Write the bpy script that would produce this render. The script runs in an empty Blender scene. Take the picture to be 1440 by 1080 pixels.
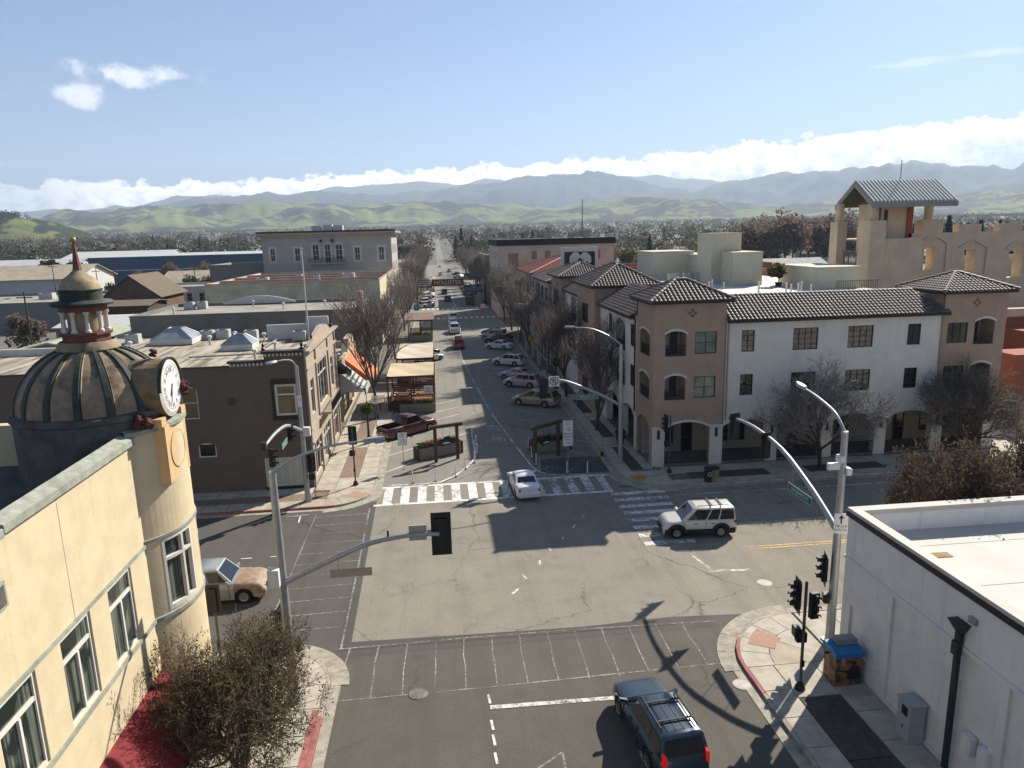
import bpy, bmesh, math, random
import numpy as np
from mathutils import Vector, Matrix
R_ = math.radians
# ------------------------------------------------------------------ camera, sky, sun, exposure
sc = bpy.context.scene
F_PX, CAM_H = 1000.0, 17.5                      # focal length in photo pixels (1440 wide), drone height
PITCH, YAW, ROLL = math.atan(210/F_PX), R_(5.744), 0.025
C0 = np.array([0, 0, CAM_H])
FW = np.array([math.sin(YAW)*math.cos(PITCH), math.cos(YAW)*math.cos(PITCH), -math.sin(PITCH)])
_r = np.array([math.cos(YAW), -math.sin(YAW), 0.]); _u = np.cross(_r, FW)
RT = _r*math.cos(ROLL)-_u*math.sin(ROLL); UP = _u*math.cos(ROLL)+_r*math.sin(ROLL)
cd = bpy.data.cameras.new('camera'); cam = bpy.data.objects.new('camera', cd); sc.collection.objects.link(cam)
cd.sensor_fit = 'HORIZONTAL'; cd.sensor_width = 36; cd.lens = 36*F_PX/1440; cd.clip_start = .2; cd.clip_end = 60000
cam.matrix_world = Matrix(((RT[0], UP[0], -FW[0], 0), (RT[1], UP[1], -FW[1], 0), (RT[2], UP[2], -FW[2], CAM_H), (0, 0, 0, 1)))
sc.camera = cam
SUN_AZ, SUN_EL = R_(45.3), R_(35.6)             # azimuth from +Y towards +X
sun = bpy.data.lights.new('sun', 'SUN'); sun.energy = 5.0; sun.angle = R_(.55); sun.color = (1, .93, .82)
so = bpy.data.objects.new('sun', sun); sc.collection.objects.link(so)
sd = Vector((math.sin(SUN_AZ)*math.cos(SUN_EL), math.cos(SUN_AZ)*math.cos(SUN_EL), math.sin(SUN_EL)))
so.rotation_euler = sd.to_track_quat('Z', 'Y').to_euler(); so.location = (60, 60, 80)
SKY_STRENGTH, EXPOSURE = .05, 1.15
sc.view_settings.view_transform = 'Standard'; sc.view_settings.look = 'None'
sc.view_settings.gamma = 1; sc.view_settings.exposure = EXPOSURE
sc.cycles.use_denoising = True; sc.cycles.max_bounces = 6; sc.cycles.diffuse_bounces = 3; sc.cycles.glossy_bounces = 3
sc.cycles.transparent_max_bounces = 12; sc.cycles.volume_bounces = 0; sc.cycles.caustics_reflective = False; sc.cycles.caustics_refractive = False
sc.cycles.sample_clamp_indirect = 4

def nd(nt, t, **k):
    n = nt.nodes.new(t)
    for a, b in k.items():
        if a in ('op',): n.operation = b
        elif a == 'inp':
            for i, v in b.items(): n.inputs[i].default_value = v
        else: setattr(n, a, b)
    return n
def lk(nt, a, b): nt.links.new(a, b)
def mth(nt, op, a, b=None, c=None, clamp=False):
    n = nt.nodes.new('ShaderNodeMath'); n.operation = op; n.use_clamp = clamp
    for i, v in enumerate((a, b, c)):
        if v is None: continue
        if isinstance(v, (int, float)): n.inputs[i].default_value = v
        else: nt.links.new(v, n.inputs[i])
    return n.outputs[0]
def sstep(nt, x, a, b):
    n = nt.nodes.new('ShaderNodeMapRange'); n.interpolation_type = 'SMOOTHSTEP'
    for i, v in ((0, x), (1, a), (2, b)):
        if isinstance(v, (int, float)): n.inputs[i].default_value = v
        else: nt.links.new(v, n.inputs[i])
    return n.outputs[0]
def mixc(nt, f, a, b):
    n = nt.nodes.new('ShaderNodeMix'); n.data_type = 'RGBA'
    for i, v in ((0, f), (6, a), (7, b)):
        if isinstance(v, (int, float)): n.inputs[i].default_value = v
        elif isinstance(v, tuple): n.inputs[i].default_value = v if len(v) == 4 else (*v, 1)
        else: nt.links.new(v, n.inputs[i])
    return n.outputs[2]

def make_world():
    w = bpy.data.worlds.new('World'); sc.world = w; w.use_nodes = True
    nt = w.node_tree; nt.nodes.clear()
    out = nd(nt, 'ShaderNodeOutputWorld'); bg = nd(nt, 'ShaderNodeBackground')
    sky = nd(nt, 'ShaderNodeTexSky', sky_type='NISHITA', sun_disc=False, sun_elevation=SUN_EL, sun_rotation=SUN_AZ,
             altitude=90, air_density=.74, dust_density=.45, ozone_density=4.5)
    tc = nd(nt, 'ShaderNodeTexCoord'); sx = nd(nt, 'ShaderNodeSeparateXYZ'); lk(nt, tc.outputs['Generated'], sx.inputs[0])
    az = mth(nt, 'MULTIPLY', mth(nt, 'ARCTAN2', sx.outputs[0], sx.outputs[1]), 180/math.pi)      # degrees from +Y, + to the right
    el = mth(nt, 'MULTIPLY', mth(nt, 'ARCSINE', sx.outputs[2]), 180/math.pi)
    cx = nd(nt, 'ShaderNodeCombineXYZ'); lk(nt, az, cx.inputs[0]); lk(nt, el, cx.inputs[1])
    def noise(scale, detail, sy=1.0, off=0.0, rough=.55):
        m = nd(nt, 'ShaderNodeMapping', inp={1: (off, off*.7, off), 3: (scale, scale*sy, 1)}); lk(nt, cx.outputs[0], m.inputs[0])
        n = nd(nt, 'ShaderNodeTexNoise', inp={'Scale': 1.0, 'Detail': detail, 'Roughness': rough}); lk(nt, m.outputs[0], n.inputs['Vector']); return n.outputs[0]
    # cloud bank over the ridge: upper edge climbs from left to right
    base_top = nd(nt, 'ShaderNodeMapRange', inp={1: -30., 2: 44., 3: 3.9, 4: 6.8}); lk(nt, az, base_top.inputs[0])
    n1 = noise(.35, 6, 1.6); n2 = noise(.9, 7, 1.3, 7.3, .62)
    top = mth(nt, 'ADD', base_top.outputs[0], mth(nt, 'MULTIPLY', mth(nt, 'SUBTRACT', mth(nt, 'ADD', mth(nt, 'MULTIPLY', n1, .55), mth(nt, 'MULTIPLY', n2, .45)), .5), 4.4))
    rel = mth(nt, 'SUBTRACT', top, el)                                                         # degrees below the upper edge
    m_top = sstep(nt, rel, -.06, .26)
    low = mth(nt, 'SUBTRACT', el, mth(nt, 'MULTIPLY', mth(nt, 'SUBTRACT', n2, .5), 3.0))
    m_low = sstep(nt, low, .2, 2.4)
    bank = mth(nt, 'MULTIPLY', m_top, m_low)
    leftfade = sstep(nt, mth(nt, 'ADD', az, mth(nt, 'MULTIPLY', n1, 8.)), -33., -16.)
    bank = mth(nt, 'MULTIPLY', bank, leftfade, clamp=True)
    shade = sstep(nt, mth(nt, 'ADD', mth(nt, 'SUBTRACT', rel, 1.0), mth(nt, 'MULTIPLY', mth(nt, 'SUBTRACT', n2, .5), 6.5)), -.5, 2.6)
    k = 1/SKY_STRENGTH
    cl = mixc(nt, shade, (1.42*k, 1.34*k, 1.25*k), (.34*k, .37*k, .43*k))
    # drifting cumulus
    def puff(a0, e0, wa, we, off, thr):
        dx = mth(nt, 'DIVIDE', mth(nt, 'SUBTRACT', az, a0), wa); dy = mth(nt, 'DIVIDE', mth(nt, 'SUBTRACT', el, e0), we)
        d2 = mth(nt, 'ADD', mth(nt, 'MULTIPLY', dx, dx), mth(nt, 'MULTIPLY', dy, dy))
        nn = noise(.42, 7, 1.25, off, .6)
        return mth(nt, 'MULTIPLY', sstep(nt, mth(nt, 'SUBTRACT', nn, mth(nt, 'MULTIPLY', d2, .34)), thr, thr+.24), .9)
    p = mth(nt, 'MAXIMUM', puff(-20.4, 11.0, 6.4, 1.15, 3.1, .30), puff(-23.2, 9.8, 2.2, 1.3, 11.0, .28))
    p = mth(nt, 'MAXIMUM', p, puff(-30.8, 5.2, 4.0, .6, 5.0, .31))
    p = mth(nt, 'MAXIMUM', p, mth(nt, 'MULTIPLY', puff(36, 10.4, 7., .35, 9.0, .30), .35))
    tn = nd(nt, 'ShaderNodeVectorMath', operation='MULTIPLY', inp={1: (.75, .96, 1.08)}); lk(nt, sky.outputs[0], tn.inputs[0])
    col = mixc(nt, p, tn.outputs[0], (.66*k, .66*k, .67*k))
    col = mixc(nt, bank, col, cl)
    lk(nt, col, bg.inputs[0]); bg.inputs[1].default_value = SKY_STRENGTH; lk(nt, bg.outputs[0], out.inputs[0])
make_world()

# ------------------------------------------------------------------ photo pixel -> place
def ray(x, y): return FW+RT*(x-720)/F_PX-UP*(y-540)/F_PX
def g(x, y, z=0.):
    d = ray(x, y); return tuple(C0+d*((z-CAM_H)/d[2]))
def onY(x, y, Y):
    d = ray(x, y); p = C0+d*(Y/d[1]); return p[0], p[2]
def onX(x, y, X):
    d = ray(x, y); p = C0+d*(X/d[0]); return p[1], p[2]

# ------------------------------------------------------------------ materials
_M = {}
ALB = .8            # overall reflectance of painted and mineral surfaces
def mat(name, col, rough=.8, var=.12, scale=2.0, bump=0., metal=0., spec=.35, stain=0., stain_col=None, stain_scale=.35, world=False, emit=None, coat=0., streak=0.):
    if name in _M: return _M[name]
    m = bpy.data.materials.new(name); _M[name] = m; m.use_nodes = True
    nt = m.node_tree; b = nt.nodes['Principled BSDF']
    b.inputs['Roughness'].default_value = rough; b.inputs['Metallic'].default_value = metal
    b.inputs['Specular IOR Level'].default_value = spec; b.inputs['Coat Weight'].default_value = coat; b.inputs['Coat Roughness'].default_value = .05
    if world: v = nd(nt, 'ShaderNodeNewGeometry').outputs['Position']
    else: v = nd(nt, 'ShaderNodeTexCoord').outputs['Object']
    n = nd(nt, 'ShaderNodeTexNoise', inp={'Scale': scale, 'Detail': 6., 'Roughness': .65}); lk(nt, v, n.inputs['Vector'])
    col = tuple(c*ALB for c in col); lo = tuple(c*(1-var) for c in col); hi = tuple(min(1, c*(1+var)) for c in col)
    c = mixc(nt, sstep(nt, n.outputs[0], .3, .7), lo, hi)
    if stain:
        n2 = nd(nt, 'ShaderNodeTexNoise', inp={'Scale': stain_scale, 'Detail': 7., 'Roughness': .7}); lk(nt, v, n2.inputs['Vector'])
        c = mixc(nt, mth(nt, 'MULTIPLY', sstep(nt, n2.outputs[0], .48, .68), stain), c, tuple(x*ALB for x in stain_col) if stain_col else tuple(x*.45 for x in col))
    if streak:                                       # rain streaks running down the wall
        mp = nd(nt, 'ShaderNodeMapping', inp={3: (2.6, 2.6, .16)}); lk(nt, v, mp.inputs[0]); n4 = nd(nt, 'ShaderNodeTexNoise', inp={'Scale': 1., 'Detail': 8., 'Roughness': .7}); lk(nt, mp.outputs[0], n4.inputs['Vector'])
        c = mixc(nt, mth(nt, 'MULTIPLY', sstep(nt, n4.outputs[0], .5, .72), streak), c, tuple(x*.55 for x in col))
    lk(nt, c, b.inputs['Base Color'])
    if bump:
        n3 = nd(nt, 'ShaderNodeTexNoise', inp={'Scale': scale*14, 'Detail': 3.}); lk(nt, v, n3.inputs['Vector'])
        bp = nd(nt, 'ShaderNodeBump', inp={'Strength': bump, 'Distance': .02}); lk(nt, n3.outputs[0], bp.inputs['Height']); lk(nt, bp.outputs[0], b.inputs['Normal'])
    if emit: b.inputs['Emission Color'].default_value = (*emit[0], 1); b.inputs['Emission Strength'].default_value = emit[1]
    return m
def foliage(name, col, **k):
    "leaves and fine twigs: light also comes through them"
    m = mat(name, col, **k); nt = m.node_tree; b = nt.nodes['Principled BSDF']; t = nd(nt, 'ShaderNodeBsdfTranslucent'); x = nd(nt, 'ShaderNodeMixShader', inp={0: .42})
    lk(nt, b.inputs['Base Color'].links[0].from_socket, t.inputs[0]); lk(nt, b.outputs[0], x.inputs[1]); lk(nt, t.outputs[0], x.inputs[2]); lk(nt, x.outputs[0], nt.nodes['Material Output'].inputs[0]); b.inputs['Specular IOR Level'].default_value = .1; return m
def asphalt(name, col, patch=.25, crack=.8, crack_scale=.16, line=None):
    col = tuple(x*ALB for x in col)
    m = bpy.data.materials.new(name); _M[name] = m; m.use_nodes = True
    nt = m.node_tree; b = nt.nodes['Principled BSDF']; b.inputs['Specular IOR Level'].default_value = .3
    v = nd(nt, 'ShaderNodeNewGeometry').outputs['Position']
    def nz(s, d=6., r=.65, vv=None):
        n = nd(nt, 'ShaderNodeTexNoise', inp={'Scale': s, 'Detail': d, 'Roughness': r}); lk(nt, vv or v, n.inputs['Vector']); return n
    fine = nz(9.); mid = nz(.55); big = nz(.11, 4.)
    c = mixc(nt, sstep(nt, fine.outputs[0], .25, .75), tuple(x*.86 for x in col), tuple(x*1.12 for x in col))
    c = mixc(nt, mth(nt, 'MULTIPLY', sstep(nt, mid.outputs[0], .42, .75), patch), c, tuple(x*.55 for x in col))
    c = mixc(nt, mth(nt, 'MULTIPLY', sstep(nt, big.outputs[0], .45, .7), .3), c, tuple(min(1, x*1.35) for x in col))
    # tyre paths along the street: long streaks
    mp = nd(nt, 'ShaderNodeMapping', inp={3: (.9, .035, 1)}); lk(nt, v, mp.inputs[0])
    st = nz(1., 5., .6, mp.outputs[0]); c = mixc(nt, mth(nt, 'MULTIPLY', sstep(nt, st.outputs[0], .45, .7), .36), c, tuple(x*.6 for x in col))
    # cracks
    wv = nz(.8, 5., .7); mx = nd(nt, 'ShaderNodeVectorMath', operation='MULTIPLY_ADD', inp={1: (1.5, 1.5, 0), 2: (0, 0, 0)})
    lk(nt, wv.outputs['Color'], mx.inputs[0]); lk(nt, v, mx.inputs[2])
    vo = nd(nt, 'ShaderNodeTexVoronoi', feature='DISTANCE_TO_EDGE', inp={'Scale': crack_scale}); lk(nt, mx.outputs[0], vo.inputs['Vector'])
    msk = nz(.09, 3.)
    ck = mth(nt, 'MULTIPLY', mth(nt, 'SUBTRACT', 1., sstep(nt, vo.outputs['Distance'], .001, .0085)), sstep(nt, msk.outputs[0], .42, .62))
    vo2 = nd(nt, 'ShaderNodeTexVoronoi', feature='DISTANCE_TO_EDGE', inp={'Scale': crack_scale*5}); lk(nt, mx.outputs[0], vo2.inputs['Vector'])
    msk2 = nz(.2, 3.)
    ck2 = mth(nt, 'MULTIPLY', mth(nt, 'SUBTRACT', 1., sstep(nt, vo2.outputs['Distance'], .005, .03)), sstep(nt, msk2.outputs[0], .6, .7))
    c = mixc(nt, mth(nt, 'MULTIPLY', mth(nt, 'MAXIMUM', ck, mth(nt, 'MULTIPLY', ck2, .5)), crack), c, tuple(x*.22 for x in col))
    # oil spots
    vs = nd(nt, 'ShaderNodeTexVoronoi', inp={'Scale': .45, 'Randomness': 1.}); lk(nt, v, vs.inputs['Vector'])
    c = mixc(nt, mth(nt, 'MULTIPLY', mth(nt, 'SUBTRACT', 1., sstep(nt, vs.outputs['Distance'], .04, .2)), .25), c, tuple(x*.4 for x in col))
    lk(nt, c, b.inputs['Base Color'])
    lk(nt, nd(nt, 'ShaderNodeMapRange', inp={3: .65, 4: .95}).outputs[0], b.inputs['Roughness'])
    bp = nd(nt, 'ShaderNodeBump', inp={'Strength': .35, 'Distance': .01}); f2 = nz(45., 2.); lk(nt, f2.outputs[0], bp.inputs['Height']); lk(nt, bp.outputs[0], b.inputs['Normal'])
    return m
def paint(name, col, wear=.5, scale=3., alpha=1.):
    "road paint that is worn through in places"
    m = bpy.data.materials.new(name); _M[name] = m; m.use_nodes = True
    nt = m.node_tree; b = nt.nodes['Principled BSDF']; b.inputs['Roughness'].default_value = .75; b.inputs['Base Color'].default_value = (*[x*.88 for x in col], 1)
    v = nd(nt, 'ShaderNodeNewGeometry').outputs['Position']
    n = nd(nt, 'ShaderNodeTexNoise', inp={'Scale': scale, 'Detail': 9., 'Roughness': .78}); lk(nt, v, n.inputs['Vector'])
    n2 = nd(nt, 'ShaderNodeTexNoise', inp={'Scale': .35, 'Detail': 3.}); lk(nt, v, n2.inputs['Vector'])
    a = sstep(nt, mth(nt, 'ADD', n.outputs[0], mth(nt, 'MULTIPLY', mth(nt, 'SUBTRACT', n2.outputs[0], .5), .5)), wear-.12, wear+.16)
    lk(nt, mth(nt, 'MULTIPLY', a, alpha), b.inputs['Alpha'])
    return m
def brickmat(name, c1, c2, mortar, scale=1., rough=.9, var=0.3, vert=None):
    c1, c2, mortar = (tuple(x*ALB for x in c) for c in (c1, c2, mortar)); m = bpy.data.materials.new(name); _M[name] = m; m.use_nodes = True
    nt = m.node_tree; b = nt.nodes['Principled BSDF']; b.inputs['Roughness'].default_value = rough; b.inputs['Specular IOR Level'].default_value = .2
    v = nd(nt, 'ShaderNodeTexCoord').outputs['Object']
    s = nd(nt, 'ShaderNodeSeparateXYZ'); lk(nt, v, s.inputs[0]); cb = nd(nt, 'ShaderNodeCombineXYZ')
    lk(nt, mth(nt, 'ADD', s.outputs[0], s.outputs[1]), cb.inputs[0]); lk(nt, s.outputs[2], cb.inputs[1])
    br = nd(nt, 'ShaderNodeTexBrick', inp={'Scale': scale, 'Mortar Size': .012, 'Color1': (*c1, 1), 'Color2': (*c2, 1), 'Mortar': (*mortar, 1), 'Brick Width': .4, 'Row Height': .14}); lk(nt, cb.outputs[0], br.inputs['Vector'])
    n = nd(nt, 'ShaderNodeTexNoise', inp={'Scale': .35, 'Detail': 7., 'Roughness': .7}); lk(nt, v, n.inputs['Vector'])
    c = mixc(nt, mth(nt, 'MULTIPLY', sstep(nt, n.outputs[0], .4, .7), var), br.outputs[0], tuple(x*.5 for x in c1))
    lk(nt, c, b.inputs['Base Color']); return m
def curtain(name, dark, pale):
    "window with folded curtains behind it"
    m = mat(name, dark, rough=.09, var=.2, scale=1., spec=.6); nt = m.node_tree; b = nt.nodes['Principled BSDF']; v = nd(nt, 'ShaderNodeTexCoord').outputs['Object']
    mp = nd(nt, 'ShaderNodeMapping', inp={3: (9., 9., .25)}); lk(nt, v, mp.inputs[0]); n = nd(nt, 'ShaderNodeTexNoise', inp={'Scale': 1., 'Detail': 3.}); lk(nt, mp.outputs[0], n.inputs['Vector'])
    n2 = nd(nt, 'ShaderNodeTexNoise', inp={'Scale': 1.1, 'Detail': 1.}); lk(nt, v, n2.inputs['Vector'])
    c = mixc(nt, mth(nt, 'MULTIPLY', sstep(nt, n.outputs[0], .35, .7), sstep(nt, n2.outputs[0], .42, .52)), dark, pale); lk(nt, c, b.inputs['Base Color']); return m
def glass(name, col=(.012, .014, .016), rough=.06, spec=.6):
    m = mat(name, col, rough=rough, var=.3, scale=1.2, spec=spec); return m

# ------------------------------------------------------------------ objects
COL = sc.collection
def link(o): COL.objects.link(o); return o
def tag(o, label=None, cat=None, group=None, kind=None):
    if label: o['label'] = label
    if cat: o['category'] = cat
    if group: o['group'] = group
    if kind: o['kind'] = kind
    return o
def thing(name, label, cat, loc=(0, 0, 0), rz=0., group=None, world=False):
    o = link(bpy.data.objects.new(name, None)); o.empty_display_size = .3
    o.location = loc; o.rotation_euler = (0, 0, rz); tag(o, label, cat, group); o['w'] = 1 if world else 0
    return o
class MB:
    def __init__(s): s.v = []; s.f = []
    def poly(s, pts):
        i = len(s.v); s.v += [tuple(p) for p in pts]; s.f.append(tuple(range(i, i+len(pts)))); return s
    def box(s, x0, x1, y0, y1, z0, z1):
        i = len(s.v); s.v += [(x, y, z) for z in (z0, z1) for (x, y) in ((x0, y0), (x1, y0), (x1, y1), (x0, y1))]
        s.f += [tuple(i+k for k in q) for q in ((3, 2, 1, 0), (4, 5, 6, 7), (0, 1, 5, 4), (1, 2, 6, 5), (2, 3, 7, 6), (3, 0, 4, 7))]; return s
    def hexa(s, p):
        i = len(s.v); s.v += [tuple(q) for q in p]
        s.f += [tuple(i+k for k in q) for q in ((3, 2, 1, 0), (4, 5, 6, 7), (0, 1, 5, 4), (1, 2, 6, 5), (2, 3, 7, 6), (3, 0, 4, 7))]; return s
    def prism(s, poly, z0, z1):
        i = len(s.v); n = len(poly); s.v += [(x, y, z0) for x, y in poly]+[(x, y, z1) for x, y in poly]
        s.f += [tuple(i+k for k in range(n))[::-1], tuple(i+n+k for k in range(n))]
        s.f += [(i+k, i+(k+1) % n, i+n+(k+1) % n, i+n+k) for k in range(n)]; return s
    def extr(s, pts, vec):
        i = len(s.v); n = len(pts); s.v += [tuple(p) for p in pts]+[tuple(p[j]+vec[j] for j in range(3)) for p in pts]
        s.f += [tuple(i+k for k in range(n))[::-1], tuple(i+n+k for k in range(n))]
        s.f += [(i+k, i+(k+1) % n, i+n+(k+1) % n, i+n+k) for k in range(n)]; return s
    def tube(s, pts, rad, n=8, cap=True):
        pts = [Vector(p) for p in pts]; i = len(s.v); m = len(pts)
        if not hasattr(rad, '__len__'): rad = [rad]*m
        pa = None
        for k, p in enumerate(pts):
            d = (pts[min(k+1, m-1)]-pts[max(k-1, 0)]).normalized()
            if pa is None: a = d.orthogonal().normalized()
            else: a = (pa-d*pa.dot(d)).normalized()
            pa = a; b = d.cross(a)
            for j in range(n):
                t = 2*math.pi*j/n; s.v.append(tuple(p+(a*math.cos(t)+b*math.sin(t))*rad[k]))
        for k in range(m-1):
            for j in range(n): s.f.append((i+k*n+j, i+k*n+(j+1) % n, i+(k+1)*n+(j+1) % n, i+(k+1)*n+j))
        if cap: s.f += [tuple(i+j for j in range(n))[::-1], tuple(i+(m-1)*n+j for j in range(n))]
        return s
    def cyl(s, p0, p1, r0, r1=None, n=10): return s.tube([p0, p1], [r0, r0 if r1 is None else r1], n)
    def lathe(s, cx, cy, prof, n=24, a0=0., a1=2*math.pi):
        full = abs(a1-a0-2*math.pi) < 1e-6; i = len(s.v); c = n if full else n+1
        for r, z in prof:
            for j in range(c):
                t = a0+(a1-a0)*j/n; s.v.append((cx+r*math.cos(t), cy+r*math.sin(t), z))
        for k in range(len(prof)-1):
            for j in range(n):
                j2 = (j+1) % c; s.f.append((i+k*c+j, i+k*c+j2, i+(k+1)*c+j2, i+(k+1)*c+j))
        return s
    def ball(s, c, r, n=10, sq=(1, 1, 1)):
        i = len(s.v); m = max(4, n//2)
        for k in range(m+1):
            ph = math.pi*k/m
            for j in range(n):
                t = 2*math.pi*j/n; s.v.append((c[0]+r*sq[0]*math.sin(ph)*math.cos(t), c[1]+r*sq[1]*math.sin(ph)*math.sin(t), c[2]-r*sq[2]*math.cos(ph)))
        for k in range(m):
            for j in range(n): s.f.append((i+k*n+j, i+k*n+(j+1) % n, i+(k+1)*n+(j+1) % n, i+(k+1)*n+j))
        return s
    def mesh(s, name, m, smooth=False, bevel=0., recalc=True, weld=False):
        me = bpy.data.meshes.new(name); me.from_pydata(s.v, [], s.f)
        if weld or bevel or (recalc and len(s.f) < 20000):
            bm = bmesh.new(); bm.from_mesh(me)
            if weld or bevel: bmesh.ops.remove_doubles(bm, verts=bm.verts, dist=1e-4)
            bmesh.ops.recalc_face_normals(bm, faces=bm.faces)
            if bevel: bmesh.ops.bevel(bm, geom=[e for e in bm.edges if len(e.link_faces) == 2 and e.calc_face_angle(0) > .5], offset=bevel, segments=2, affect='EDGES', clamp_overlap=True)
            bm.to_mesh(me); bm.free()
        if smooth: me.shade_smooth(); me.set_sharp_from_angle(angle=R_(38))
        me.materials.append(m); return me
    def build(s, name, m, parent=None, smooth=False, bevel=0., kind=None, weld=False):
        return put(name, s.mesh(name, m, smooth, bevel, weld=weld), parent, kind)
def put(name, me, parent=None, kind=None):
    o = link(bpy.data.objects.new(name, me))
    if parent is not None:
        o.parent = parent
        if parent.get('w'): o.location = -Vector(parent.location)
    if kind: o['kind'] = kind
    return o
def struct(name, mb, m, **k):
    o = mb.build(name, m, **k); o['kind'] = 'structure'; return o
def copy_tree(o, parent=None):
    c = link(o.copy()); c.parent = parent
    for ch in list(o.children): copy_tree(ch, c)
    return c
def text_mesh(s, size, m, name='lettering'):
    cu = bpy.data.curves.new('t', 'FONT'); cu.body = s; cu.size = size; cu.align_x = 'CENTER'; cu.align_y = 'CENTER'; cu.space_line = .85; cu.resolution_u = 3
    o = bpy.data.objects.new('t', cu); COL.objects.link(o)
    me = bpy.data.meshes.new_from_object(o.evaluated_get(bpy.context.evaluated_depsgraph_get()))
    bpy.data.objects.remove(o); me.name = name; me.materials.clear(); me.materials.append(m); return me

class Wall:
    "a vertical wall plane: p0 + u*dir, outward normal nrm"
    def __init__(s, p0, u, nrm): s.p = p0; s.u = u; s.n = nrm
    def pt(s, u, z, d=0.): return (s.p[0]+s.u[0]*u+s.n[0]*d, s.p[1]+s.u[1]*u+s.n[1]*d, z)
    def box(s, mb, u0, u1, z0, z1, d0, d1):
        return mb.hexa([s.pt(u0, z0, d0), s.pt(u1, z0, d0), s.pt(u1, z0, d1), s.pt(u0, z0, d1), s.pt(u0, z1, d0), s.pt(u1, z1, d0), s.pt(u1, z1, d1), s.pt(u0, z1, d1)])
    def wall(s, mb, L, z0, z1, holes=(), rev=.2, u_start=0., bottom=True):
        us = sorted({u_start, L, *[h[0] for h in holes], *[h[1] for h in holes]}); zs = sorted({z0, z1, *[h[2] for h in holes], *[h[3] for h in holes]})
        for a, b in zip(us, us[1:]):
            for c, d in zip(zs, zs[1:]):
                if any(h[0]-1e-6 <= a and b <= h[1]+1e-6 and h[2]-1e-6 <= c and d <= h[3]+1e-6 for h in holes): continue
                mb.poly([s.pt(a, c), s.pt(b, c), s.pt(b, d), s.pt(a, d)])
        for h in holes:
            a, b, c, d = h[:4]; rise = h[4] if len(h) > 4 else 0; rv = h[5] if len(h) > 5 else rev
            if rise:
                N = 12; arc = []
                hw = (b-a)/2; rad = (hw*hw+rise*rise)/(2*rise); zc = d-rad
                for k in range(N+1):
                    uu = a+(b-a)*k/N; arc.append((uu, zc+math.sqrt(max(0, rad*rad-(uu-a-hw)**2))))
                for (ua, za), (ub, zb) in zip(arc, arc[1:]): mb.poly([s.pt(ua, za), s.pt(ub, zb), s.pt(ub, d), s.pt(ua, d)])
            else: arc = [(a, d), (b, d)]
            ring = [(a, c)]+arc+[(b, c)]
            for q, w in zip(ring, ring[1:]): mb.poly([s.pt(*q), s.pt(*w), s.pt(*w, -rv), s.pt(*q, -rv)])
            if bottom and c > z0: mb.poly([s.pt(a, c), s.pt(b, c), s.pt(b, c, -rv), s.pt(a, c, -rv)])
        return mb
    def arch_trim(s, mb, a, b, d, rise, w=.16, d0=0., d1=.08):
        N = 12; hw = (b-a)/2; rad = (hw*hw+rise*rise)/(2*rise); zc = d-rad; arc = []
        for k in range(N+1):
            uu = a+(b-a)*k/N; zz = zc+math.sqrt(max(0, rad*rad-(uu-a-hw)**2)); arc.append((uu, zz))
        for (ua, za), (ub, zb) in zip(arc, arc[1:]):
            mb.hexa([s.pt(ua, za-.02, d0), s.pt(ub, zb-.02, d0), s.pt(ub, zb-.02, d1), s.pt(ua, za-.02, d1), s.pt(ua, za+w, d0), s.pt(ub, zb+w, d0), s.pt(ub, zb+w, d1), s.pt(ua, za+w, d1)])
        return mb
    def window(s, parent, u0, u1, z0, z1, fm, gm, nx=1, nz=1, d=-.14, fw=.07, zsplit=None, mw=None, sill=None, xs=None, label=None):
        mb = MB(); mw = mw or fw*.7
        s.box(mb, u0, u1, z0, z0+fw, d-.04, d+.05); s.box(mb, u0, u1, z1-fw, z1, d-.04, d+.05)
        s.box(mb, u0, u0+fw, z0+fw, z1-fw, d-.04, d+.05); s.box(mb, u1-fw, u1, z0+fw, z1-fw, d-.04, d+.05)
        xs = xs or [u0+(u1-u0)*k/nx for k in range(1, nx)]; zs = zsplit or [z0+(z1-z0)*k/nz for k in range(1, nz)]
        for x in xs: s.box(mb, x-mw/2, x+mw/2, z0+fw, z1-fw, d-.03, d+.045)
        for z in zs: s.box(mb, u0+fw, u1-fw, z-mw/2, z+mw/2, d-.03, d+.04)
        if sill: s.box(mb, u0-.1, u1+.1, z0-.1, z0-.002, -.02, sill)
        o = mb.build('window', fm, parent)
        ux = [u0+fw*.6]+list(xs)+[u1-fw*.6]; zz = [z0+fw*.6]+list(zs)+[z1-fw*.6]
        rnd = random.Random(int(u0*100+z0*7))
        for a, b in zip(ux, ux[1:]):
            for c, e in zip(zz, zz[1:]):
                t = [rnd.uniform(-.006, .006) for _ in range(4)]
                MB().poly([s.pt(a, c, d+t[0]), s.pt(b, c, d+t[1]), s.pt(b, e, d+t[2]), s.pt(a, e, d+t[3])]).build('pane', gm, o)
        return o
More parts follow.
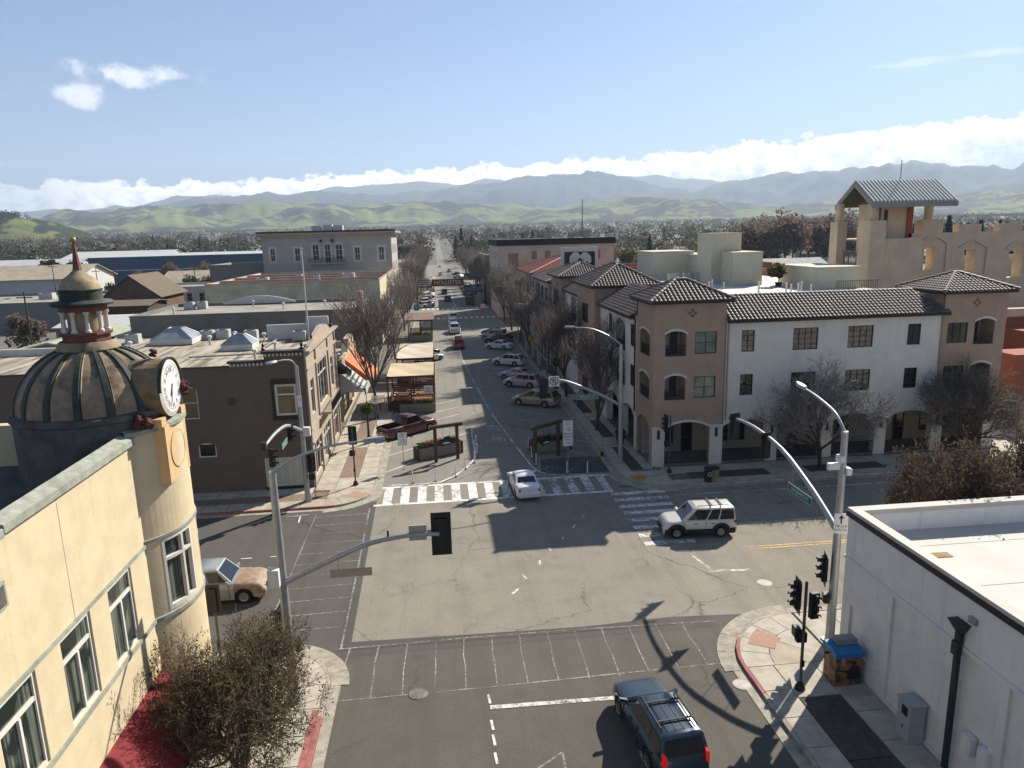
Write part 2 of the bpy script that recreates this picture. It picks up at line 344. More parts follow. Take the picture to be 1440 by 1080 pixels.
# ================================================================== materials in use
M_ground = mat('town_ground', (.16, .15, .13), .95, .3, .08, stain=.6, stain_col=(.09, .12, .05), stain_scale=.012, world=True)
M_road = asphalt('asphalt_street', (.27, .248, .208), .3, .6, .1)
M_south = asphalt('asphalt_south', (.128, .114, .097), .35, .5, .07)
M_fourth = asphalt('asphalt_fourth', (.112, .102, .09), .3, .5, .08)
M_patch = asphalt('asphalt_old_patch', (.285, .258, .21), .45, .9, .17)
M_tar = asphalt('asphalt_seam', (.10, .09, .08), .2, .2)
M_conc = mat('concrete', (.50, .45, .37), .9, .16, 1.5, .25, stain=.35, stain_scale=.6, world=True)
M_conc2 = mat('concrete_warm', (.47, .40, .31), .9, .18, 1.2, .25, stain=.45, stain_scale=.8, world=True)
M_kerb = mat('kerb_concrete', (.40, .36, .29), .9, .25, 2.2, .25, stain=.5, stain_scale=1.2, world=True)
M_kerbred = mat('kerb_red_paint', (.36, .125, .11), .85, .3, 3., stain=.7, stain_col=(.35, .25, .2), stain_scale=2.5, world=True)
M_paver = mat('paver_brown', (.27, .185, .135), .9, .2, 4., .3, stain=.3, world=True)
M_pavdk = mat('paver_dark', (.085, .072, .066), .9, .25, 4., .3, stain=.3, world=True)
M_tact = mat('tactile_plate', (.44, .27, .18), .85, .15, 8., .4, world=True)
M_tacty = mat('tactile_yellow', (.55, .25, .03), .85, .15, 8., .3, world=True)
P_white = paint('paint_white', (.80, .77, .70), .40)
P_worn = paint('paint_white_worn', (.72, .70, .65), .45)
P_thin = paint('paint_white_thin', (.58, .56, .52), .5, 5., .6)
P_yel = paint('paint_yellow', (.60, .38, .12), .47)
M_teal_sheet = paint('dark_teal_sheet', (.035, .06, .055), .45)  # dark teal with patchy alpha, for the corner sheet only

# ================================================================== ground and roads
KL, KR_N, KR_S, KS, KN = -5.0, 12.6, 11.6, 28.6, 45.6      # kerb lines: street left, right (north/south of the junction), cross street south, north
def sheet(name, x0, x1, y0, y1, z, m):
    return struct(name, MB().poly([(x0, y0, z), (x1, y0, z), (x1, y1, z), (x0, y1, z)]), m)
gr = sheet('ground', -26000, 26000, -3000, 34000, -.03, M_ground)
sheet('road_north', KL-.4, KR_N+.6, KN-2, 460, 0, M_road)
sheet('road_south', KL-.4, KR_S+.8, -40, KS, .004, M_south)
sheet('cross_street', -260, 260, KS-.6, KN+.8, .008, M_fourth)
mb = MB(); pts = [(-4.5, 29.1), (1., 28.95), (6., 28.85), (10, 29.1), (15.0, 28.75), (140, 28.7), (140, 45.5), (16, 45.5), (12, 46.2), (11, 49.2), (-4.6, 49.0), (-4.75, 46)]
mb.poly([(x, y, .012) for x, y in pts]); struct('road_patch', mb, M_patch)
mb = MB(); mb.poly([(-5.0, 28.55, .016), (-4.5, 29.1, .016), (-4.75, 46., .016), (-5.15, 46, .016)]); mb.poly([(-5.0, 28.5, .016), (10, 28.45, .016), (10, 29.1, .016), (6, 28.87, .016), (1., 28.97, .016), (-4.5, 29.12, .016)])
struct('road_seam', mb, M_tar)
for k, (ya, yb) in enumerate([(154, 178), (275, 292), (395, 410)]): sheet('side_street', -220, 220, ya, yb, .004, M_road)

# painted markings, and one dark teal corner sheet
def strip(mb, pts, w, z=.022):
    pts = [Vector((p[0], p[1], 0)) for p in pts]
    for a, b in zip(pts, pts[1:]):
        n = (b-a).normalized(); n = Vector((-n.y, n.x, 0))*w/2
        mb.poly([(a.x-n.x, a.y-n.y, z), (b.x-n.x, b.y-n.y, z), (b.x+n.x, b.y+n.y, z), (a.x+n.x, a.y+n.y, z)])
rnd = random.Random(4)
mb = MB(); strip(mb, [(-4.9, 48.9), (12.0, 48.95)], .3); strip(mb, [(-4.9, 45.55), (11.4, 45.55)], .3)
struct('road_marking_crosswalk_lines', mb, P_white)
for k in range(14):
    x = -4.35+1.17*k; mb = MB(); mb.poly([(x, 45.7, .022), (x+.6, 45.7, .022), (x+.6, 48.75, .022), (x, 48.75, .022)]); struct('road_marking_crosswalk_bar', mb, P_white if k < 9 else P_worn)
mb = MB(); strip(mb, [(-4.9, 25.0), (1, 25.05), (6.7, 25.2), (11.0, 25.3)], .07); strip(mb, [(-5, 28.62), (1, 28.72), (6, 28.66), (12, 28.45)], .06)
for k in range(13):
    x = -4.55+1.24*k; strip(mb, [(x-.02, 25.05), (x+rnd.uniform(-.05, .05), 26.6), (x+rnd.uniform(-.05, .05), 27.4), (x+.05, 28.62)], .055)
struct('road_marking_south_crosswalk', mb, P_thin)
mb = MB(); strip(mb, [(-5.12, 45.1), (-5.0, 37), (-4.9, 28.65)], .10); strip(mb, [(-8.5, 44.6), (-8.5, 30)], .07)
for k in range(11):
    y = 44.1-1.37*k; strip(mb, [(-8.5, y), (-5.05, y+.1)], .06)
struct('road_marking_west_crosswalk', mb, P_thin)
mb = MB()
for k in range(8):
    y = 45.0-1.15*k; strip(mb, [(11.1, y), (14.9-.12*k, y)], .5)
struct('road_marking_east_crosswalk', mb, P_worn)
mb = MB(); strip(mb, [(1.26, 23.82), (6.4, 23.72)], .22)
for y in (24.6, 23.1, 22.3, 21.4, 20.5, 19.4): strip(mb, [(1.24, y), (1.28, y-.55)], .10)
for y in (23.3, 22.0, 20.8): strip(mb, [(6.2, y), (6.2, y-.7)], .10)
struct('road_marking_stop_line', mb, P_worn)
mb = MB(); strip(mb, [(2.45, 20.35), (3.55, 21.1), (3.5, 19.9)], .08); struct('road_marking_arrow', mb, P_thin)
mb = MB(); strip(mb, [(16.4, 35.64), (120, 35.2)], .12, .024); strip(mb, [(16.4, 35.36), (120, 34.92)], .12, .024); strip(mb, [(-14, 37.2), (-120, 37.4)], .12, .024)
struct('road_marking_yellow_line', mb, P_yel)
mb = MB(); strip(mb, [(15.1, 44.08), (120, 43.4)], .12, .024); strip(mb, [(17.3, 38.85), (120, 39.2)], .12, .024); strip(mb, [(13.4, 33.2), (15.6, 33.0)], .22, .024); strip(mb, [(13.2, 35.2), (13.6, 33.4)], .16, .024)
for k in range(7): strip(mb, [(8.5-.9*k+rnd.uniform(-.3, .3), 41.8-1.5*k), (8.4-.9*k, 41.3-1.5*k)], .12, .024)
for k in range(6): strip(mb, [(-9.5-1.6*k, 38.6), (-10.1-1.6*k, 38.6)], .1, .024)
strip(mb, [(-9.0, 44.7), (-10.4, 44.5)], .1, .024); strip(mb, [(-9.5, 44.6), (-9.4, 43.4)], .1, .024)
struct('road_marking_lane_lines', mb, P_worn)
mb = MB(); strip(mb, [(2.0, 152), (2.67, 120), (3.2, 100), (3.75, 88), (4.76, 69.5), (5.82, 59.), (6.6, 51.6), (6.95, 50.5), (7.6, 49.8), (8.6, 49.4), (11.2, 49.15)], .14)
for k in range(12):
    y = 58.5+4.0*k; strip(mb, [(12.3, y-5.2), (6.5+.0*k if y < 64 else max(3.4, 9.0-.03*y*1.), y)], .09)
struct('road_marking_bike_lane_line', mb, P_worn)
mb = MB(); strip(mb, [(-4.2, 49.4), (-1.6, 49.3), (-.4, 49.5), (.6, 50.6), (1.55, 52.4), (2.2, 54.1), (2.55, 55.6), (2.5, 58), (2.45, 60.9)], .16)
for (xa, ya, xb, yb) in ((-4.8, 52.2, -.4, 56.6), (-4.8, 56.5, 2.2, 62.4), (-4.6, 60.5, .6, 65.3), (-1.2, 67.2, 1.6, 69.4), (-.9, 70.6, 1.6, 72.4), (-.8, 74.2, 1.5, 75.8), (-.6, 78, 1.3, 79.4)): strip(mb, [(xa, ya), (xb, yb)], .11)
struct('road_marking_parking_lines', mb, P_white)
mb = MB()      # bicycle symbol and chevrons on the lane
def ring(mb, c, r, w, z=.022, n=16, sx=1., sy=1.):
    P = [(c[0]+r*sx*math.cos(2*math.pi*k/n), c[1]+r*sy*math.sin(2*math.pi*k/n)) for k in range(n+1)]; strip(mb, P, w, z)
ring(mb, (4.0, 59.5), .32, .09, sy=1.5); ring(mb, (4.95, 59.5), .32, .09, sy=1.5)
strip(mb, [(4.0, 59.5), (4.35, 60.5), (4.8, 60.5), (4.45, 59.5), (4.0, 59.5)], .09); strip(mb, [(4.95, 59.5), (4.75, 61.0), (4.95, 61.1)], .09); strip(mb, [(4.45, 59.5), (4.25, 61.)], .09)
for y in (62.6, 63.6): strip(mb, [(3.9, y), (4.5, y+.9), (5.1, y)], .16)
struct('road_marking_bicycle', mb, P_worn)
mb = MB()
for yb in (155.2, 176.5):
    for k in range(14): x = -4+1.2*k; mb.poly([(x, yb-1.4, .022), (x+.6, yb-1.4, .022), (x+.6, yb+1.4, .022), (x, yb+1.4, .022)])
struct('road_marking_far_crosswalks', mb, P_white)
mb = MB(); mb.poly([(7.1, 50.2, .016), (8.5, 49.7, .016), (12.2, 49.6, .016), (12.5, 53.5, .016), (7.5, 53.5, .016)]); struct('road_teal_corner', mb, M_teal_sheet)  # thin dark teal sheet laid over the asphalt at this corner
mb = MB(); strip(mb, [(4.3, 178), (3.6, 400)], .12)
for k in range(10): strip(mb, [(-5, 184+5*k), (-1.5, 188+5*k)], .1); strip(mb, [(12, 184+5*k), (7.5, 188+5*k)], .1)
struct('road_marking_far_lines', mb, P_white)
# manhole lids
def manhole(x, y, r, m, lab):
    o = MB().lathe(0, 0, [(0, .03), (r*.8, .03), (r*.84, .024), (r*.88, .03), (r, .028), (r+.02, .012)], 20).build('manhole_cover', m); o.location = (x, y, .0); tag(o, lab, 'manhole', 'manhole covers in the road')
M_iron = mat('cast_iron', (.2, .18, .15), .6, .25, 6., metal=.3)
M_lidw = mat('lid_pale', (.5, .46, .4), .7, .2, 5.)
manhole(*g(588, 976)[:2], .36, M_iron, 'round iron manhole cover by the thin crosswalk line')
manhole(*g(1075, 820)[:2], .36, M_lidw, 'pale round lid on the old patch near the white building')
manhole(*g(1043, 963)[:2], .34, M_lidw, 'pale round lid in the gutter of the curved corner')
manhole(*g(625, 470)[:2], .4, M_iron, 'far iron manhole cover behind the red car')

# ================================================================== pavements: base, kerb stones, slabs
ZS = .14
SLAB = {}
def slab_obj(parent, m, x0, x1, y0, y1, name='slab', gap=.012):
    w, l = round(x1-x0, 3), round(y1-y0, 3); key = (w, l, m.name)
    if key not in SLAB:
        a, b = w/2-gap, l/2-gap; bv = .012
        mb = MB(); mb.hexa([(-a, -b, -.06), (a, -b, -.06), (a, b, -.06), (-a, b, -.06), (-a+bv, -b+bv, 0), (a-bv, -b+bv, 0), (a-bv, b-bv, 0), (-a+bv, b-bv, 0)]); SLAB[key] = mb.mesh(name, m)
    o = put(name, SLAB[key], parent); o.location = ((x0+x1)/2, (y0+y1)/2, ZS+random.Random(hash((x0, y0))).uniform(-.003, .003)); return o
def pave_block(label, poly, cols, rows, kerb_pts, red=()):
    "poly: outline of base; cols: list of (axis, a0, a1, material-fn) strips; kerb_pts: polyline of kerb stones (outer edge)"
    base = struct('sidewalk', MB().prism(poly, -.02, ZS-.055), mat('joint_dirt', (.17, .15, .12), .95, .3, 3., world=True))
    for (ax, a0, a1, b0, b1, step, mf) in cols:
        n = max(1, int(round((b1-b0)/step)))
        for k in range(n):
            c0 = b0+(b1-b0)*k/n; c1 = b0+(b1-b0)*(k+1)/n
            if ax == 'y': slab_obj(base, mf(k), a0, a1, c0, c1)
            else: slab_obj(base, mf(k), c0, c1, a0, a1)
    w = .17
    for i, (a, b) in enumerate(zip(kerb_pts, kerb_pts[1:])):
        a = Vector(a); b = Vector(b); d = (b-a).normalized(); nrm = Vector((-d.y, d.x))           # left of travel = pavement side
        e = d*.006; A, B = a+e, b-e; mb = MB()
        mb.hexa([(A.x, A.y, -.02), (B.x, B.y, -.02), ((B+nrm*w).x, (B+nrm*w).y, -.02), ((A+nrm*w).x, (A+nrm*w).y, -.02),
                 ((A+nrm*.025).x, (A+nrm*.025).y, ZS+.006), ((B+nrm*.025).x, (B+nrm*.025).y, ZS+.006), ((B+nrm*w).x, (B+nrm*w).y, ZS+.006), ((A+nrm*w).x, (A+nrm*w).y, ZS+.006)])
        mb.build('kerb_stone', M_kerbred if i in red else M_kerb, base)
        if b.y < 120 and a.y < 120:
            G_ = -nrm*.42; o0 = -nrm*.012; MB().prism([((B+o0).x, (B+o0).y), ((A+o0).x, (A+o0).y), ((A+G_).x, (A+G_).y), ((B+G_).x, (B+G_).y)], -.02, .026).build('gutter_slab', M_kerb, base)
    return base
def arc(cx, cy, r, a0, a1, n): return [(cx+r*math.cos(R_(a0+(a1-a0)*k/n)), cy+r*math.sin(R_(a0+(a1-a0)*k/n))) for k in range(n+1)]
def corner(base, cx, cy, r, a0, n, m, r_in=0., mats=None):
    "fan of corner slabs"
    for k in range(n):
        ro = r-.18; P = arc(cx, cy, ro, a0+90*k/n+.25, a0+90*(k+1)/n-.25, 3)
        ri = r-1.35
        MB().prism(P+arc(cx, cy, ri, a0+90*(k+1)/n-.4, a0+90*k/n+.4, 3), .08, ZS).build('slab', (mats or {}).get(k, m), base)
    for k in range(2):
        MB().prism(arc(cx, cy, ri-.015, a0+45*k+.4, a0+45*(k+1)-.4, 3)+[(cx, cy)], .08, ZS-.003).build('slab', M_conc2 if k else m, base)
    for k in range(5):          # concrete gutter apron outside the kerb
        MB().prism(arc(cx, cy, r+.75, a0+18*k+.2, a0+18*(k+1)-.2, 3)+arc(cx, cy, r+.02, a0+18*(k+1)-.2, a0+18*k+.2, 3), .0, .03).build('gutter_slab', M_kerb, base)
cm = lambda m: (lambda k: m)
# north-west pavement (in front of the dark building, and along the street)
r = 3.2
kp = [(-60, KN), (-40, KN), (-24, KN), (-16, KN), (-12, KN)]+arc(KL-r, KN+r, r, -90, 0, 7)+[(KL, y) for y in (52, 56, 60, 64, 68)]+[(KL, 100), (KL, 150)]
sw = pave_block('', [(-60, KN+.1), (KL-r, KN+.1)]+arc(KL-r, KN+r, r-.1, -90, 0, 7)[1:]+[(KL-.1, 152), (-10.2, 152), (-10.2, 49.9), (-60, 49.9)],
   [('x', KN+.17, KN+1.5, -40, KL-r, 1.6, cm(M_conc2)), ('x', KN+1.5, KN+2.7, -40, KL-r, 2.4, cm(M_paver)), ('x', KN+2.7, 49.75, -40, KL-r-1.2, 1.6, cm(M_conc)),
    ('y', KL-1.5, KL-.17, KN+r, 92, 1.5, cm(M_conc)), ('y', KL-2.9, KL-1.5, KN+r, 92, 2.6, lambda k: M_conc if k % 4 == 0 else M_paver), ('y', -9.3, KL-2.9, KN+r, 92, 1.5, lambda k: M_conc if k % 3 else M_conc2)], None, kp, red=(1, 2, 3, 4, 5))
corner(sw, KL-r, KN+r, r, -90, 4, M_conc2, mats={2: M_tact})
# north-east pavement
r = 3.4
kp = [(KR_N, 150), (KR_N, 100), (KR_N, 80), (KR_N, 70), (KR_N, 62), (KR_N, 56), (KR_N, 52)]+arc(KR_N+r, KN+r, r, 180, 270, 8)+[(20, KN), (24, KN), (28, KN), (32, KN), (36, KN), (44, KN), (60, KN)]
se = pave_block('', [(KR_N+.1, 152), (KR_N+.1, KN+r)]+arc(KR_N+r, KN+r, r-.1, 180, 270, 8)[1:]+[(60, KN+.1), (60, 49.75), (15.7, 49.75), (15.7, 152)],
   [('x', KN+.17, KN+1.1, KR_N+r, 44, 1.5, cm(M_conc)), ('x', KN+1.1, KN+2.5, KR_N+r+1.5, 44, 3.0, lambda k: M_conc if k % 3 == 2 else M_pavdk), ('x', KN+2.5, 49.5, KR_N+r, 44, 1.5, cm(M_conc)),
    ('y', KR_N+.17, KR_N+1.1, KN+r, 90, 1.5, cm(M_conc)), ('y', KR_N+1.1, KR_N+2.1, KN+r+.5, 90, 2.8, lambda k: M_conc if k % 3 == 2 else M_pavdk), ('y', KR_N+2.1, 15.45, KN+r+.5, 90, 1.5, cm(M_conc))], None, kp)
corner(se, KR_N+r, KN+r, r, 180, 4, M_conc, mats={1: M_tacty})
# south-west pavement (foot of the cream building)
r = 2.6
kp = [(KL, -10), (KL, 4), (KL, 10), (KL, 14), (KL, 17), (KL, 20), (KL, 22), (KL, 24), (KL, KS-r)]+arc(KL-r, KS-r, r, 0, 90, 6)+[(-12, KS), (-20, KS), (-40, KS)]
swp = pave_block('', [(-60, -10), (KL-.1, -10), (KL-.1, KS-r)]+arc(KL-r, KS-r, r-.1, 0, 90, 6)[1:]+[(-60, KS-.1)],
   [('y', KL-1.5, KL-.17, 2, KS-r, 1.5, cm(M_conc)), ('y', KL-3.0, KL-1.5, 2, KS-r, 1.5, cm(M_conc)), ('y', -9.75, KL-3.0, 2, KS-r, 1.5, cm(M_conc2)), ('x', KS-r, KS-.17, -24, KL-r, 1.6, cm(M_conc))], None, kp, red=(3, 4, 5, 6))
corner(swp, KL-r, KS-r, r, 0, 3, M_conc)
# painted red kerb face on the near-left corner is wide: top band
MB().hexa([(KL-.42, 12, ZS-.02), (KL-.18, 12, ZS-.02), (KL-.18, 24.4, ZS-.02), (KL-.42, 24.4, ZS-.02), (KL-.42, 12, ZS+.008), (KL-.18, 12, ZS+.008), (KL-.18, 24.4, ZS+.008), (KL-.42, 24.4, ZS+.008)]).build('red_band', M_kerbred, swp)
# south-east pavement (foot of the white building)
r = 3.9
kp = [(60, KS), (40, KS), (28, KS), (20, KS)]+arc(KR_S+r, KS-r, r, 90, 180, 8)+[(KR_S, y) for y in (23, 21, 19, 16, 12, 6, -10)]
sep = pave_block('', [(60, KS-.1), (KR_S+r, KS-.1)]+arc(KR_S+r, KS-r, r-.1, 90, 180, 8)[1:]+[(KR_S+.1, -10), (15.9, -10), (15.9, 25.2), (60, 25.2)],
   [('y', KR_S+.17, KR_S+1.25, 6, KS-r, 1.5, cm(M_conc)), ('y', KR_S+1.25, KR_S+2.9, 6, 22.6, 3.2, cm(M_pavdk)), ('y', KR_S+1.25, KR_S+2.9, 22.6, KS-r, 2.1, cm(M_conc)), ('y', KR_S+2.9, 15.78, 6, KS-r, 1.5, cm(M_conc)), ('x', 25.3, KS-.2, 15.6, 40, 1.6, cm(M_conc))], None, kp, red=(9, 10, 11, 12))
corner(sep, KR_S+r, KS-r, r, 90, 5, M_conc, mats={})
MB().prism(arc(KR_S+r, KS-r, r-.5, 128, 152, 4)+arc(KR_S+r, KS-r, r-1.6, 152, 128, 4), ZS, ZS+.012).build('tactile_plate', M_tact, sep)
M_grass = None
# ================================================================== near buildings
G_dark = glass('window_glass_dark'); G_warm = curtain('window_glass_warm', (.025, .024, .02), (.10, .09, .06))
G_curt = curtain('window_curtain_glass', (.02, .026, .022), (.15, .17, .135))
G_green = mat('window_glass_green', (.20, .26, .20), .1, .3, 1., spec=.6)
M_wf = mat('window_frame_white', (.72, .68, .60), .6, .08); M_bf = mat('window_frame_black', (.03, .03, .03), .5, .1)
M_cream = mat('stucco_cream', (.68, .565, .365), .92, .07, 1.2, .25, stain=.12, stain_col=(.5, .38, .22), stain_scale=.25, streak=.22)
M_creamd = mat('stucco_panel', (.66, .44, .23), .92, .07, 1.5, .2)
M_gtrim = mat('trim_sage', (.34, .35, .29), .8, .2, 3., stain=.5, stain_scale=1.)
M_dkgreen = mat('dome_rib_green', (.03, .042, .034), .7, .3, 5., stain=.3, stain_col=(.2, .2, .15))
M_dome = mat('dome_plaster', (.34, .25, .165), .85, .25, 3., .3, stain=.9, stain_col=(.06, .05, .038), stain_scale=.9, streak=.55)
M_drum = mat('drum_weathered', (.12, .11, .10), .9, .3, 2., stain=.5, stain_scale=.9)
M_maroon = mat('bunting_maroon', (.10, .022, .027), .85, .25, 6.)
M_redpl = mat('lantern_red', (.20, .075, .058), .75, .2, 4.)
M_roofgrey = mat('roof_grey', (.12, .115, .105), .95, .25, .8, stain=.4)
M_face = mat('clock_white', (.82, .80, .76), .5, .04); M_black = mat('black_metal', (.012, .012, .013), .45, .2)
M_steel = mat('galvanised_steel', (.42, .43, .43), .45, .12, 3., metal=.55)

def cream_building():
    T = thing('corner_clock_building', 'cream stucco building with ribbed corner dome, lantern spire and clock', 'building', (-14, 14, 0), world=True)
    W = Wall((-9.8, 22.6), (0, -1), (1, 0)); L = 30.
    wins = [(22.6-21.42, 22.6-19.84), (22.6-18.78, 22.6-17.2), (22.6-16.07, 22.6-14.5), (22.6-13.4, 22.6-11.8), (22.6-10.7, 22.6-9.1)]
    mb = MB(); W.wall(mb, L, 0, 11.35, [(a, b, 5.35, 7.8) for a, b in wins], .16)
    mb.poly([(-9.8, -7.4, 0), (-30, -7.4, 0), (-30, -7.4, 11.35), (-9.8, -7.4, 11.35)])
    mb.box(-30, -13.0, 26.2, 26.6, 0, 11.3); mb.box(-30.3, -30, -7.4, 26.6, 0, 11.3)
    W.box(mb, 0, L, 10.3, 11.35, -.3, -.004)
    mb.build('wall', M_cream, T)
    for a, b in wins:
        o = W.window(T, a, b, 5.35, 7.8, M_wf, G_curt, 1, 1, -.1, .09, zsplit=[7.12], mw=.12)
        mb = MB(); W.box(mb, (a+b)/2-.04, (a+b)/2+.04, 5.44, 7.06, -.12, -.03); mb.build('mullion', M_wf, o)
    mb = MB(); W.box(mb, -.02, L, 7.86, 7.97, 0, .05); W.box(mb, -.02, L, 5.2, 5.33, 0, .06); mb.build('string_course', M_gtrim, T)
    # coping: sloped sage cap with one step in it
    for (ua, ub, z) in ((0, 6.9, 11.35), (6.93, L, 11.27)):
        mb = MB(); mb.hexa([W.pt(ua, z, -.24), W.pt(ub, z, -.24), W.pt(ub, z, .12), W.pt(ua, z, .12), W.pt(ua, z+.34, -.24), W.pt(ub, z+.34, -.24), W.pt(ub, z+.2, .12), W.pt(ua, z+.2, .12)]); mb.build('coping', M_gtrim, T)
    for u in (4.55, 9.3): mb = MB(); W.box(mb, u-.012, u+.012, 7.98, 11.34, 0, .004); mb.build('control_joint', M_gtrim, T)
    MB().box(-30, -9.9, -7.4, 26.3, 9.6, 9.8).build('roof', M_roofgrey, T)
    mb = MB(); mb.box(-9.8, -9.74, 14.95, 15.5, 9.75, 10.35); mb.build('wall_vent', M_gtrim, T); MB().box(-9.74, -9.73, 15.02, 15.43, 9.82, 10.28).build('vent_grille', M_drum, T)
    # corner turret
    cx, cy, r = -11.5, 24.5, 2.55
    def arcwall(mb, a0, a1, z0, z1, rr=r, n=10):
        for k in range(n):
            A = R_(a0+(a1-a0)*k/n); B = R_(a0+(a1-a0)*(k+1)/n)
            mb.poly([(cx+rr*math.cos(A), cy+rr*math.sin(A), z0), (cx+rr*math.cos(B), cy+rr*math.sin(B), z0), (cx+rr*math.cos(B), cy+rr*math.sin(B), z1), (cx+rr*math.cos(A), cy+rr*math.sin(A), z1)])
    mb = MB(); arcwall(mb, -50, 130, 7.95, 11.6, n=40); arcwall(mb, -50, 130, 0, 5.4, n=40); arcwall(mb, -50, -36, 5.4, 7.95); arcwall(mb, -4.5, 12, 5.4, 7.95); arcwall(mb, 44, 130, 5.4, 7.95)
    for a in (-36, -4.5, 12, 44):
        A = R_(a); mb.poly([(cx+r*math.cos(A), cy+r*math.sin(A), 5.4), (cx+r*math.cos(A), cy+r*math.sin(A), 7.95), (cx+(r-.3)*math.cos(A), cy+(r-.3)*math.sin(A), 7.95), (cx+(r-.3)*math.cos(A), cy+(r-.3)*math.sin(A), 5.4)])
    mb.build('turret_wall', M_cream, T, smooth=True)
    for pf in ([(r-.02, 5.18), (r+.06, 5.2), (r+.06, 5.33), (r-.02, 5.35)], [(r-.02, 7.98), (r+.05, 7.99), (r+.05, 8.09), (r-.02, 8.1)], [(r-.3, 11.6), (r+.1, 11.6), (r+.1, 11.72), (r-.25, 11.8)]): MB().lathe(cx, cy, pf, 40, R_(-52), R_(130)).build('turret_string_course', M_gtrim, T, smooth=True)
    for (w0, w1) in ((-36, -4.5), (12, 44)):
        mb = MB(); rr = r-.06
        def bar(a0, a1, z0, z1, n=6, th=.12):
            for k in range(n):
                A = R_(a0+(a1-a0)*k/n); B = R_(a0+(a1-a0)*(k+1)/n); q = lambda a, d, z: (cx+d*math.cos(a), cy+d*math.sin(a), z)
                mb.hexa([q(A, rr-th, z0), q(B, rr-th, z0), q(B, rr+.07, z0), q(A, rr+.07, z0), q(A, rr-th, z1), q(B, rr-th, z1), q(B, rr+.07, z1), q(A, rr+.07, z1)])
        bar(w0, w1, 5.4, 5.56); bar(w0, w1, 7.84, 7.95); bar(w0, w1, 7.16, 7.26); bar(w0, w0+2.2, 5.4, 7.95, 1); bar(w1-2.2, w1, 5.4, 7.95, 1); mid = w0+(w1-w0)*.6; bar(mid-1, mid+1, 5.5, 7.9, 1)
        o = mb.build('window', M_wf, T)
        for (a, b) in ((w0+1.5, mid), (mid, w1-1.5)):
            for (z0, z1) in ((5.5, 7.2), (7.22, 7.9)):
                m2 = MB(); arcwall(m2, a, b, z0, z1, r-.13, 4); m2.build('pane', G_curt, o, smooth=True)
    # drum and dome
    mb = MB(); mb.lathe(cx, cy, [(2.42, 9.7), (2.42, 12.05), (2.5, 12.1), (2.5, 12.25), (2.25, 12.3)], 40); mb.build('drum', M_drum, T, smooth=True)
    prof = []
    for k in range(13):
        t = k/12*R_(71); prof.append((2.28*math.cos(t), 12.25+2.06*math.sin(t)))
    dome = MB().lathe(cx, cy, prof, 48).build('dome', M_dome, T, smooth=True)
    for k in range(16):
        a = R_(11+22.5*k); ca, sa = math.cos(a), math.sin(a); mb = MB(); t = Vector((-sa, ca, 0)); prev = None
        for (rr, z) in prof:
            c = Vector((cx+rr*ca, cy+rr*sa, z)); nrm = Vector((ca*rr/2.28, sa*rr/2.28, (z-12.25)/2.06)).normalized(); w = .05+.03*rr
            cur = [c-t*w-nrm*.02, c-t*w*.75+nrm*.07, c+t*w*.75+nrm*.07, c+t*w-nrm*.02]
            if prev:
                for j in range(3): mb.poly([prev[j], prev[j+1], cur[j+1], cur[j]])
            prev = cur
        mb.build('rib', M_dkgreen, dome)
        mb = MB()                                                                  # pale moulding beside each rib
        prev = None
        for (rr, z) in prof[:-1]:
            c = Vector((cx+rr*ca, cy+rr*sa, z)); nrm = Vector((ca*rr/2.28, sa*rr/2.28, (z-12.25)/2.06)).normalized(); w = .105+.03*rr
            cur = [c+t*(w-.055)-nrm*.02, c+t*(w-.03)+nrm*.035, c+t*w-nrm*.02]
            if prev:
                for j in range(2): mb.poly([prev[j], prev[j+1], cur[j+1], cur[j]])
            prev = cur
        mb.build('moulding', M_dome, dome)
    lan = MB().lathe(cx, cy, [(.92, 14.16), (.95, 14.2), (.86, 14.42), (.80, 14.46)], 32).build('lantern', M_dome, T, smooth=True)
    MB().lathe(cx, cy, [(.0, 14.46), (.74, 14.46), (.74, 14.66), (.82, 14.68), (.82, 14.76), (0, 14.76)], 8).build('lantern_base', M_redpl, lan)
    MB().lathe(cx, cy, [(.50, 14.76), (.50, 15.42)], 24).build('lantern_core', mat('lantern_tan', (.42, .31, .19), .85, .2, 3.), lan, smooth=True)
    for k in range(10):
        a = R_(12+36*k); x, y = cx+.64*math.cos(a), cy+.64*math.sin(a)
        MB().lathe(x, y, [(.0, 14.76), (.1, 14.76), (.1, 14.82), (.065, 14.86), (.055, 15.3), (.09, 15.36), (.1, 15.42), (0, 15.42)], 10).build('column', M_wf, lan, smooth=True)
    MB().lathe(cx, cy, [(.0, 15.42), (.70, 15.42), (.70, 15.58), (0, 15.58)], 24).build('red_band', M_redpl, lan, smooth=True)
    MB().lathe(cx, cy, [(.5, 15.58), (.88, 15.6), (.92, 15.68), (.86, 15.74), (.62, 15.78), (.62, 16.06), (.66, 16.1), (.55, 16.14)], 32).build('cornice', M_dkgreen, lan, smooth=True)
    MB().lathe(cx, cy, [(.60, 16.1), (.57, 16.28), (.46, 16.46), (.3, 16.56), (.26, 16.6), (.12, 16.74), (.1, 16.76)], 24).build('cap', mat('cap_tan', (.36, .29, .17), .8, .25, 5., stain=.5, stain_scale=2.), lan, smooth=True)
    MB().lathe(cx, cy, [(.15, 16.74), (.13, 16.8), (.035, 17.55), (.05, 17.58), (.0, 17.6)], 8).build('spire', M_redpl, lan)
    MB().ball((cx, cy, 17.68), .095, 12).build('finial', mat('finial_gold', (.4, .28, .12), .4, .1, metal=.3), lan, smooth=True)
    # clock
    X = -8.98; yc, zc = 24.2, 12.82
    mb = MB(); rim = MB(); n = 28
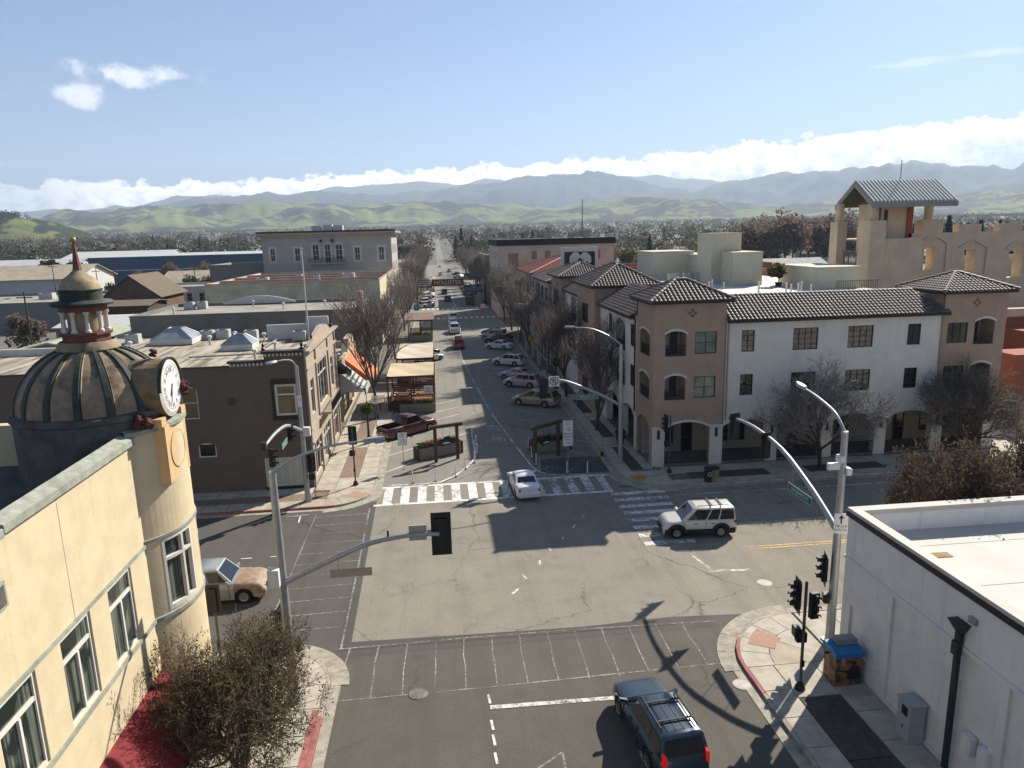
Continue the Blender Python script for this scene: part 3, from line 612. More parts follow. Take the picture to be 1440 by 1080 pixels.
    for k in range(n):
        A, B = 2*math.pi*k/n, 2*math.pi*(k+1)/n; q = lambda a, rr, x: (x, yc+rr*math.cos(a), zc+rr*math.sin(a))
        mb.poly([q(A, .97, -11.0), q(B, .97, -11.0), q(B, .97, X), q(A, .97, X)]); rim.poly([q(A, .97, X), q(B, .97, X), q(B, .82, X+.05), q(A, .82, X+.05)])
    ck = mb.build('clock', mat('clock_drum', (.26, .185, .105), .85, .25, 3., stain=.95, stain_col=(.05, .038, .028), stain_scale=.9, streak=.6), T, smooth=True)
    rim.build('clock_rim', M_wf, ck, smooth=True)
    mb = MB(); mb.extr([(X-.02, yc+.84*math.cos(2*math.pi*k/40), zc+.84*math.sin(2*math.pi*k/40)) for k in range(40)], (.06, 0, 0)); mb.build('clock_face', M_face, ck)
    mb = MB()
    for k in range(24):
        A, B = R_(180*k/24), R_(180*(k+1)/24); mb.hexa([q(A, .975, X-.04), q(B, .975, X-.04), q(B, .975, X+.07), q(A, .975, X+.07), q(A, 1.01, X-.04), q(B, 1.01, X-.04), q(B, 1.01, X+.07), q(A, 1.01, X+.07)])
    mb.build('clock_hood', M_dkgreen, ck)
    mb = MB(); fx = X+.046
    rom = ['III', 'II', 'I', 'XII', 'XI', 'X', 'IX', 'VIII', 'VII', 'VI', 'V', 'IIII']
    for k in range(60):
        a = 2*math.pi*k/60; mb.poly([q(a-.012, .70, fx), q(a+.012, .70, fx), q(a+.012, .75, fx), q(a-.012, .75, fx)])
    mb.build('minute_marks', M_black, ck, kind='stuff')
    for k, s in enumerate(rom):
        me = text_mesh(s, .24, M_black, 'numeral'); a = R_(30*k)        # angle from +Y(image right), counter-clockwise as seen from +X
        o = put('numeral', me, ck); th = a-math.pi/2
        ux = Vector((0, math.cos(th), math.sin(th))); uy = Vector((0, -math.sin(th), math.cos(th)))
        o.matrix_local = Matrix(((0, 0, 1, fx), (ux.y, uy.y, 0, yc+.58*math.cos(a)), (ux.z, uy.z, 0, zc+.58*math.sin(a)), (0, 0, 0, 1)))
    for (nm, a, ln, w) in (('hour_hand', R_(238), .34, .035), ('minute_hand', R_(255), .55, .022)):
        d = Vector((0, math.cos(a), math.sin(a))); p = Vector((0, -d.z, d.y)); c = Vector((fx+.01, yc, zc))
        MB().poly([c-d*.12-p*w, c+d*ln*.8-p*w, c+d*ln, c+d*ln*.8+p*w, c-d*.12+p*w]).build(nm, M_black, ck)
    # panel under the clock
    mb = MB(); mb.box(-9.6, X, 23.25, 25.15, 9.75, 11.72); pn = mb.build('panel', M_creamd, T, bevel=.02)
    mb = MB(); n = 40
    for k in range(n):
        A, B = 2*math.pi*k/n, 2*math.pi*(k+1)/n; e = lambda a, rr, x: (x, 24.2+rr*.62*math.cos(a), 10.75+rr*.62*math.sin(a))
        mb.hexa([e(A, .92, X), e(B, .92, X), e(B, .92, X+.03), e(A, .92, X+.03), e(A, 1.05, X), e(B, 1.05, X), e(B, 1.05, X+.03), e(A, 1.05, X+.03)])
    mb.build('ring_moulding', M_creamd, pn)
    for s in (-1, 1):
        mb = MB(); mb.box(-10.2, X, 24.2+s*.9-.2, 24.2+s*.9+.2, 11.72, 11.98); mb.build('clock_bracket', M_creamd, T)
    # ground floor: doors under the awning
    for k in range(4):
        o = W.window(T, 1.5+3.6*k, 4.2+3.6*k, .35, 3.0, M_bf, G_dark, 3, 1, .06, .08)
    return T
cream_building()
def bunting():
    rnd = random.Random(3)
    for (c, lab) in (((-9.55, 22.85, 12.02), 'maroon bunting rosette on the parapet left of the clock'), ((-8.9, 25.15, 12.6), 'maroon bunting rosette hanging at the right of the clock'), ((-9.4, 24.2, 13.98), 'maroon bow on top of the clock hood')):
        T = thing('bunting_rosette', lab, 'bunting', c, world=False, group='maroon bunting on the clock')
        mb = MB()
        R0 = .3 if c[2] < 13 else .16
        for k in range(14):
            a = 2*math.pi*k/14; mb.ball((.05*math.sin(3*a), R0*.62*math.cos(a), R0*.62*math.sin(a)), R0*.42, 6, (1, .6+.3*rnd.random(), .6+.3*rnd.random()))
        mb.build('ruffle', M_maroon, T, smooth=True)
        MB().ball((.1, 0, 0), R0*.3, 8).build('knot', M_maroon, T, smooth=True)
    T = thing('bunting_swag', 'maroon cloth swag draped along the parapet under the clock', 'bunting', (-9.35, 23.5, 11.9))
    mb = MB(); rows = []
    for i in range(13):
        s = i/12; row = []
        for j in range(5):
            t = j/4; row.append((.06*math.sin(i*2.1)+.12*math.sin(t*3.1)+.28*s, -.65+1.4*s, .18-.16*math.sin(s*math.pi)+.1*s-.36*t*(.7+.3*math.sin(i*1.9))))
        rows.append(row)
    for a, b in zip(rows, rows[1:]):
        for j in range(4): mb.poly([a[j], b[j], b[j+1], a[j+1]])
    mb.build('cloth', M_maroon, T, smooth=True, weld=True)
    mb = MB(); mb.tube([(0, -.65, .18), (.12, 0, .02), (.26, .75, .28)], .05, 6); mb.build('gathered_edge', M_maroon, T, smooth=True)
bunting()
def red_awning():
    T = thing('red_awning', 'dark red sloped shop awning on the cream building behind the bare tree', 'awning', (-9.8, 19.4, 2.5), world=True)
    M_aw = mat('awning_red', (.20, .015, .022), .8, .15, 4.)
    mb = MB(); mb.poly([(-9.8, 16.4, 3.5), (-9.8, 22.5, 3.5), (-8.0, 22.5, 2.7), (-8.0, 16.4, 2.7)]); mb.poly([(-9.8, 16.4, 3.5), (-8, 16.4, 2.7), (-9.8, 16.4, 2.7)]); mb.poly([(-9.8, 22.5, 3.5), (-8, 22.5, 2.7), (-9.8, 22.5, 2.7)]); mb.build('canopy', M_aw, T)
    mb = MB(); mb.box(-8.02, -7.99, 16.4, 22.5, 2.38, 2.7); mb.build('valance', M_aw, T)
    mb = MB()
    for y in (16.5, 19.4, 22.4): mb.tube([(-9.8, y, 2.6), (-8.05, y, 2.66)], .02, 5)
    mb.build('frame', M_steel, T)
red_awning()

M_trimw = mat('trim_white', (.70, .66, .60), .7, .08)
def vent(T, x, y, z, h=.7, r=.16):
    MB().lathe(x, y, [(r*.6, z), (r*.6, z+h*.7), (r*1.3, z+h*.72), (r*1.2, z+h*.9), (0, z+h)], 10).build('roof_vent', M_trimw, T, smooth=True)
# ---- white building on the right, foreground
def white_building():
    T = thing('white_flat_building', 'white painted flat roofed building with black edge band and green downpipe', 'building', (24, 12, 0), world=True)
    Mw = mat('painted_white_wall', (.86, .84, .80), .85, .05, 1.4, .35, stain=.2, stain_col=(.5, .48, .46), stain_scale=.5, streak=.3)
    Mwr = mat('white_roof_membrane', (.62, .58, .52), .8, .06, .7, stain=.35, stain_col=(.52, .45, .36), stain_scale=.3)
    W = Wall((15.8, 25.0), (0, -1), (1, 0)); W.n = (-1, 0)
    L = 32.; mb = MB()
    W.wall(mb, L, 0, 4.5, [(.55, 2.72, 1.0, 2.75), (3.05, 7.9, .25, 4.4), (8.4, 13.4, .25, 4.4), (13.9, 19., .25, 4.4)], .1)
    for h in ((.55, 2.72, 1.0, 2.75), (3.05, 7.9, .25, 4.4), (8.4, 13.4, .25, 4.4), (13.9, 19., .25, 4.4)): mb.poly([W.pt(h[0], h[2], -.1), W.pt(h[1], h[2], -.1), W.pt(h[1], h[3], -.1), W.pt(h[0], h[3], -.1)])
    W.box(mb, -.02, L, 4.5, 4.62, -.2, .07); mb.poly([W.pt(0, 4.6, 0), W.pt(L, 4.6, 0), W.pt(L, 6.4, 0), W.pt(0, 6.4, 0)])
    mb.poly([(15.8, 25, 0), (52, 25, 0), (52, 25, 6.4), (15.8, 25, 6.4)]); mb.poly([(15.8, -7, 0), (52, -7, 0), (52, -7, 6.4), (15.8, -7, 6.4)]); mb.poly([(52, -7, 0), (52, 25, 0), (52, 25, 6.4), (52, -7, 6.4)])
    mb.box(16.1, 16.15, -7, 24.7, 5.6, 6.4); mb.box(16.1, 52, 24.66, 24.7, 5.6, 6.4)
    mb.build('wall', Mw, T)
    mb = MB(); W.box(mb, -.06, L, 6.28, 6.48, .003, .08); mb.build('edge_band', M_black, T)
    mb = MB(); mb.hexa([(15.76, -7, 6.48), (16.18, -7, 6.4), (16.18, 24.64, 6.4), (15.76, 25.05, 6.48), (15.76, -7, 6.62), (16.18, -7, 6.6), (16.18, 24.64, 6.6), (15.76, 25.05, 6.62)]); mb.hexa([(16.18, 24.64, 6.4), (52, 24.64, 6.4), (52, 25.05, 6.48), (15.76, 25.05, 6.48), (16.18, 24.64, 6.6), (52, 24.64, 6.6), (52, 25.05, 6.62), (15.76, 25.05, 6.62)]); mb.build('coping', Mwr, T)
    MB().box(16.15, 51.8, -7, 24.66, 5.2, 5.65).build('roof', Mwr, T)
    for k in range(9): MB().box(16.2, 51, 23.2-3.1*k, 23.28-3.1*k, 5.65, 5.662).build('membrane_seam', Mwr, T)
    for vx, vy in ((19.5, 18.4), (21.5, 21.5)): vent(T, vx, vy, 5.65, .7)
    mb = MB(); mb.box(17.5, 18.2, 22.2, 22.6, 5.663, 5.67); mb.build('rust_patch', mat('roof_rust', (.35, .22, .1), .9, .3, 3.), T)
    Mdp = mat('downpipe_green', (.012, .03, .026), .5, .2)
    mb = MB(); mb.hexa([(15.6, 18.42, 5.05), (15.78, 18.42, 5.05), (15.78, 18.62, 5.05), (15.6, 18.62, 5.05), (15.42, 18.22, 5.42), (15.79, 18.22, 5.42), (15.79, 18.82, 5.42), (15.42, 18.82, 5.42)]); mb.box(15.58, 15.76, 18.43, 18.61, 4.75, 5.05); mb.box(15.52, 15.72, 18.4, 18.64, 4.3, 4.75); mb.box(15.6, 15.74, 18.44, 18.6, .2, 4.3); mb.build('downpipe', Mdp, T)
    mb = MB(); mb.box(15.7, 15.8, 18.0, 18.3, 5.55, 5.75); mb.build('wall_lamp', M_steel, T)
    for y in (17.75, 17.1): MB().box(15.62, 15.86, y-.2, y+.2, 1.35, 2.0).build('wall_box', Mw, T, bevel=.02)
    return T
white_building()

# ---- barrel-tile roofs
M_tile = mat('roof_tile_brown', (.16, .125, .105), .62, .3, 2., spec=.3, stain=.3, stain_col=(.16, .12, .1))
M_tilered = mat('roof_tile_red', (.30, .075, .04), .55, .3, 2., spec=.4)
def tile_plane(mb, e0, e1, r0, r1, col=.31, row=.36, rad=.122):
    "barrel tiles on the slope between eave e0-e1 and ridge r0-r1 (r0==r1 for a hip end)"
    e0, e1, r0, r1 = map(Vector, (e0, e1, r0, r1)); ed = e1-e0; L = ed.length; u = ed/L
    mid = (r0+r1)/2-e0; vdir = (mid-u*mid.dot(u)); V = vdir.length; v = vdir/V; nrm = u.cross(v).normalized()
    if nrm.z < 0: nrm = -nrm
    ua, ub = (r0-e0).dot(u), (r1-e0).dot(u)
    mb.poly([e0, e1, r1, r0] if (r1-r0).length > .01 else [e0, e1, r0])
    n = int(L/col)
    for i in range(n):
        uc = (i+.5)*L/n
        if uc < ua: vm = V*uc/ua if ua > 0 else V
        elif uc > ub: vm = V*(L-uc)/(L-ub) if L > ub else V
        else: vm = V
        nr = max(1, int(vm/row+.6))
        for j in range(nr):
            a, b = j*row, min(vm, (j+1)*row+.04)
            if b-a < .06: continue
            ring = []
            for (vv, lift, rr) in ((a, .05, rad), (b, .015, rad*.86)):
                ring.append([e0+u*(uc+rr*math.cos(t))+v*vv+nrm*(lift+rr*.75*math.sin(t)) for t in (math.pi, math.pi*.75, math.pi*.5, math.pi*.25, 0)])
            k = len(mb.v); mb.v += [tuple(p) for q in ring for p in q]
            for s in range(4): mb.f.append((k+s, k+s+1, k+6+s, k+5+s))
            mb.f.append((k+4, k+3, k+2, k+1, k))
def ridge_caps(mb, a, b, r=.16, step=.4):
    a, b = Vector(a), Vector(b); n = max(1, int((b-a).length/step))
    for k in range(n): mb.tube([a+(b-a)*k/n+Vector((0, 0, .06)), a+(b-a)*(k+1.1)/n+Vector((0, 0, .04))], [r, r*.85], 8)
def hip_roof(T, x0, x1, y0, y1, z, h, m, ov=.45, thick=.18):
    "pyramid/hip roof with tiles"
    X0, X1, Y0, Y1 = x0-ov, x1+ov, y0-ov, y1+ov; w, l = X1-X0, Y1-Y0; cx, cy = (X0+X1)/2, (Y0+Y1)/2
    if w > l: r0, r1 = (X0+l/2, cy, z+h), (X1-l/2, cy, z+h)
    else: r0, r1 = (cx, Y0+w/2, z+h), (cx, Y1-w/2, z+h)
    mb = MB(); a, b, c, d = (X0, Y0, z), (X1, Y0, z), (X1, Y1, z), (X0, Y1, z)
    if w >= l: tile_plane(mb, a, b, r0, r1); tile_plane(mb, b, c, r1, r1); tile_plane(mb, c, d, r1, r0); tile_plane(mb, d, a, r0, r0)
    else: tile_plane(mb, a, b, r0, r0); tile_plane(mb, b, c, r0, r1); tile_plane(mb, c, d, r1, r1); tile_plane(mb, d, a, r1, r0)
    for p, q in ((a, r0), (b, r1 if w >= l else r0), (c, r1), (d, r0 if w >= l else r1)): ridge_caps(mb, p, q)
    if (Vector(r0)-Vector(r1)).length > .3: ridge_caps(mb, r0, r1)
    o = mb.build('roof_tiles', m, T, kind='stuff')
    MB().box(X0+.02, X1-.02, Y0+.02, Y1-.02, z-thick, z-.01).build('eave', mat('eave_dark', (.05, .035, .03), .8, .2), T)
    return o

# ---- three-storey arcade building on the right
def arcade_building():
    T = thing('arcade_apartment_building', 'three storey pink and white stucco building with arcade and tiled corner towers', 'building', (28, 62, 0), world=True)
    Mp = mat('stucco_pink', (.45, .32, .24), .92, .07, 1., .25, streak=.25, stain=.12, stain_scale=.3)
    Mw = mat('stucco_offwhite', (.80, .75, .665), .92, .06, 1., .25, streak=.22, stain=.14, stain_col=(.42, .39, .34), stain_scale=.3)
    Mt = mat('arch_trim_white', (.70, .66, .58), .85, .05)
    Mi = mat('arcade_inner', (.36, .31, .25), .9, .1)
    Mcr = mat('penthouse_cream', (.66, .60, .45), .9, .06, .8)
    Mrf = mat('arcade_roof_white', (.72, .70, .66), .85, .08, .5, stain=.3)
    F = Wall((15.5, 50.0), (1, 0), (0, -1)); S = Wall((15.5, 50.0), (0, 1), (-1, 0))
    dn = lambda x: x-15.5
    # front: arcade openings between pillars
    pil = [(15.5, 16.4), (19.95, 20.9), (24.4, 25.25), (28.85, 29.65), (33.2, 34.05), (37.9, 38.7), (42.2, 43.1)]
    arches = [(dn(a[1]), dn(b[0]), 0.0, 3.45, .5, .6) for a, b in zip(pil, pil[1:])]
    fl = []
    tw_w = [(18.6, 20.25, 8.57, 10.2), (18.6, 20.25, 5.24, 6.87)]
    tw_a = [(16.36, 17.95, 8.45, 10.35), (16.36, 17.95, 5.15, 7.05)]
    wh_w = [(22.15, 23.15, 8.58, 10.2), (22.15, 23.15, 5.28, 6.88), (26.13, 28.08, 8.55, 10.2), (26.13, 28.08, 5.2, 6.85), (30.43, 32.44, 8.55, 10.2), (30.43, 32.44, 5.2, 6.85), (35.19, 36.25, 8.57, 10.18), (35.19, 36.25, 5.21, 6.8)]
    t2_w = [(38.4, 40.05, 8.57, 10.13), (38.4, 40.05, 5.2, 6.8)]
    t2_a = [(40.6, 42.25, 8.4, 10.4), (40.6, 42.25, 5.1, 7.0)]
    def sec(x0, x1, ztop, arch_ids, wins, bal, m, nm):
        mb = MB(); hs = [arches[i] for i in arch_ids]+[(dn(a), dn(b), c, d) for a, b, c, d in wins]+[(dn(a), dn(b), c, d, .28, 1.4) for a, b, c, d in bal]
        F.wall(mb, dn(x1), 0, ztop, hs, .16, u_start=dn(x0)); return mb.build(nm, m, T)
    sec(15.5, 20.95, 12.45, [0], tw_w, tw_a, Mp, 'tower_wall'); sec(20.95, 38.0, 11.0, [1, 2, 3, 4], wh_w, [], Mw, 'front_wall'); sec(38.0, 43.15, 12.45, [5], t2_w, t2_a, Mp, 'tower_wall')
    # arcade back-side: pillars have depth, inner wall, floor slab
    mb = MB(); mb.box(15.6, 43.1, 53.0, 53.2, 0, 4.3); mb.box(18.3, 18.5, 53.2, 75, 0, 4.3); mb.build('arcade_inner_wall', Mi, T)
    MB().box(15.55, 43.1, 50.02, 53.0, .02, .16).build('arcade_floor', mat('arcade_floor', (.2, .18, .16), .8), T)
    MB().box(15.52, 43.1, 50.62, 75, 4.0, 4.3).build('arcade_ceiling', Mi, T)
    for a, b in pil:
        mb = MB(); mb.box(a+.002, b-.002, 50.004, 50.6, 0, 3.0); o = mb.build('pillar', Mw, T)
        mb = MB(); mb.box(a-.03, b+.03, 49.96, 50.0, 0, 3.0); mb.box(a-.08, b+.08, 49.9, 50.0, 3.0, 3.14); mb.build('pillar_face', Mt, o)
        mb = MB(); c = (a+b)/2; mb.box(c-.09, c+.09, 49.9, 49.97, 2.2, 2.9); mb.build('wall_lantern', M_black, o)
    for k, (a, b, c, d, rise, _) in enumerate(arches):
        mb = MB(); F.arch_trim(mb, a, b, d, rise, .16, 0, .05); mb.build('arch_trim', Mt, T)
        # ground floor windows on the inner wall and iron fence between pillars
        xa, xb = a+15.5, b+15.5; I = Wall((0, 53.0), (1, 0), (0, -1))
        I.window(T, xa+.3, xa+1.7, .9, 2.9, M_bf, G_dark, 2, 2, .05, .06)
        if k % 2 == 0: I.window(T, xb-1.2, xb-.3, .16, 2.6, M_bf, G_dark, 1, 2, .05, .08)
        else: I.window(T, xb-1.6, xb-.4, .9, 2.6, M_bf, G_dark, 2, 1, .05, .06)
        mb = MB(); mb.box(xa, xb, 50.2, 50.24, 1.05, 1.1); mb.box(xa, xb, 50.2, 50.24, .22, .26)
        for q in range(int((xb-xa)/.14)): mb.box(xa+.07+.14*q, xa+.09+.14*q, 50.21, 50.23, .16, 1.05)
        mb.build('iron_fence', M_black, T)
    rnd = random.Random(9)
    for i, (a, b, c, d) in enumerate(tw_w): F.window(T, dn(a), dn(b), c, d, M_bf, G_green, 2, 2, -.1, .05)
    for i, (a, b, c, d) in enumerate(wh_w):
        big = b-a > 1.5; F.window(T, dn(a), dn(b), c, d, M_bf, G_warm if i in (0, 2, 4) else G_dark, 4 if big else 2, 4, -.1, .05, mw=.035)
    for (a, b, c, d) in t2_w: F.window(T, dn(a), dn(b), c, d, M_bf, G_warm, 3, 1, -.1, .05)
    def balcony(Wl, u0, u1, z0, z1, depth=1.4):
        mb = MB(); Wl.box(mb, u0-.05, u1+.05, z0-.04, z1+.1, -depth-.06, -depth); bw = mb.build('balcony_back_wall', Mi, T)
        mb = MB(); Wl.box(mb, u0+.5*(u1-u0), u0+.85*(u1-u0), z0, z1-.15, -depth, -depth+.04); mb.build('balcony_door', M_bf, T)
        mb = MB(); Wl.box(mb, u0, u1, z0+.75, z0+.8, -.12, -.07)
        nb = int((u1-u0)/.11)
        for q in range(nb): uu = u0+(q+.5)*(u1-u0)/nb; Wl.box(mb, uu-.012, uu+.012, z0, z0+.76, -.105, -.085)
        mb.build('balcony_railing', M_black, T)
        mb = MB(); Wl.arch_trim(mb, u0-.06, u1+.06, z1, .28, .15, 0, .06); mb.build('arch_trim', Mt, T)
        mb = MB(); Wl.box(mb, u0+.1, u0+.45, z0, z0+.5, -.8, -.5); mb.build('balcony_planter', M_black, T)
    for (a, b, c, d) in tw_a+t2_a: balcony(F, dn(a), dn(b), c, d)
    for x in (18.35, 40.6):                                            # four-tile vents
        for (dx, dz) in ((-.22, 0), (.22, 0), (0, .2), (0, -.2)):
            mb = MB(); mb.extr([(x+dx+.12*math.cos(k*math.pi/4), 49.97, 11.6+dz+.12*math.sin(k*math.pi/4)) for k in range(8)], (0, .05, 0)); mb.build('tile_vent', M_tile, T)
    # west side along the street: tower / white / dark tower / white / tower
    s_arch = [(0.85, 4.0, 0, 3.45, .6, .6), (5.0, 9.0, 0, 3.3, .6, .6), (10., 14.5, 0, 3.3, .6, .6)]
    mb = MB(); S.wall(mb, 4.6, 0, 12.45, [s_arch[0], (1.0, 3.6, 8.3, 10.3, .45, 1.4), (1.0, 3.6, 5.0, 7.0, .45, 1.4)], .16); mb.build('tower_side_wall', Mp, T)
    S.arch_trim(MB(), 1.0, 3.6, 10.3, .45)
    for z in (8.3, 5.0): balcony(S, 1.0, 3.6, z, z+2.0)
    mb = MB(); S.wall(mb, 17.2, 0, 10.9, [s_arch[1], s_arch[2], (5.2, 6.4, 8.4, 10.2), (5.2, 6.4, 5.1, 6.9), (8.0, 11.2, 7.6, 10.3, .6, 1.4), (8.0, 11.2, 4.6, 7.0, .6, 1.4), (12.6, 13.8, 8.6, 10.3), (12.6, 13.8, 5.2, 6.9)], .16, u_start=4.6); mb.build('side_wall', Mw, T)
    for z0, z1 in ((7.6, 10.3), (4.6, 7.0)): balcony(S, 8.0, 11.2, z0, z1)
    for (a, b, c, d) in ((5.2, 6.4, 8.4, 10.2), (5.2, 6.4, 5.1, 6.9), (12.6, 13.8, 8.6, 10.3), (12.6, 13.8, 5.2, 6.9)): S.window(T, a, b, c, d, M_bf, G_dark, 1, 2, -.1, .06)
    mb = MB(); mb.box(14.9, 15.5, 67.2, 75.6, 0, 12.4); S2 = Wall((14.9, 67.2), (0, 1), (-1, 0)); mb.box(15.5, 21, 67.2, 75.6, 11, 12.4); mb.build('street_tower', Mp, T)
    for z in (8.6, 5.0, 1.): S2.window(T, 3., 5.4, z, z+1.9, M_bf, G_dark, 2, 2, .05, .08)
    mb = MB(); S.wall(mb, 36.0, 0, 10.9, [(27, 28.2, 8.5, 10.2), (29.5, 32.5, 7.6, 10.4, .5, 1.3), (29.5, 32.5, 4.2, 7.0, .5, 1.3), (27, 28.2, 5.0, 6.8)], .16, u_start=25.6); mb.build('side_wall', Mw, T)
    for z in (7.6, 4.2): balcony(S, 29.5, 32.5, z, z+2.8, 1.3)
    for z in (8.5, 5.0): S.window(T, 27, 28.2, z, z+1.7, M_bf, G_dark, 1, 2, -.1, .06)
    mb = MB(); mb.box(14.9, 21, 86, 93.2, 0, 12.3); mb.build('street_tower', Mp, T); S3 = Wall((14.9, 86), (0, 1), (-1, 0))
    for z in (8.4, 4.8): S3.window(T, 2., 4.6, z, z+2.2, M_bf, G_dark, 2, 2, .05, .08)
    for u in (4.6, 9.4, 14.9):
        mb = MB(); S.box(mb, u-.35, u+.35, 0, 3.0, -.6, .05); mb.build('pillar', Mt, T)
    # core volume and roof deck
    mb = MB(); mb.box(17.0, 42.9, 53.2, 93, 4.3, 11.28); mb.box(15.52, 17.0, 54.6, 93, 10.4, 11.0); mb.box(21.2, 43.1, 51.7, 53.2, 7.9, 11.2); mb.box(16.2, 42.9, 51.65, 53.2, 4.3, 4.9); mb.build('core_wall', Mw, T)
    for bx_ in ((15.5, 20.74, 54.3, 54.55, 10.9, 12.4), (20.75, 20.98, 50.2, 54.5, 10.9, 12.4), (38.02, 38.25, 50.2, 55, 10.9, 12.4), (42.9, 43.14, 50.1, 55, 0, 12.4), (38.26, 42.89, 54.8, 54.99, 10.9, 12.4)): MB().box(*bx_).build('tower_back_wall', Mp, T)
    MB().box(16.4, 43, 52.4, 93, 11.3, 11.36).build('roof_deck', Mrf, T)
    hip_roof(T, 15.5, 20.95, 50.0, 54.6, 12.5, 1.35, M_tile); hip_roof(T, 38.0, 43.15, 50.0, 55.0, 12.5, 1.25, M_tile)
    hip_roof(T, 14.9, 21.0, 67.2, 75.6, 12.45, 1.9, M_tile); hip_roof(T, 14.9, 21, 86, 93.2, 12.35, 1.5, M_tile)
    mb = MB(); tile_plane(mb, (21.0, 49.55, 10.98), (38.3, 49.55, 10.98), (21.0, 52.6, 12.55), (37.0, 52.6, 12.55)); ridge_caps(mb, (21.0, 52.6, 12.5), (37.0, 52.6, 12.5), .12)
    mb.build('roof_tiles', M_tile, T, kind='stuff')
    mb = MB(); mb.poly([(21, 52.6, 12.55), (37, 52.6, 12.55), (37, 52.6, 11.3), (21, 52.6, 11.3)]); mb.poly([(38.3, 49.55, 10.98), (38.0, 52.6, 11.3), (37, 52.6, 12.55)]); mb.build('mansard_back', Mrf, T)
    MB().box(21.0, 38.3, 49.6, 50.05, 10.78, 10.95).build('eave', _M['eave_dark'], T)
    for (ya, yb) in ((54.9, 67.0), (75.8, 85.8)):
        mb = MB(); tile_plane(mb, (15.0, yb, 10.9), (15.0, ya, 10.9), (18.6, yb, 12.7), (18.6, ya, 12.7)); mb.build('roof_tiles', M_tile, T, kind='stuff')
        MB().box(15.02, 15.5, ya, yb, 10.7, 10.87).build('eave', _M['eave_dark'], T)
        mb = MB(); mb.poly([(18.6, ya, 12.7), (18.6, yb, 12.7), (18.6, yb, 11.3), (18.6, ya, 11.3)]); mb.build('mansard_back', Mrf, T)
    # downpipes
    for (x, y) in ((21.1, 49.92), (37.9, 49.92)):
        MB().tube([(x, y, 10.7), (x, y, 3.4)], .06, 6).build('downpipe', Mp, T)
    MB().tube([(15.42, 54.8, 10.8), (15.42, 54.8, 3.2)], .06, 6).build('downpipe', M_black, T)
    # penthouses, machines and vents on the roof
    for (x0, x1, y0, y1, zt) in ((32.3, 35.7, 76.0, 82.0, 14.9), (32.2, 35.0, 82.0, 97, 14.4), (31.2, 34.7, 79.5, 84.0, 17.0), (37.8, 42.3, 68.2, 76.2, 13.45), (27.5, 33, 90, 97, 14.8)):
        mb = MB(); mb.box(x0, x1, y0, y1, 11.36, zt); mb.box(x0-.06, x1+.06, y0-.06, y1+.06, zt, zt+.12); mb.build('penthouse', Mcr, T)
    for k in range(6):
        x, y = 27.5+.9*k, 83.+1.2*(k % 2); mb = MB(); mb.box(x, x+.75, y, y+.75, 11.36, 12.5); o = mb.build('rooftop_unit', mat('unit_grey', (.5, .5, .48), .6, .1), T, bevel=.03)
        MB().lathe(x+.375, y+.375, [(.3, 12.5), (.3, 12.56), (.0, 12.56)], 12).build('fan', M_black, o)
    for k, (x, y, h) in enumerate(((28.5, 73, .8), (29.0, 73.4, 1.), (29.9, 72.5, .7), (33.5, 66, 1.), (34.1, 66.2, .8), (34.6, 65.8, .9), (35.3, 66.5, 1.), (36.0, 66, .7), (24, 62, .6), (25.5, 66, .7), (31.2, 67, 1.1))):
        MB().cyl((x, y, 11.36), (x, y, 11.36+h), .09, n=8).build('vent_pipe', M_wf, T)
    mb = MB()
    for k in range(24): mb.box(38+.18*k, 38.03+.18*k, 65.0, 65.03, 11.36, 12.4)
    mb.box(38, 42.4, 64.99, 65.04, 12.36, 12.42); mb.build('roof_railing', M_black, T)
    return T
arcade_building()
# ================================================================== other buildings
def streaky(name, col, dark, sx=.12, sy=1.6, amt=.8):
    m = bpy.data.materials.new(name); _M[name] = m; m.use_nodes = True; nt = m.node_tree; b = nt.nodes['Principled BSDF']; b.inputs['Roughness'].default_value = .9
    v = nd(nt, 'ShaderNodeTexCoord').outputs['Object']; mp = nd(nt, 'ShaderNodeMapping', inp={2: (0, 0, R_(24)), 3: (sy, sx, 1)}); lk(nt, v, mp.inputs[0])
    n = nd(nt, 'ShaderNodeTexNoise', inp={'Scale': 1., 'Detail': 7., 'Roughness': .7}); lk(nt, mp.outputs[0], n.inputs['Vector'])
    n2 = nd(nt, 'ShaderNodeTexNoise', inp={'Scale': .3, 'Detail': 5.}); lk(nt, v, n2.inputs['Vector'])
    c = mixc(nt, mth(nt, 'MULTIPLY', sstep(nt, n.outputs[0], .42, .62), amt), col, dark); c = mixc(nt, mth(nt, 'MULTIPLY', sstep(nt, n2.outputs[0], .45, .7), .4), c, tuple(x*.7 for x in col))
    lk(nt, c, b.inputs['Base Color']); return m
M_tanroof = streaky('roof_tan_streaked', (.42, .365, .28), (.12, .09, .065), amt=.95)
M_darkbrick = brickmat('painted_brick_brown', (.165, .132, .108), (.175, .142, .116), (.145, .117, .096), var=.25)
M_facade = mat('facade_cream', (.42, .35, .265), .85, .1, 1.5)
M_trimw = mat('trim_white', (.70, .66, .60), .7, .08)
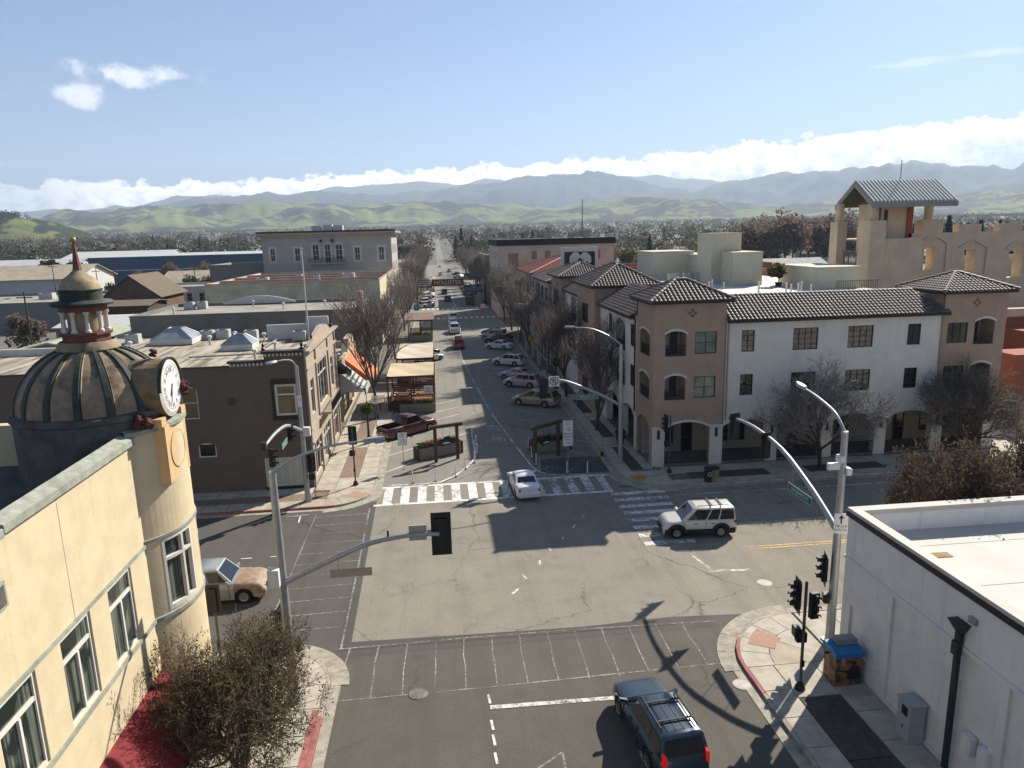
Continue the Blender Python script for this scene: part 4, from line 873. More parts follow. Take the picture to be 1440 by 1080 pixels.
def skylight(T, x, y, z, w, d, h):
    mb = MB(); mb.box(x-w/2, x+w/2, y-d/2, y+d/2, z, z+.45); o = mb.build('skylight', M_trimw, T)
    t = .32; mb = MB(); P = [(x-w/2, y-d/2), (x+w/2, y-d/2), (x+w/2, y+d/2), (x-w/2, y+d/2)]; Q = [(x-w/2*t, y-d/2*t), (x+w/2*t, y-d/2*t), (x+w/2*t, y+d/2*t), (x-w/2*t, y+d/2*t)]
    for k in range(4):
        j = (k+1) % 4; MB().poly([(*P[k], z+.45), (*P[j], z+.45), (*Q[j], z+.45+h), (*Q[k], z+.45+h)]).build('pane', mat('skylight_glass', (.32, .36, .36), .15, .2, 1., spec=.5), o)
        mb.tube([(*P[k], z+.45), (*Q[k], z+.46+h)], .05, 5); mb.tube([(*Q[k], z+.46+h), (*Q[j], z+.46+h)], .06, 5)
    mb.build('skylight_frame', M_steel, o)
def ac_unit(T, x, y, z, w=1., d=.8, h=.9):
    o = MB().box(x-w/2, x+w/2, y-d/2, y+d/2, z, z+h).build('rooftop_unit', mat('unit_grey', (.5, .5, .48), .6, .1), T, bevel=.03)
    MB().lathe(x, y, [(.3*w, z+h), (.32*w, z+h+.06), (0, z+h+.06)], 12).build('fan', M_black, o)

def dark_building():
    T = thing('dark_brick_corner_building', 'two storey dark brown brick corner building with tan streaked roof and skylights', 'building', (-20, 58, 0), world=True)
    W = Wall((-31., 49.7), (1, 0), (0, -1)); U = lambda x: x+31.
    holes = [(U(-11.58), U(-10.1), 5.5, 7.73), (U(-17.85), U(-16.75), 5.55, 7.85, .3), (U(-28.7), U(-27.6), 5.5, 7.6, .3), (U(-17.1), U(-15.9), 2.75, 3.8, .25), (U(-12.7), U(-9.95), .35, 2.45), (U(-23.6), U(-22.5), 5.5, 7.8, .3)]
    mb = MB(); W.wall(mb, U(-9.4), 0, 9.1, holes, .18)
    mb.poly([W.pt(U(-14.4), 9.1), W.pt(U(-9.4), 9.1), W.pt(U(-9.4), 9.95), W.pt(U(-12.1), 9.95), W.pt(U(-12.1), 9.35), W.pt(U(-14.4), 9.35)])
    mb.poly([(-31, 49.7, 0), (-31, 68, 0), (-31, 68, 9.1), (-31, 49.7, 9.1)]); mb.poly([(-31, 68, 0), (-9.4, 64.2, 0), (-9.4, 64.2, 9), (-31, 68, 9.1)])
    mb.poly([W.pt(U(-12.1), 9.0, -.3), W.pt(U(-9.4), 9.0, -.3), W.pt(U(-9.4), 9.95, -.3), W.pt(U(-12.1), 9.95, -.3)])
    mb.build('front_wall', M_darkbrick, T)
    W.window(T, U(-11.58), U(-10.1), 5.5, 7.73, M_trimw, G_warm, 1, 1, -.08, .16, zsplit=[7.0])
    mb = MB(); W.box(mb, U(-11.8), U(-9.88), 5.2, 5.48, 0, .12); W.box(mb, U(-11.8), U(-9.88), 7.75, 8.1, 0, .1); W.box(mb, U(-11.8), U(-11.6), 5.48, 7.75, 0, .05); W.box(mb, U(-10.08), U(-9.88), 5.48, 7.75, 0, .05); mb.build('window_surround', M_black, T)
    for a, b, c, d in ((-17.85, -16.75, 5.55, 7.85), (-28.7, -27.6, 5.5, 7.6), (-23.6, -22.5, 5.5, 7.8)): W.window(T, U(a), U(b), c, d-.05, M_trimw, G_dark, 1, 2, -.1, .07)
    W.window(T, U(-17.1), U(-15.9), 2.75, 3.75, M_trimw, G_dark, 1, 1, -.1, .08)
    Mcurt = mat('shop_curtain', (.50, .52, .47), .5, .12, 8.)
    W.window(T, U(-12.7), U(-9.95), .35, 2.45, M_trimw, Mcurt, 5, 1, -.06, .08)
    mb = MB(); W.box(mb, U(-12.75), U(-9.7), .0, .3, 0, .1); mb.build('shop_stall_riser', M_black, T)
    mb = MB(); mb.extr([(-14.5+.3*math.cos(k*math.pi/10), 49.66, 6.66+.3*math.sin(k*math.pi/10)) for k in range(20)], (0, .05, 0)); mb.build('round_vent', mat('vent_brown', (.09, .07, .06), .9), T)
    mb = MB(); W.box(mb, U(-31), U(-14.4), 9.1, 9.18, -.15, .12); mb.build('gutter_edge', mat('edge_dark', (.05, .045, .04), .8), T)
    mb = MB(); W.box(mb, U(-14.5), U(-12.05), 9.35, 9.5, -.3, .3); mb.build('cornice', mat('edge_dark', (.05, .045, .04), .8), T)
    mb = MB(); W.box(mb, U(-12.2), U(-9.3), 9.95, 10.12, -.4, .35); mb.build('cornice', mat('edge_dark', (.05, .045, .04), .8), T)
    for k in range(9): mb = MB(); W.box(mb, U(-14.4)+.26*k, U(-14.4)+.26*k+.13, 9.12, 9.34, .0, .16); mb.build('dentil', M_trimw, T)
    for k in range(10): mb = MB(); W.box(mb, U(-12.0)+.26*k, U(-12.0)+.26*k+.13, 9.74, 9.94, .0, .16); mb.build('dentil', M_trimw, T)
    for x in (-12.1, -9.5):
        MB().lathe(x, 49.8, [(.1, 10.1), (.14, 10.25), (.06, 10.35), (.1, 10.5), (0, 10.7)], 8).build('finial', M_black, T)
    # roof
    mb = MB(); mb.poly([(-31, 49.8, 9.12), (-9.6, 49.8, 9.0), (-9.6, 64.1, 8.95), (-31, 68, 9.1)]); mb.build('roof', M_tanroof, T)
    skylight(T, -22.5, 63.5, 9.1, 3.4, 3.0, .8); skylight(T, -16.0, 58.7, 9.05, 2.4, 2.2, .7)
    for x, y in ((-19.3, 61.8), (-15.0, 62.5), (-17.8, 64), (-25, 60), (-12.8, 56.5), (-13.5, 53)): vent(T, x, y, 9.05, .8)
    for x, y in ((-28, 56), (-16.5, 64.3), (-20.5, 65.3), (-19.2, 65.5), (-12, 62.4), (-26.5, 64.5)): ac_unit(T, x, y, 9.05, 1.1, .9, .8)
    for (xa, ya, xb, yb) in ((-24.5, 52, -24.5, 66), (-18.5, 54, -11, 54.6), (-13.9, 55, -13.9, 62)): MB().tube([(xa, ya, 9.22), (xb, yb, 9.22)], .06, 6).build('roof_pipe', M_steel, T)
    # street front
    S = Wall((-9.4, 49.7), (0, 1), (1, 0)); hs = [(1.6, 3.0, 5.0, 7.6), (5.0, 9.4, 4.8, 8.2), (11.4, 12.8, 5.0, 7.6), (1.2, 5.0, .4, 2.9), (5.6, 9.2, .4, 2.9), (10.2, 13.6, .4, 2.9)]
    mb = MB(); S.wall(mb, 14.5, 0, 9.9, hs, .25); mb.poly([S.pt(0, 9.0, -.3), S.pt(14.5, 9.0, -.3), S.pt(14.5, 9.9, -.3), S.pt(0, 9.9, -.3)]); mb.build('street_wall', M_facade, T)
    for i, (a, b, c, d) in enumerate(hs): S.window(T, a, b, c, d, M_trimw, G_dark, 3 if b-a > 2 else 1, 1, -.14, .1, zsplit=[c+(d-c)*.7])
    for z, p in ((3.3, .25), (4.3, .18), (8.6, .2), (9.85, .42)): mb = MB(); S.box(mb, -.05, 14.6, z, z+.14, 0, p); mb.build('cornice', M_facade, T)
    mb = MB(); S.box(mb, 4.6, 9.8, 4.35, 4.5, 0, .95); mb.build('balcony_floor', M_facade, T)
    mb = MB(); S.box(mb, 4.6, 9.8, 5.2, 5.25, .88, .93)
    for k in range(26): S.box(mb, 4.65+.2*k, 4.68+.2*k, 4.5, 5.2, .89, .92)
    mb.build('balcony_railing', M_black, T)
    for u in (0.2, 4.2, 10.2, 14.2): mb = MB(); S.box(mb, u-.16, u+.16, 0, 9.85, 0, .12); mb.build('pilaster', M_facade, T); MB().lathe(-9.55, 49.7+u, [(.1, 9.95), (.15, 10.15), (.06, 10.3), (.1, 10.45), (0, 10.7)], 8).build('finial', M_black, T)
    # raised centre parapet at the street end, with pale back
    mb = MB(); mb.poly([(-9.7, 52.5, 8.9), (-9.7, 62.5, 8.9), (-9.7, 61.5, 10.5), (-9.7, 58.5, 10.8), (-9.7, 54.5, 10.4)]); mb.extr([(-9.72, 52.5, 9.9), (-9.72, 62.5, 9.9), (-9.72, 61.0, 10.5), (-9.72, 57.5, 10.8), (-9.72, 54.0, 10.3)], (.3, 0, 0)); mb.build('gable_parapet', M_facade, T)
    mb = MB(); mb.box(-15.0, -9.7, 63.7, 63.95, 9.0, 10.3); mb.box(-11.6, -9.7, 63.7, 63.95, 10.3, 10.9); mb.build('rear_parapet', M_trimw, T)
dark_building()
# flagpole on the parapet
T = thing('flagpole', 'tall bare white flagpole on the dark corner building roof', 'flagpole', (-10.9, 60.5, 8.95)); MB().cyl((0, 0, 0), (0, 0, 7.8), .07, .045).build('pole', M_trimw, T, smooth=True); MB().ball((0, 0, 7.85), .09, 8).build('ball', M_steel, T, smooth=True); MB().cyl((0, 0, 0), (0, 0, .3), .2, .1).build('base', M_steel, T)

def flat_building(name, label, x0, x1, y0, y1, z, wm, rm, parapet=.5, front=(), side=None, units=(), vents=(), cat='building', fm=None, gm=None, edge=None, sidewins=()):
    T = thing(name, label, cat, ((x0+x1)/2, (y0+y1)/2, 0), world=True)
    F = Wall((x0, y0), (1, 0), (0, -1)); mb = MB(); holes = [(a, b, c, d) for a, b, c, d, *_ in front]
    F.wall(mb, x1-x0, 0, z, holes, .2); sx = x1 if (side or 1) > 0 else x0
    S = Wall((sx, y0), (0, 1), ((1, 0) if sx == x1 else (-1, 0))); S.wall(mb, y1-y0, 0, z, [(a, b, c, d) for a, b, c, d, *_ in sidewins], .2)
    ox = x0 if sx == x1 else x1
    mb.poly([(ox, y0, 0), (ox, y1, 0), (ox, y1, z), (ox, y0, z)]); mb.poly([(x0, y1, 0), (x1, y1, 0), (x1, y1, z), (x0, y1, z)])
    t = .25
    for (a, b, c, d) in ((x0+t, x1-t, y0+t, y0+t+.02), (x0+t, x1-t, y1-t-.02, y1-t), (x0+t, x0+t+.02, y0+t, y1-t), (x1-t-.02, x1-t, y0+t, y1-t)): mb.box(a, b, c, d, z-parapet, z)
    mb.build('wall', wm, T)
    mb = MB(); e = .06
    for (a, b, c, d) in ((x0-e, x1+e, y0-e, y0+t), (x0-e, x1+e, y1-t, y1+e), (x0-e, x0+t, y0+t, y1-t), (x1-t, x1+e, y0+t, y1-t)): mb.box(a, b, c, d, z, z+.12)
    mb.build('coping', edge or wm, T)
    MB().box(x0+t, x1-t, y0+t, y1-t, z-parapet-.2, z-parapet).build('roof', rm, T)
    for wn in front: F.window(T, *wn[:4], fm or M_trimw, (wn[4] if len(wn) > 4 else gm) or G_dark, 1, 2, -.1, .08)
    for wn in sidewins: S.window(T, *wn[:4], fm or M_trimw, (wn[4] if len(wn) > 4 else gm) or G_dark, 1, 2, -.1, .08)
    for u in units: ac_unit(T, u[0], u[1], z-parapet, *(u[2:] or (1.2, 1., 1.)))
    for u in vents: vent(T, u[0], u[1], z-parapet, .9)
    return T
M_greyblk = brickmat('grey_block', (.22, .21, .195), (.24, .23, .21), (.18, .175, .165), var=.4)
M_beige = mat('stucco_beige', (.64, .575, .42), .92, .12, .6, streak=.4, stain=.35, stain_col=(.30, .27, .19), stain_scale=.2)
M_roofpale = mat('roof_pale', (.35, .32, .27), .9, .2, .4, stain=.6, stain_col=(.18, .16, .13), stain_scale=.25)
M_pinkpar = mat('parapet_pink', (.45, .30, .24), .9, .15, .5)
M_lowcream = mat('facade_tan', (.55, .45, .31), .9, .1, 1.)
# shops behind the dark building, with awnings over the pavement
T = flat_building('low_shop', 'low cream shop with white roof between the dark building and grey wall', -22, -9.6, 68.4, 82, 6.0, M_lowcream, M_roofpale, .6, sidewins=[(1, 4, .5, 3), (5, 9, .5, 3), (10, 13, .5, 3)], units=[(-14, 74), (-18, 78)], vents=[(-12, 71)])
mb = MB(); mb.hexa([(-10.2, 73.5, 6), (-9.5, 73.5, 6), (-9.5, 80.5, 6), (-10.2, 80.5, 6), (-10.1, 75, 7.3), (-9.5, 75, 7.3), (-9.5, 79, 7.3), (-10.1, 79, 7.3)]); mb.build('facade_gable', M_lowcream, T)
def awning(label, y0, y1, z0, z1, out, m, valance=.3, stripes=None):
    T = thing('shop_awning', label, 'awning', (-9.6, (y0+y1)/2, z0), world=True, group='awnings on the left shop fronts')
    mb = MB(); mb.poly([(-9.6, y0, z1), (-9.6, y1, z1), (-9.6+out, y1, z0), (-9.6+out, y0, z0)]); mb.poly([(-9.6, y0, z1), (-9.6+out, y0, z0), (-9.6, y0, z0)]); mb.poly([(-9.6, y1, z1), (-9.6+out, y1, z0), (-9.6, y1, z0)]); mb.build('canopy', m, T)
    MB().box(-9.61+out, -9.59+out, y0, y1, z0-valance, z0).build('valance', m, T)
    mb = MB(); mb.tube([(-9.6, y0+.1, z0), (-9.6+out, y0+.1, z0)], .03, 5); mb.build('frame', M_steel, T)
    if stripes:
        for k in range(6): s = (k+.5)/6; mb = MB(); mb.poly([(-9.59+out*s, y0+.2, z1+(z0-z1)*s+.02), (-9.59+out*s, y1-.2, z1+(z0-z1)*s+.02), (-9.59+out*(s+.07), y1-.2, z1+(z0-z1)*(s+.07)+.02), (-9.59+out*(s+.07), y0+.2, z1+(z0-z1)*(s+.07)+.02)]); mb.build('stripe', stripes, T)
M_orange = mat('awning_orange', (.62, .17, .055), .8, .08, 3.); M_awhite = mat('awning_pale', (.5, .5, .48), .8, .1, 3.); M_awblk = mat('awning_black', (.02, .02, .022), .7, .2)
awning('pale grey shop awning with black stripes beside the orange awning', 67.3, 71.6, 3.2, 5.2, 2.2, M_awhite, .5, M_awblk)
awning('bright orange shop awning over the left pavement', 72.0, 78.6, 3.4, 5.6, 2.6, M_orange, .35)
awning('small black awning high on the cream shop front', 65.2, 67.0, 5.4, 6.4, 1.2, M_awblk, .3)
awning('dark green awning under the bare street tree', 84, 90, 3.2, 4.6, 1.8, mat('awning_green', (.02, .05, .035), .8), .3)
for k in range(7): vent(T, -20.5+1.7*k, 70+1.3*(k % 4), 5.4, .8)
# grey block building, long wall
T = flat_building('grey_block_building', 'long grey block wall building with pale flat roof behind the skylights', -36.3, -10.0, 88, 104, 9.05, M_greyblk, M_roofpale, .3, front=[(18.6, 20.0, 5.8, 7.2)], sidewins=[(2, 5, .5, 3), (8, 11, .5, 3), (14, 17, .5, 3), (3, 4.4, 5, 7), (9, 10.4, 5, 7)], units=[(-33, 99), (-31.5, 99.5)], vents=[(-20, 95), (-15, 97), (-33, 93), (-25, 100)])
mb = MB(); mb.extr([(-30+i, 103.6, 9.1+.9*math.sin(math.pi*i/10)) for i in range(11)]+[(-20, 103.6, 8.9), (-30, 103.6, 8.9)], (0, .3, 0)); mb.build('curved_parapet', M_trimw, T)
MB().box(-9.9, -9.2, 88.5, 89.6, 8.4, 11.2).build('pier', M_pinkpar, T)
# beige wall building
T = flat_building('beige_wall_building', 'long blank beige wall building with pink parapets before the grey hotel', -37.0, -9.4, 119, 160, 10.8, M_beige, M_roofpale, .7, edge=M_pinkpar, units=[(-30, 128, 2, 1.4, 1.2), (-22, 135), (-26, 140), (-16, 133, 2.2, 1.6, 1.3)], vents=[(-20, 126), (-14, 128)], sidewins=[(3, 5, 5, 8), (9, 11, 5, 8), (15, 17, 5, 8), (2, 6, .5, 3.5), (9, 14, .5, 3.5)])
for k in range(3): MB().box(-36.6, -9.8, 126+9*k, 126.4+9*k, 10.1, 11.0).build('roof_parapet', M_pinkpar, T)
# grey hotel with arched windows
def grey_hotel():
    Y = 165.
    x0, x1 = -38.2, -9.9
    T = thing('grey_hotel', 'three storey grey hotel with bracketed cornice, arched windows and balcony', 'building', (-24, 175, 0), world=True)
    F = Wall((x0, Y), (1, 0), (0, -1)); U = lambda x: x-x0
    def z4(a, b): return onY(320+a/4, 300+b/4, Y)
    hs = []
    for (a, b, c, d) in ((238, 200, 272, 272), (376, 197, 412, 270), (713, 190, 748, 264), (848, 187, 884, 262)):
        xa, za = z4(a, b); xb, zb = z4(c, d); hs.append((U(xa), U(xb), zb, za))
    ar = []
    for (a, b, c, d) in ((475, 175, 518, 265), (543, 172, 585, 280), (605, 172, 650, 263)):
        xa, za = z4(a, b); xb, zb = z4(c, d); ar.append((U(xa), U(xb), zb, za, (xb-xa)/2*.95, .25))
    Mg = mat('hotel_grey', (.47, .44, .40), .9, .07, .5, stain=.15); Mcor = mat('hotel_cornice', (.45, .36, .25), .85, .15, 2.)
    mb = MB(); F.wall(mb, x1-x0, 0, 18.2, hs+ar, .25); S = Wall((x1, Y), (0, 1), (1, 0)); sh = [(2+4*k, 3.4+4*k, z, z+2.) for k in range(5) for z in (6, 10, 14)]
    S.wall(mb, 24, 0, 18.2, sh, .2); mb.poly([(x0, Y, 0), (x0, Y+24, 0), (x0, Y+24, 18.2), (x0, Y, 18.2)]); mb.poly([(x0, Y+24, 0), (x1, Y+24, 0), (x1, Y+24, 18.2), (x0, Y+24, 18.2)]); mb.build('wall', Mg, T)
    for h in hs:
        F.window(T, *h, M_trimw, G_dark, 2, 2, -.12, .12)
        mb = MB(); F.box(mb, h[0]-.35, h[0]-.02, h[2], h[3], 0, .1); F.box(mb, h[1]+.02, h[1]+.35, h[2], h[3], 0, .1); F.box(mb, h[0]-.4, h[1]+.4, h[3]+.02, h[3]+.4, 0, .14); F.box(mb, h[0]-.4, h[1]+.4, h[2]-.3, h[2]-.02, 0, .18); mb.build('window_surround', M_trimw, T)
    for h in ar:
        F.window(T, h[0], h[1], h[2], h[3]-.1, M_trimw, G_dark, 2, 3, -.14, .12)
        mb = MB(); F.arch_trim(mb, h[0]-.3, h[1]+.3, h[3]+.1, (h[1]-h[0])/2*.95+.25, .3, 0, .14); F.box(mb, h[0]-.35, h[0]-.02, h[2], h[3]-h[4], 0, .12); F.box(mb, h[1]+.02, h[1]+.35, h[2], h[3]-h[4], 0, .12); mb.build('arch_surround', M_trimw, T)
    a, b = ar[0][0]-1, ar[2][1]+1; zb = ar[0][2]-.5
    mb = MB(); F.box(mb, a, b, zb-.3, zb, 0, 1.3); mb.build('balcony_floor', Mg, T)
    mb = MB(); F.box(mb, a, b, zb+1., zb+1.08, 1.2, 1.28)
    for k in range(40): F.box(mb, a+(b-a)*k/40, a+(b-a)*k/40+.05, zb, zb+1., 1.22, 1.26)
    mb.build('balcony_railing', M_black, T)
    mb = MB(); mb.box(x0-1., x1+1.1, Y-1.1, Y+25, 18.6, 19.0); mb.build('cornice', Mcor, T)
    mb = MB(); mb.box(x0-.5, x1+.6, Y-.6, Y+24.6, 18.2, 18.6); mb.build('frieze', M_trimw, T)
    for k in range(50): mb = MB(); x = x0-.8+.6*k; mb.box(x, x+.3, Y-1.0, Y-.6, 18.25, 18.6); mb.build('bracket', Mcor, T)
    mb = MB(); mb.box(x0-.9, x1+1., Y-1., Y+24.9, 19.0, 19.4); mb.build('parapet', mat('hotel_parapet', (.06, .05, .045), .9), T)
    for k, x in enumerate((-28.5, -26, -23.6)): mb = MB(); mb.box(x, x+2.2, Y+8, Y+10, 19.4, 20.6+.2*(k % 2)); mb.build('rooftop_box', M_trimw, T)
    for s in (0, 1, 2): 
        xm = U(z4(340+232*s, 310)[0]); mb = MB(); mb.extr([F.pt(xm-2.2, 10.6, .2), F.pt(xm, 11.5, .2), F.pt(xm+2.2, 10.6, .2)], (0, .3, 0)); mb.build('pediment', Mg, T)
    for p in (z4(525, 155), z4(590, 153)): MB().ball((p[0], Y-.4, p[1]), .35, 8).build('wall_globe', M_black, T)
grey_hotel()

# ---- right side beyond the arcade building
M_hcream = mat('far_hotel_cream', (.58, .50, .40), .9, .1, .4)
M_terr = mat('terracotta_wall', (.38, .15, .08), .9, .12, .5)
def far_hotel():
    Y = 152.; xa = 13.0; xb = 38.
    T = thing('cream_hotel', 'cream three storey hotel with black parapet and shuttered windows', 'building', (25, 165, 0), world=True)
    F = Wall((xa, Y), (1, 0), (0, -1)); S = Wall((xa, Y), (0, 1), (-1, 0)); Msh = mat('shutter_pink', (.38, .22, .16), .8)
    hs = [(2.2, 4.3, 10.6, 13.6), (7.1, 8.3, 12.2, 14.), (10, 11.2, 12.2, 14.), (13.2, 14.4, 12.2, 14), (2.2, 4.3, 4.6, 7.5), (19.5, 22, 12, 14)]
    mb = MB(); F.wall(mb, xb-xa, 0, 15.2, hs, .2); sh = [(2+3.4*k, 3.4+3.4*k, z, z+2.) for k in range(6) for z in (4.5, 8.5, 12)]; S.wall(mb, 24, 0, 15.2, sh, .2); mb.poly([(xb, Y, 0), (xb, Y+24, 0), (xb, Y+24, 15.2), (xb, Y, 15.2)]); mb.build('wall', M_hcream, T)
    for h in hs: F.window(T, *h, Msh, Msh, 2, 1, -.1, .1)
    for h in sh: S.window(T, *h, M_trimw, G_dark, 1, 2, -.1, .08)
    mb = MB(); mb.box(xa-.3, xb+.3, Y-.3, Y+24, 15.2, 16.5); mb.build('parapet', mat('parapet_black', (.02, .02, .024), .8), T)
    mb = MB(); mb.box(xa-.2, xb+.2, Y-.22, Y-.02, 14.75, 15.15); mb.build('cornice', M_hcream, T)
    for x, h in ((24.5, 2.3), (33, 1.6), (29.5, 1.0)): mb = MB(); mb.box(x, x+1.1, Y+7, Y+8.1, 16.5, 16.5+h*.75); mb.box(x-.1, x+1.2, Y+6.9, Y+8.2, 16.5+h*.75, 16.5+h); mb.build('chimney', M_hcream, T)
far_hotel()
def white_hip():
    T = thing('white_hip_roof_shop', 'white shop with brown tiled hip roof and dark curved canopy', 'building', (18, 100, 0), world=True)
    Mw = mat('hip_white', (.55, .50, .42), .9, .08); S = Wall((14.6, 93.8), (0, 1), (-1, 0)); F = Wall((14.6, 93.8), (1, 0), (0, -1))
    mb = MB(); S.wall(mb, 14, 0, 11.2, [(1, 3.2, 8.6, 10.4), (4.5, 6.7, 8.6, 10.4), (8, 10.2, 8.6, 10.4), (1, 4.5, .4, 3), (6, 12, .4, 3)], .2); F.wall(mb, 9, 0, 11.2, [(1.6, 3.4, 9.2, 10.6)], .2); mb.build('wall', Mw, T)
    for h in ((1, 3.2, 8.6, 10.4), (4.5, 6.7, 8.6, 10.4), (8, 10.2, 8.6, 10.4), (1, 4.5, .4, 3), (6, 12, .4, 3)): S.window(T, *h, M_bf, G_dark, 2, 1, -.1, .08)
    F.window(T, 1.6, 3.4, 9.2, 10.6, M_bf, G_green, 1, 1, -.1, .08)
    MB().box(15, 23.4, 94, 107.6, 11.0, 11.25).build('ceiling', Mw, T)
    hip_roof(T, 14.6, 23.6, 93.8, 107.8, 11.3, 1.7, M_tile)
    mb = MB()
    for k in range(8):
        a, b = math.pi/2*k/8, math.pi/2*(k+1)/8; q = lambda t: (14.55-1.6*math.cos(t), 6.6+1.5*math.sin(t)); (xa, za), (xb, zb) = q(a), q(b); mb.poly([(xa, 93.8, za), (xb, 93.8, zb), (xb, 107, zb), (xa, 107, za)])
    mb.build('curved_canopy', mat('canopy_dark', (.05, .042, .04), .7), T, smooth=True)
    for y in (93.9, 100, 106.5): MB().box(13.0, 13.5, y, y+.5, 0, 6.6).build('pillar', Mw, T)
white_hip()
def red_tile():
    T = thing('red_tile_roof_building', 'pale building with red tiled hip roof beside the dark sign board', 'building', (20, 122, 0), world=True)
    mb = MB(); mb.box(15., 27, 113, 131, 0, 11.3); mb.build('wall', M_hcream, T); hip_roof(T, 15., 27, 113, 131, 11.4, 2.2, M_tilered)
    S = Wall((15, 113), (0, 1), (-1, 0))
    for k in range(4):
        for z in (2., 6.5): S.window(T, 1.5+4.3*k, 3.5+4.3*k, z, z+2.2, M_bf, G_dark, 1, 2, .06, .08)
red_tile()
T = thing('roof_sign_board', 'dark roof sign board with two white hand shapes in a white frame', 'sign', (23.7, 112, 9), world=True)
xa, za = onY(789, 348, 111.); xb, zb = onY(841, 378, 111.)
MB().box(xa, xb, 111, 111.6, zb-.6, za).build('frame', M_trimw, T); MB().box(xa+.5, xb-.5, 110.95, 111, zb-.6, za-.7).build('panel', mat('sign_dark', (.03, .032, .04), .7), T)
for cxp in (808, 824):
    x, z = onY(cxp, 363, 111); mb = MB(); P = [(-.9, -.6), (-.8, .3), (-.4, .75), (.1, 1.0), (.5, .95), (.9, .5), (1., .1), (.5, -.3), (.3, -.9), (-.2, -.5), (-.5, -.9)]; s = 1 if cxp < 815 else -1
    mb.extr([(x+s*a*.95, 110.93, z+b*.95) for a, b in P], (0, .02, 0)); mb.build('white_shape', M_trimw, T)
for k in range(4): MB().box(xa+1+k*1.6, xa+1.2+k*1.6, 111.1, 111.5, 0, zb-.5).build('post', M_steel, T)
flat_building('pink_flat_building', 'low pink walled flat building behind the tiled roofs', 27.5, 50, 100, 112, 11.4, M_pinkpar, M_roofpale, .6, side=-1, units=[(33, 104), (40, 107)])
flat_building('terracotta_flat_building', 'terracotta walled flat building beyond the pink one', 31., 62, 128, 140, 11.2, M_terr, M_roofpale, .6, side=-1, units=[(42, 134), (50, 131)])
flat_building('pale_grey_block', 'pale grey flat roofed block beside the cream hotel', 12.6, 32, 186, 215, 12.5, mat('pale_grey', (.33, .32, .28), .9), M_roofpale, .5, side=-1, sidewins=[(2, 5, 6, 9), (8, 11, 6, 9), (14, 17, 6, 9)])
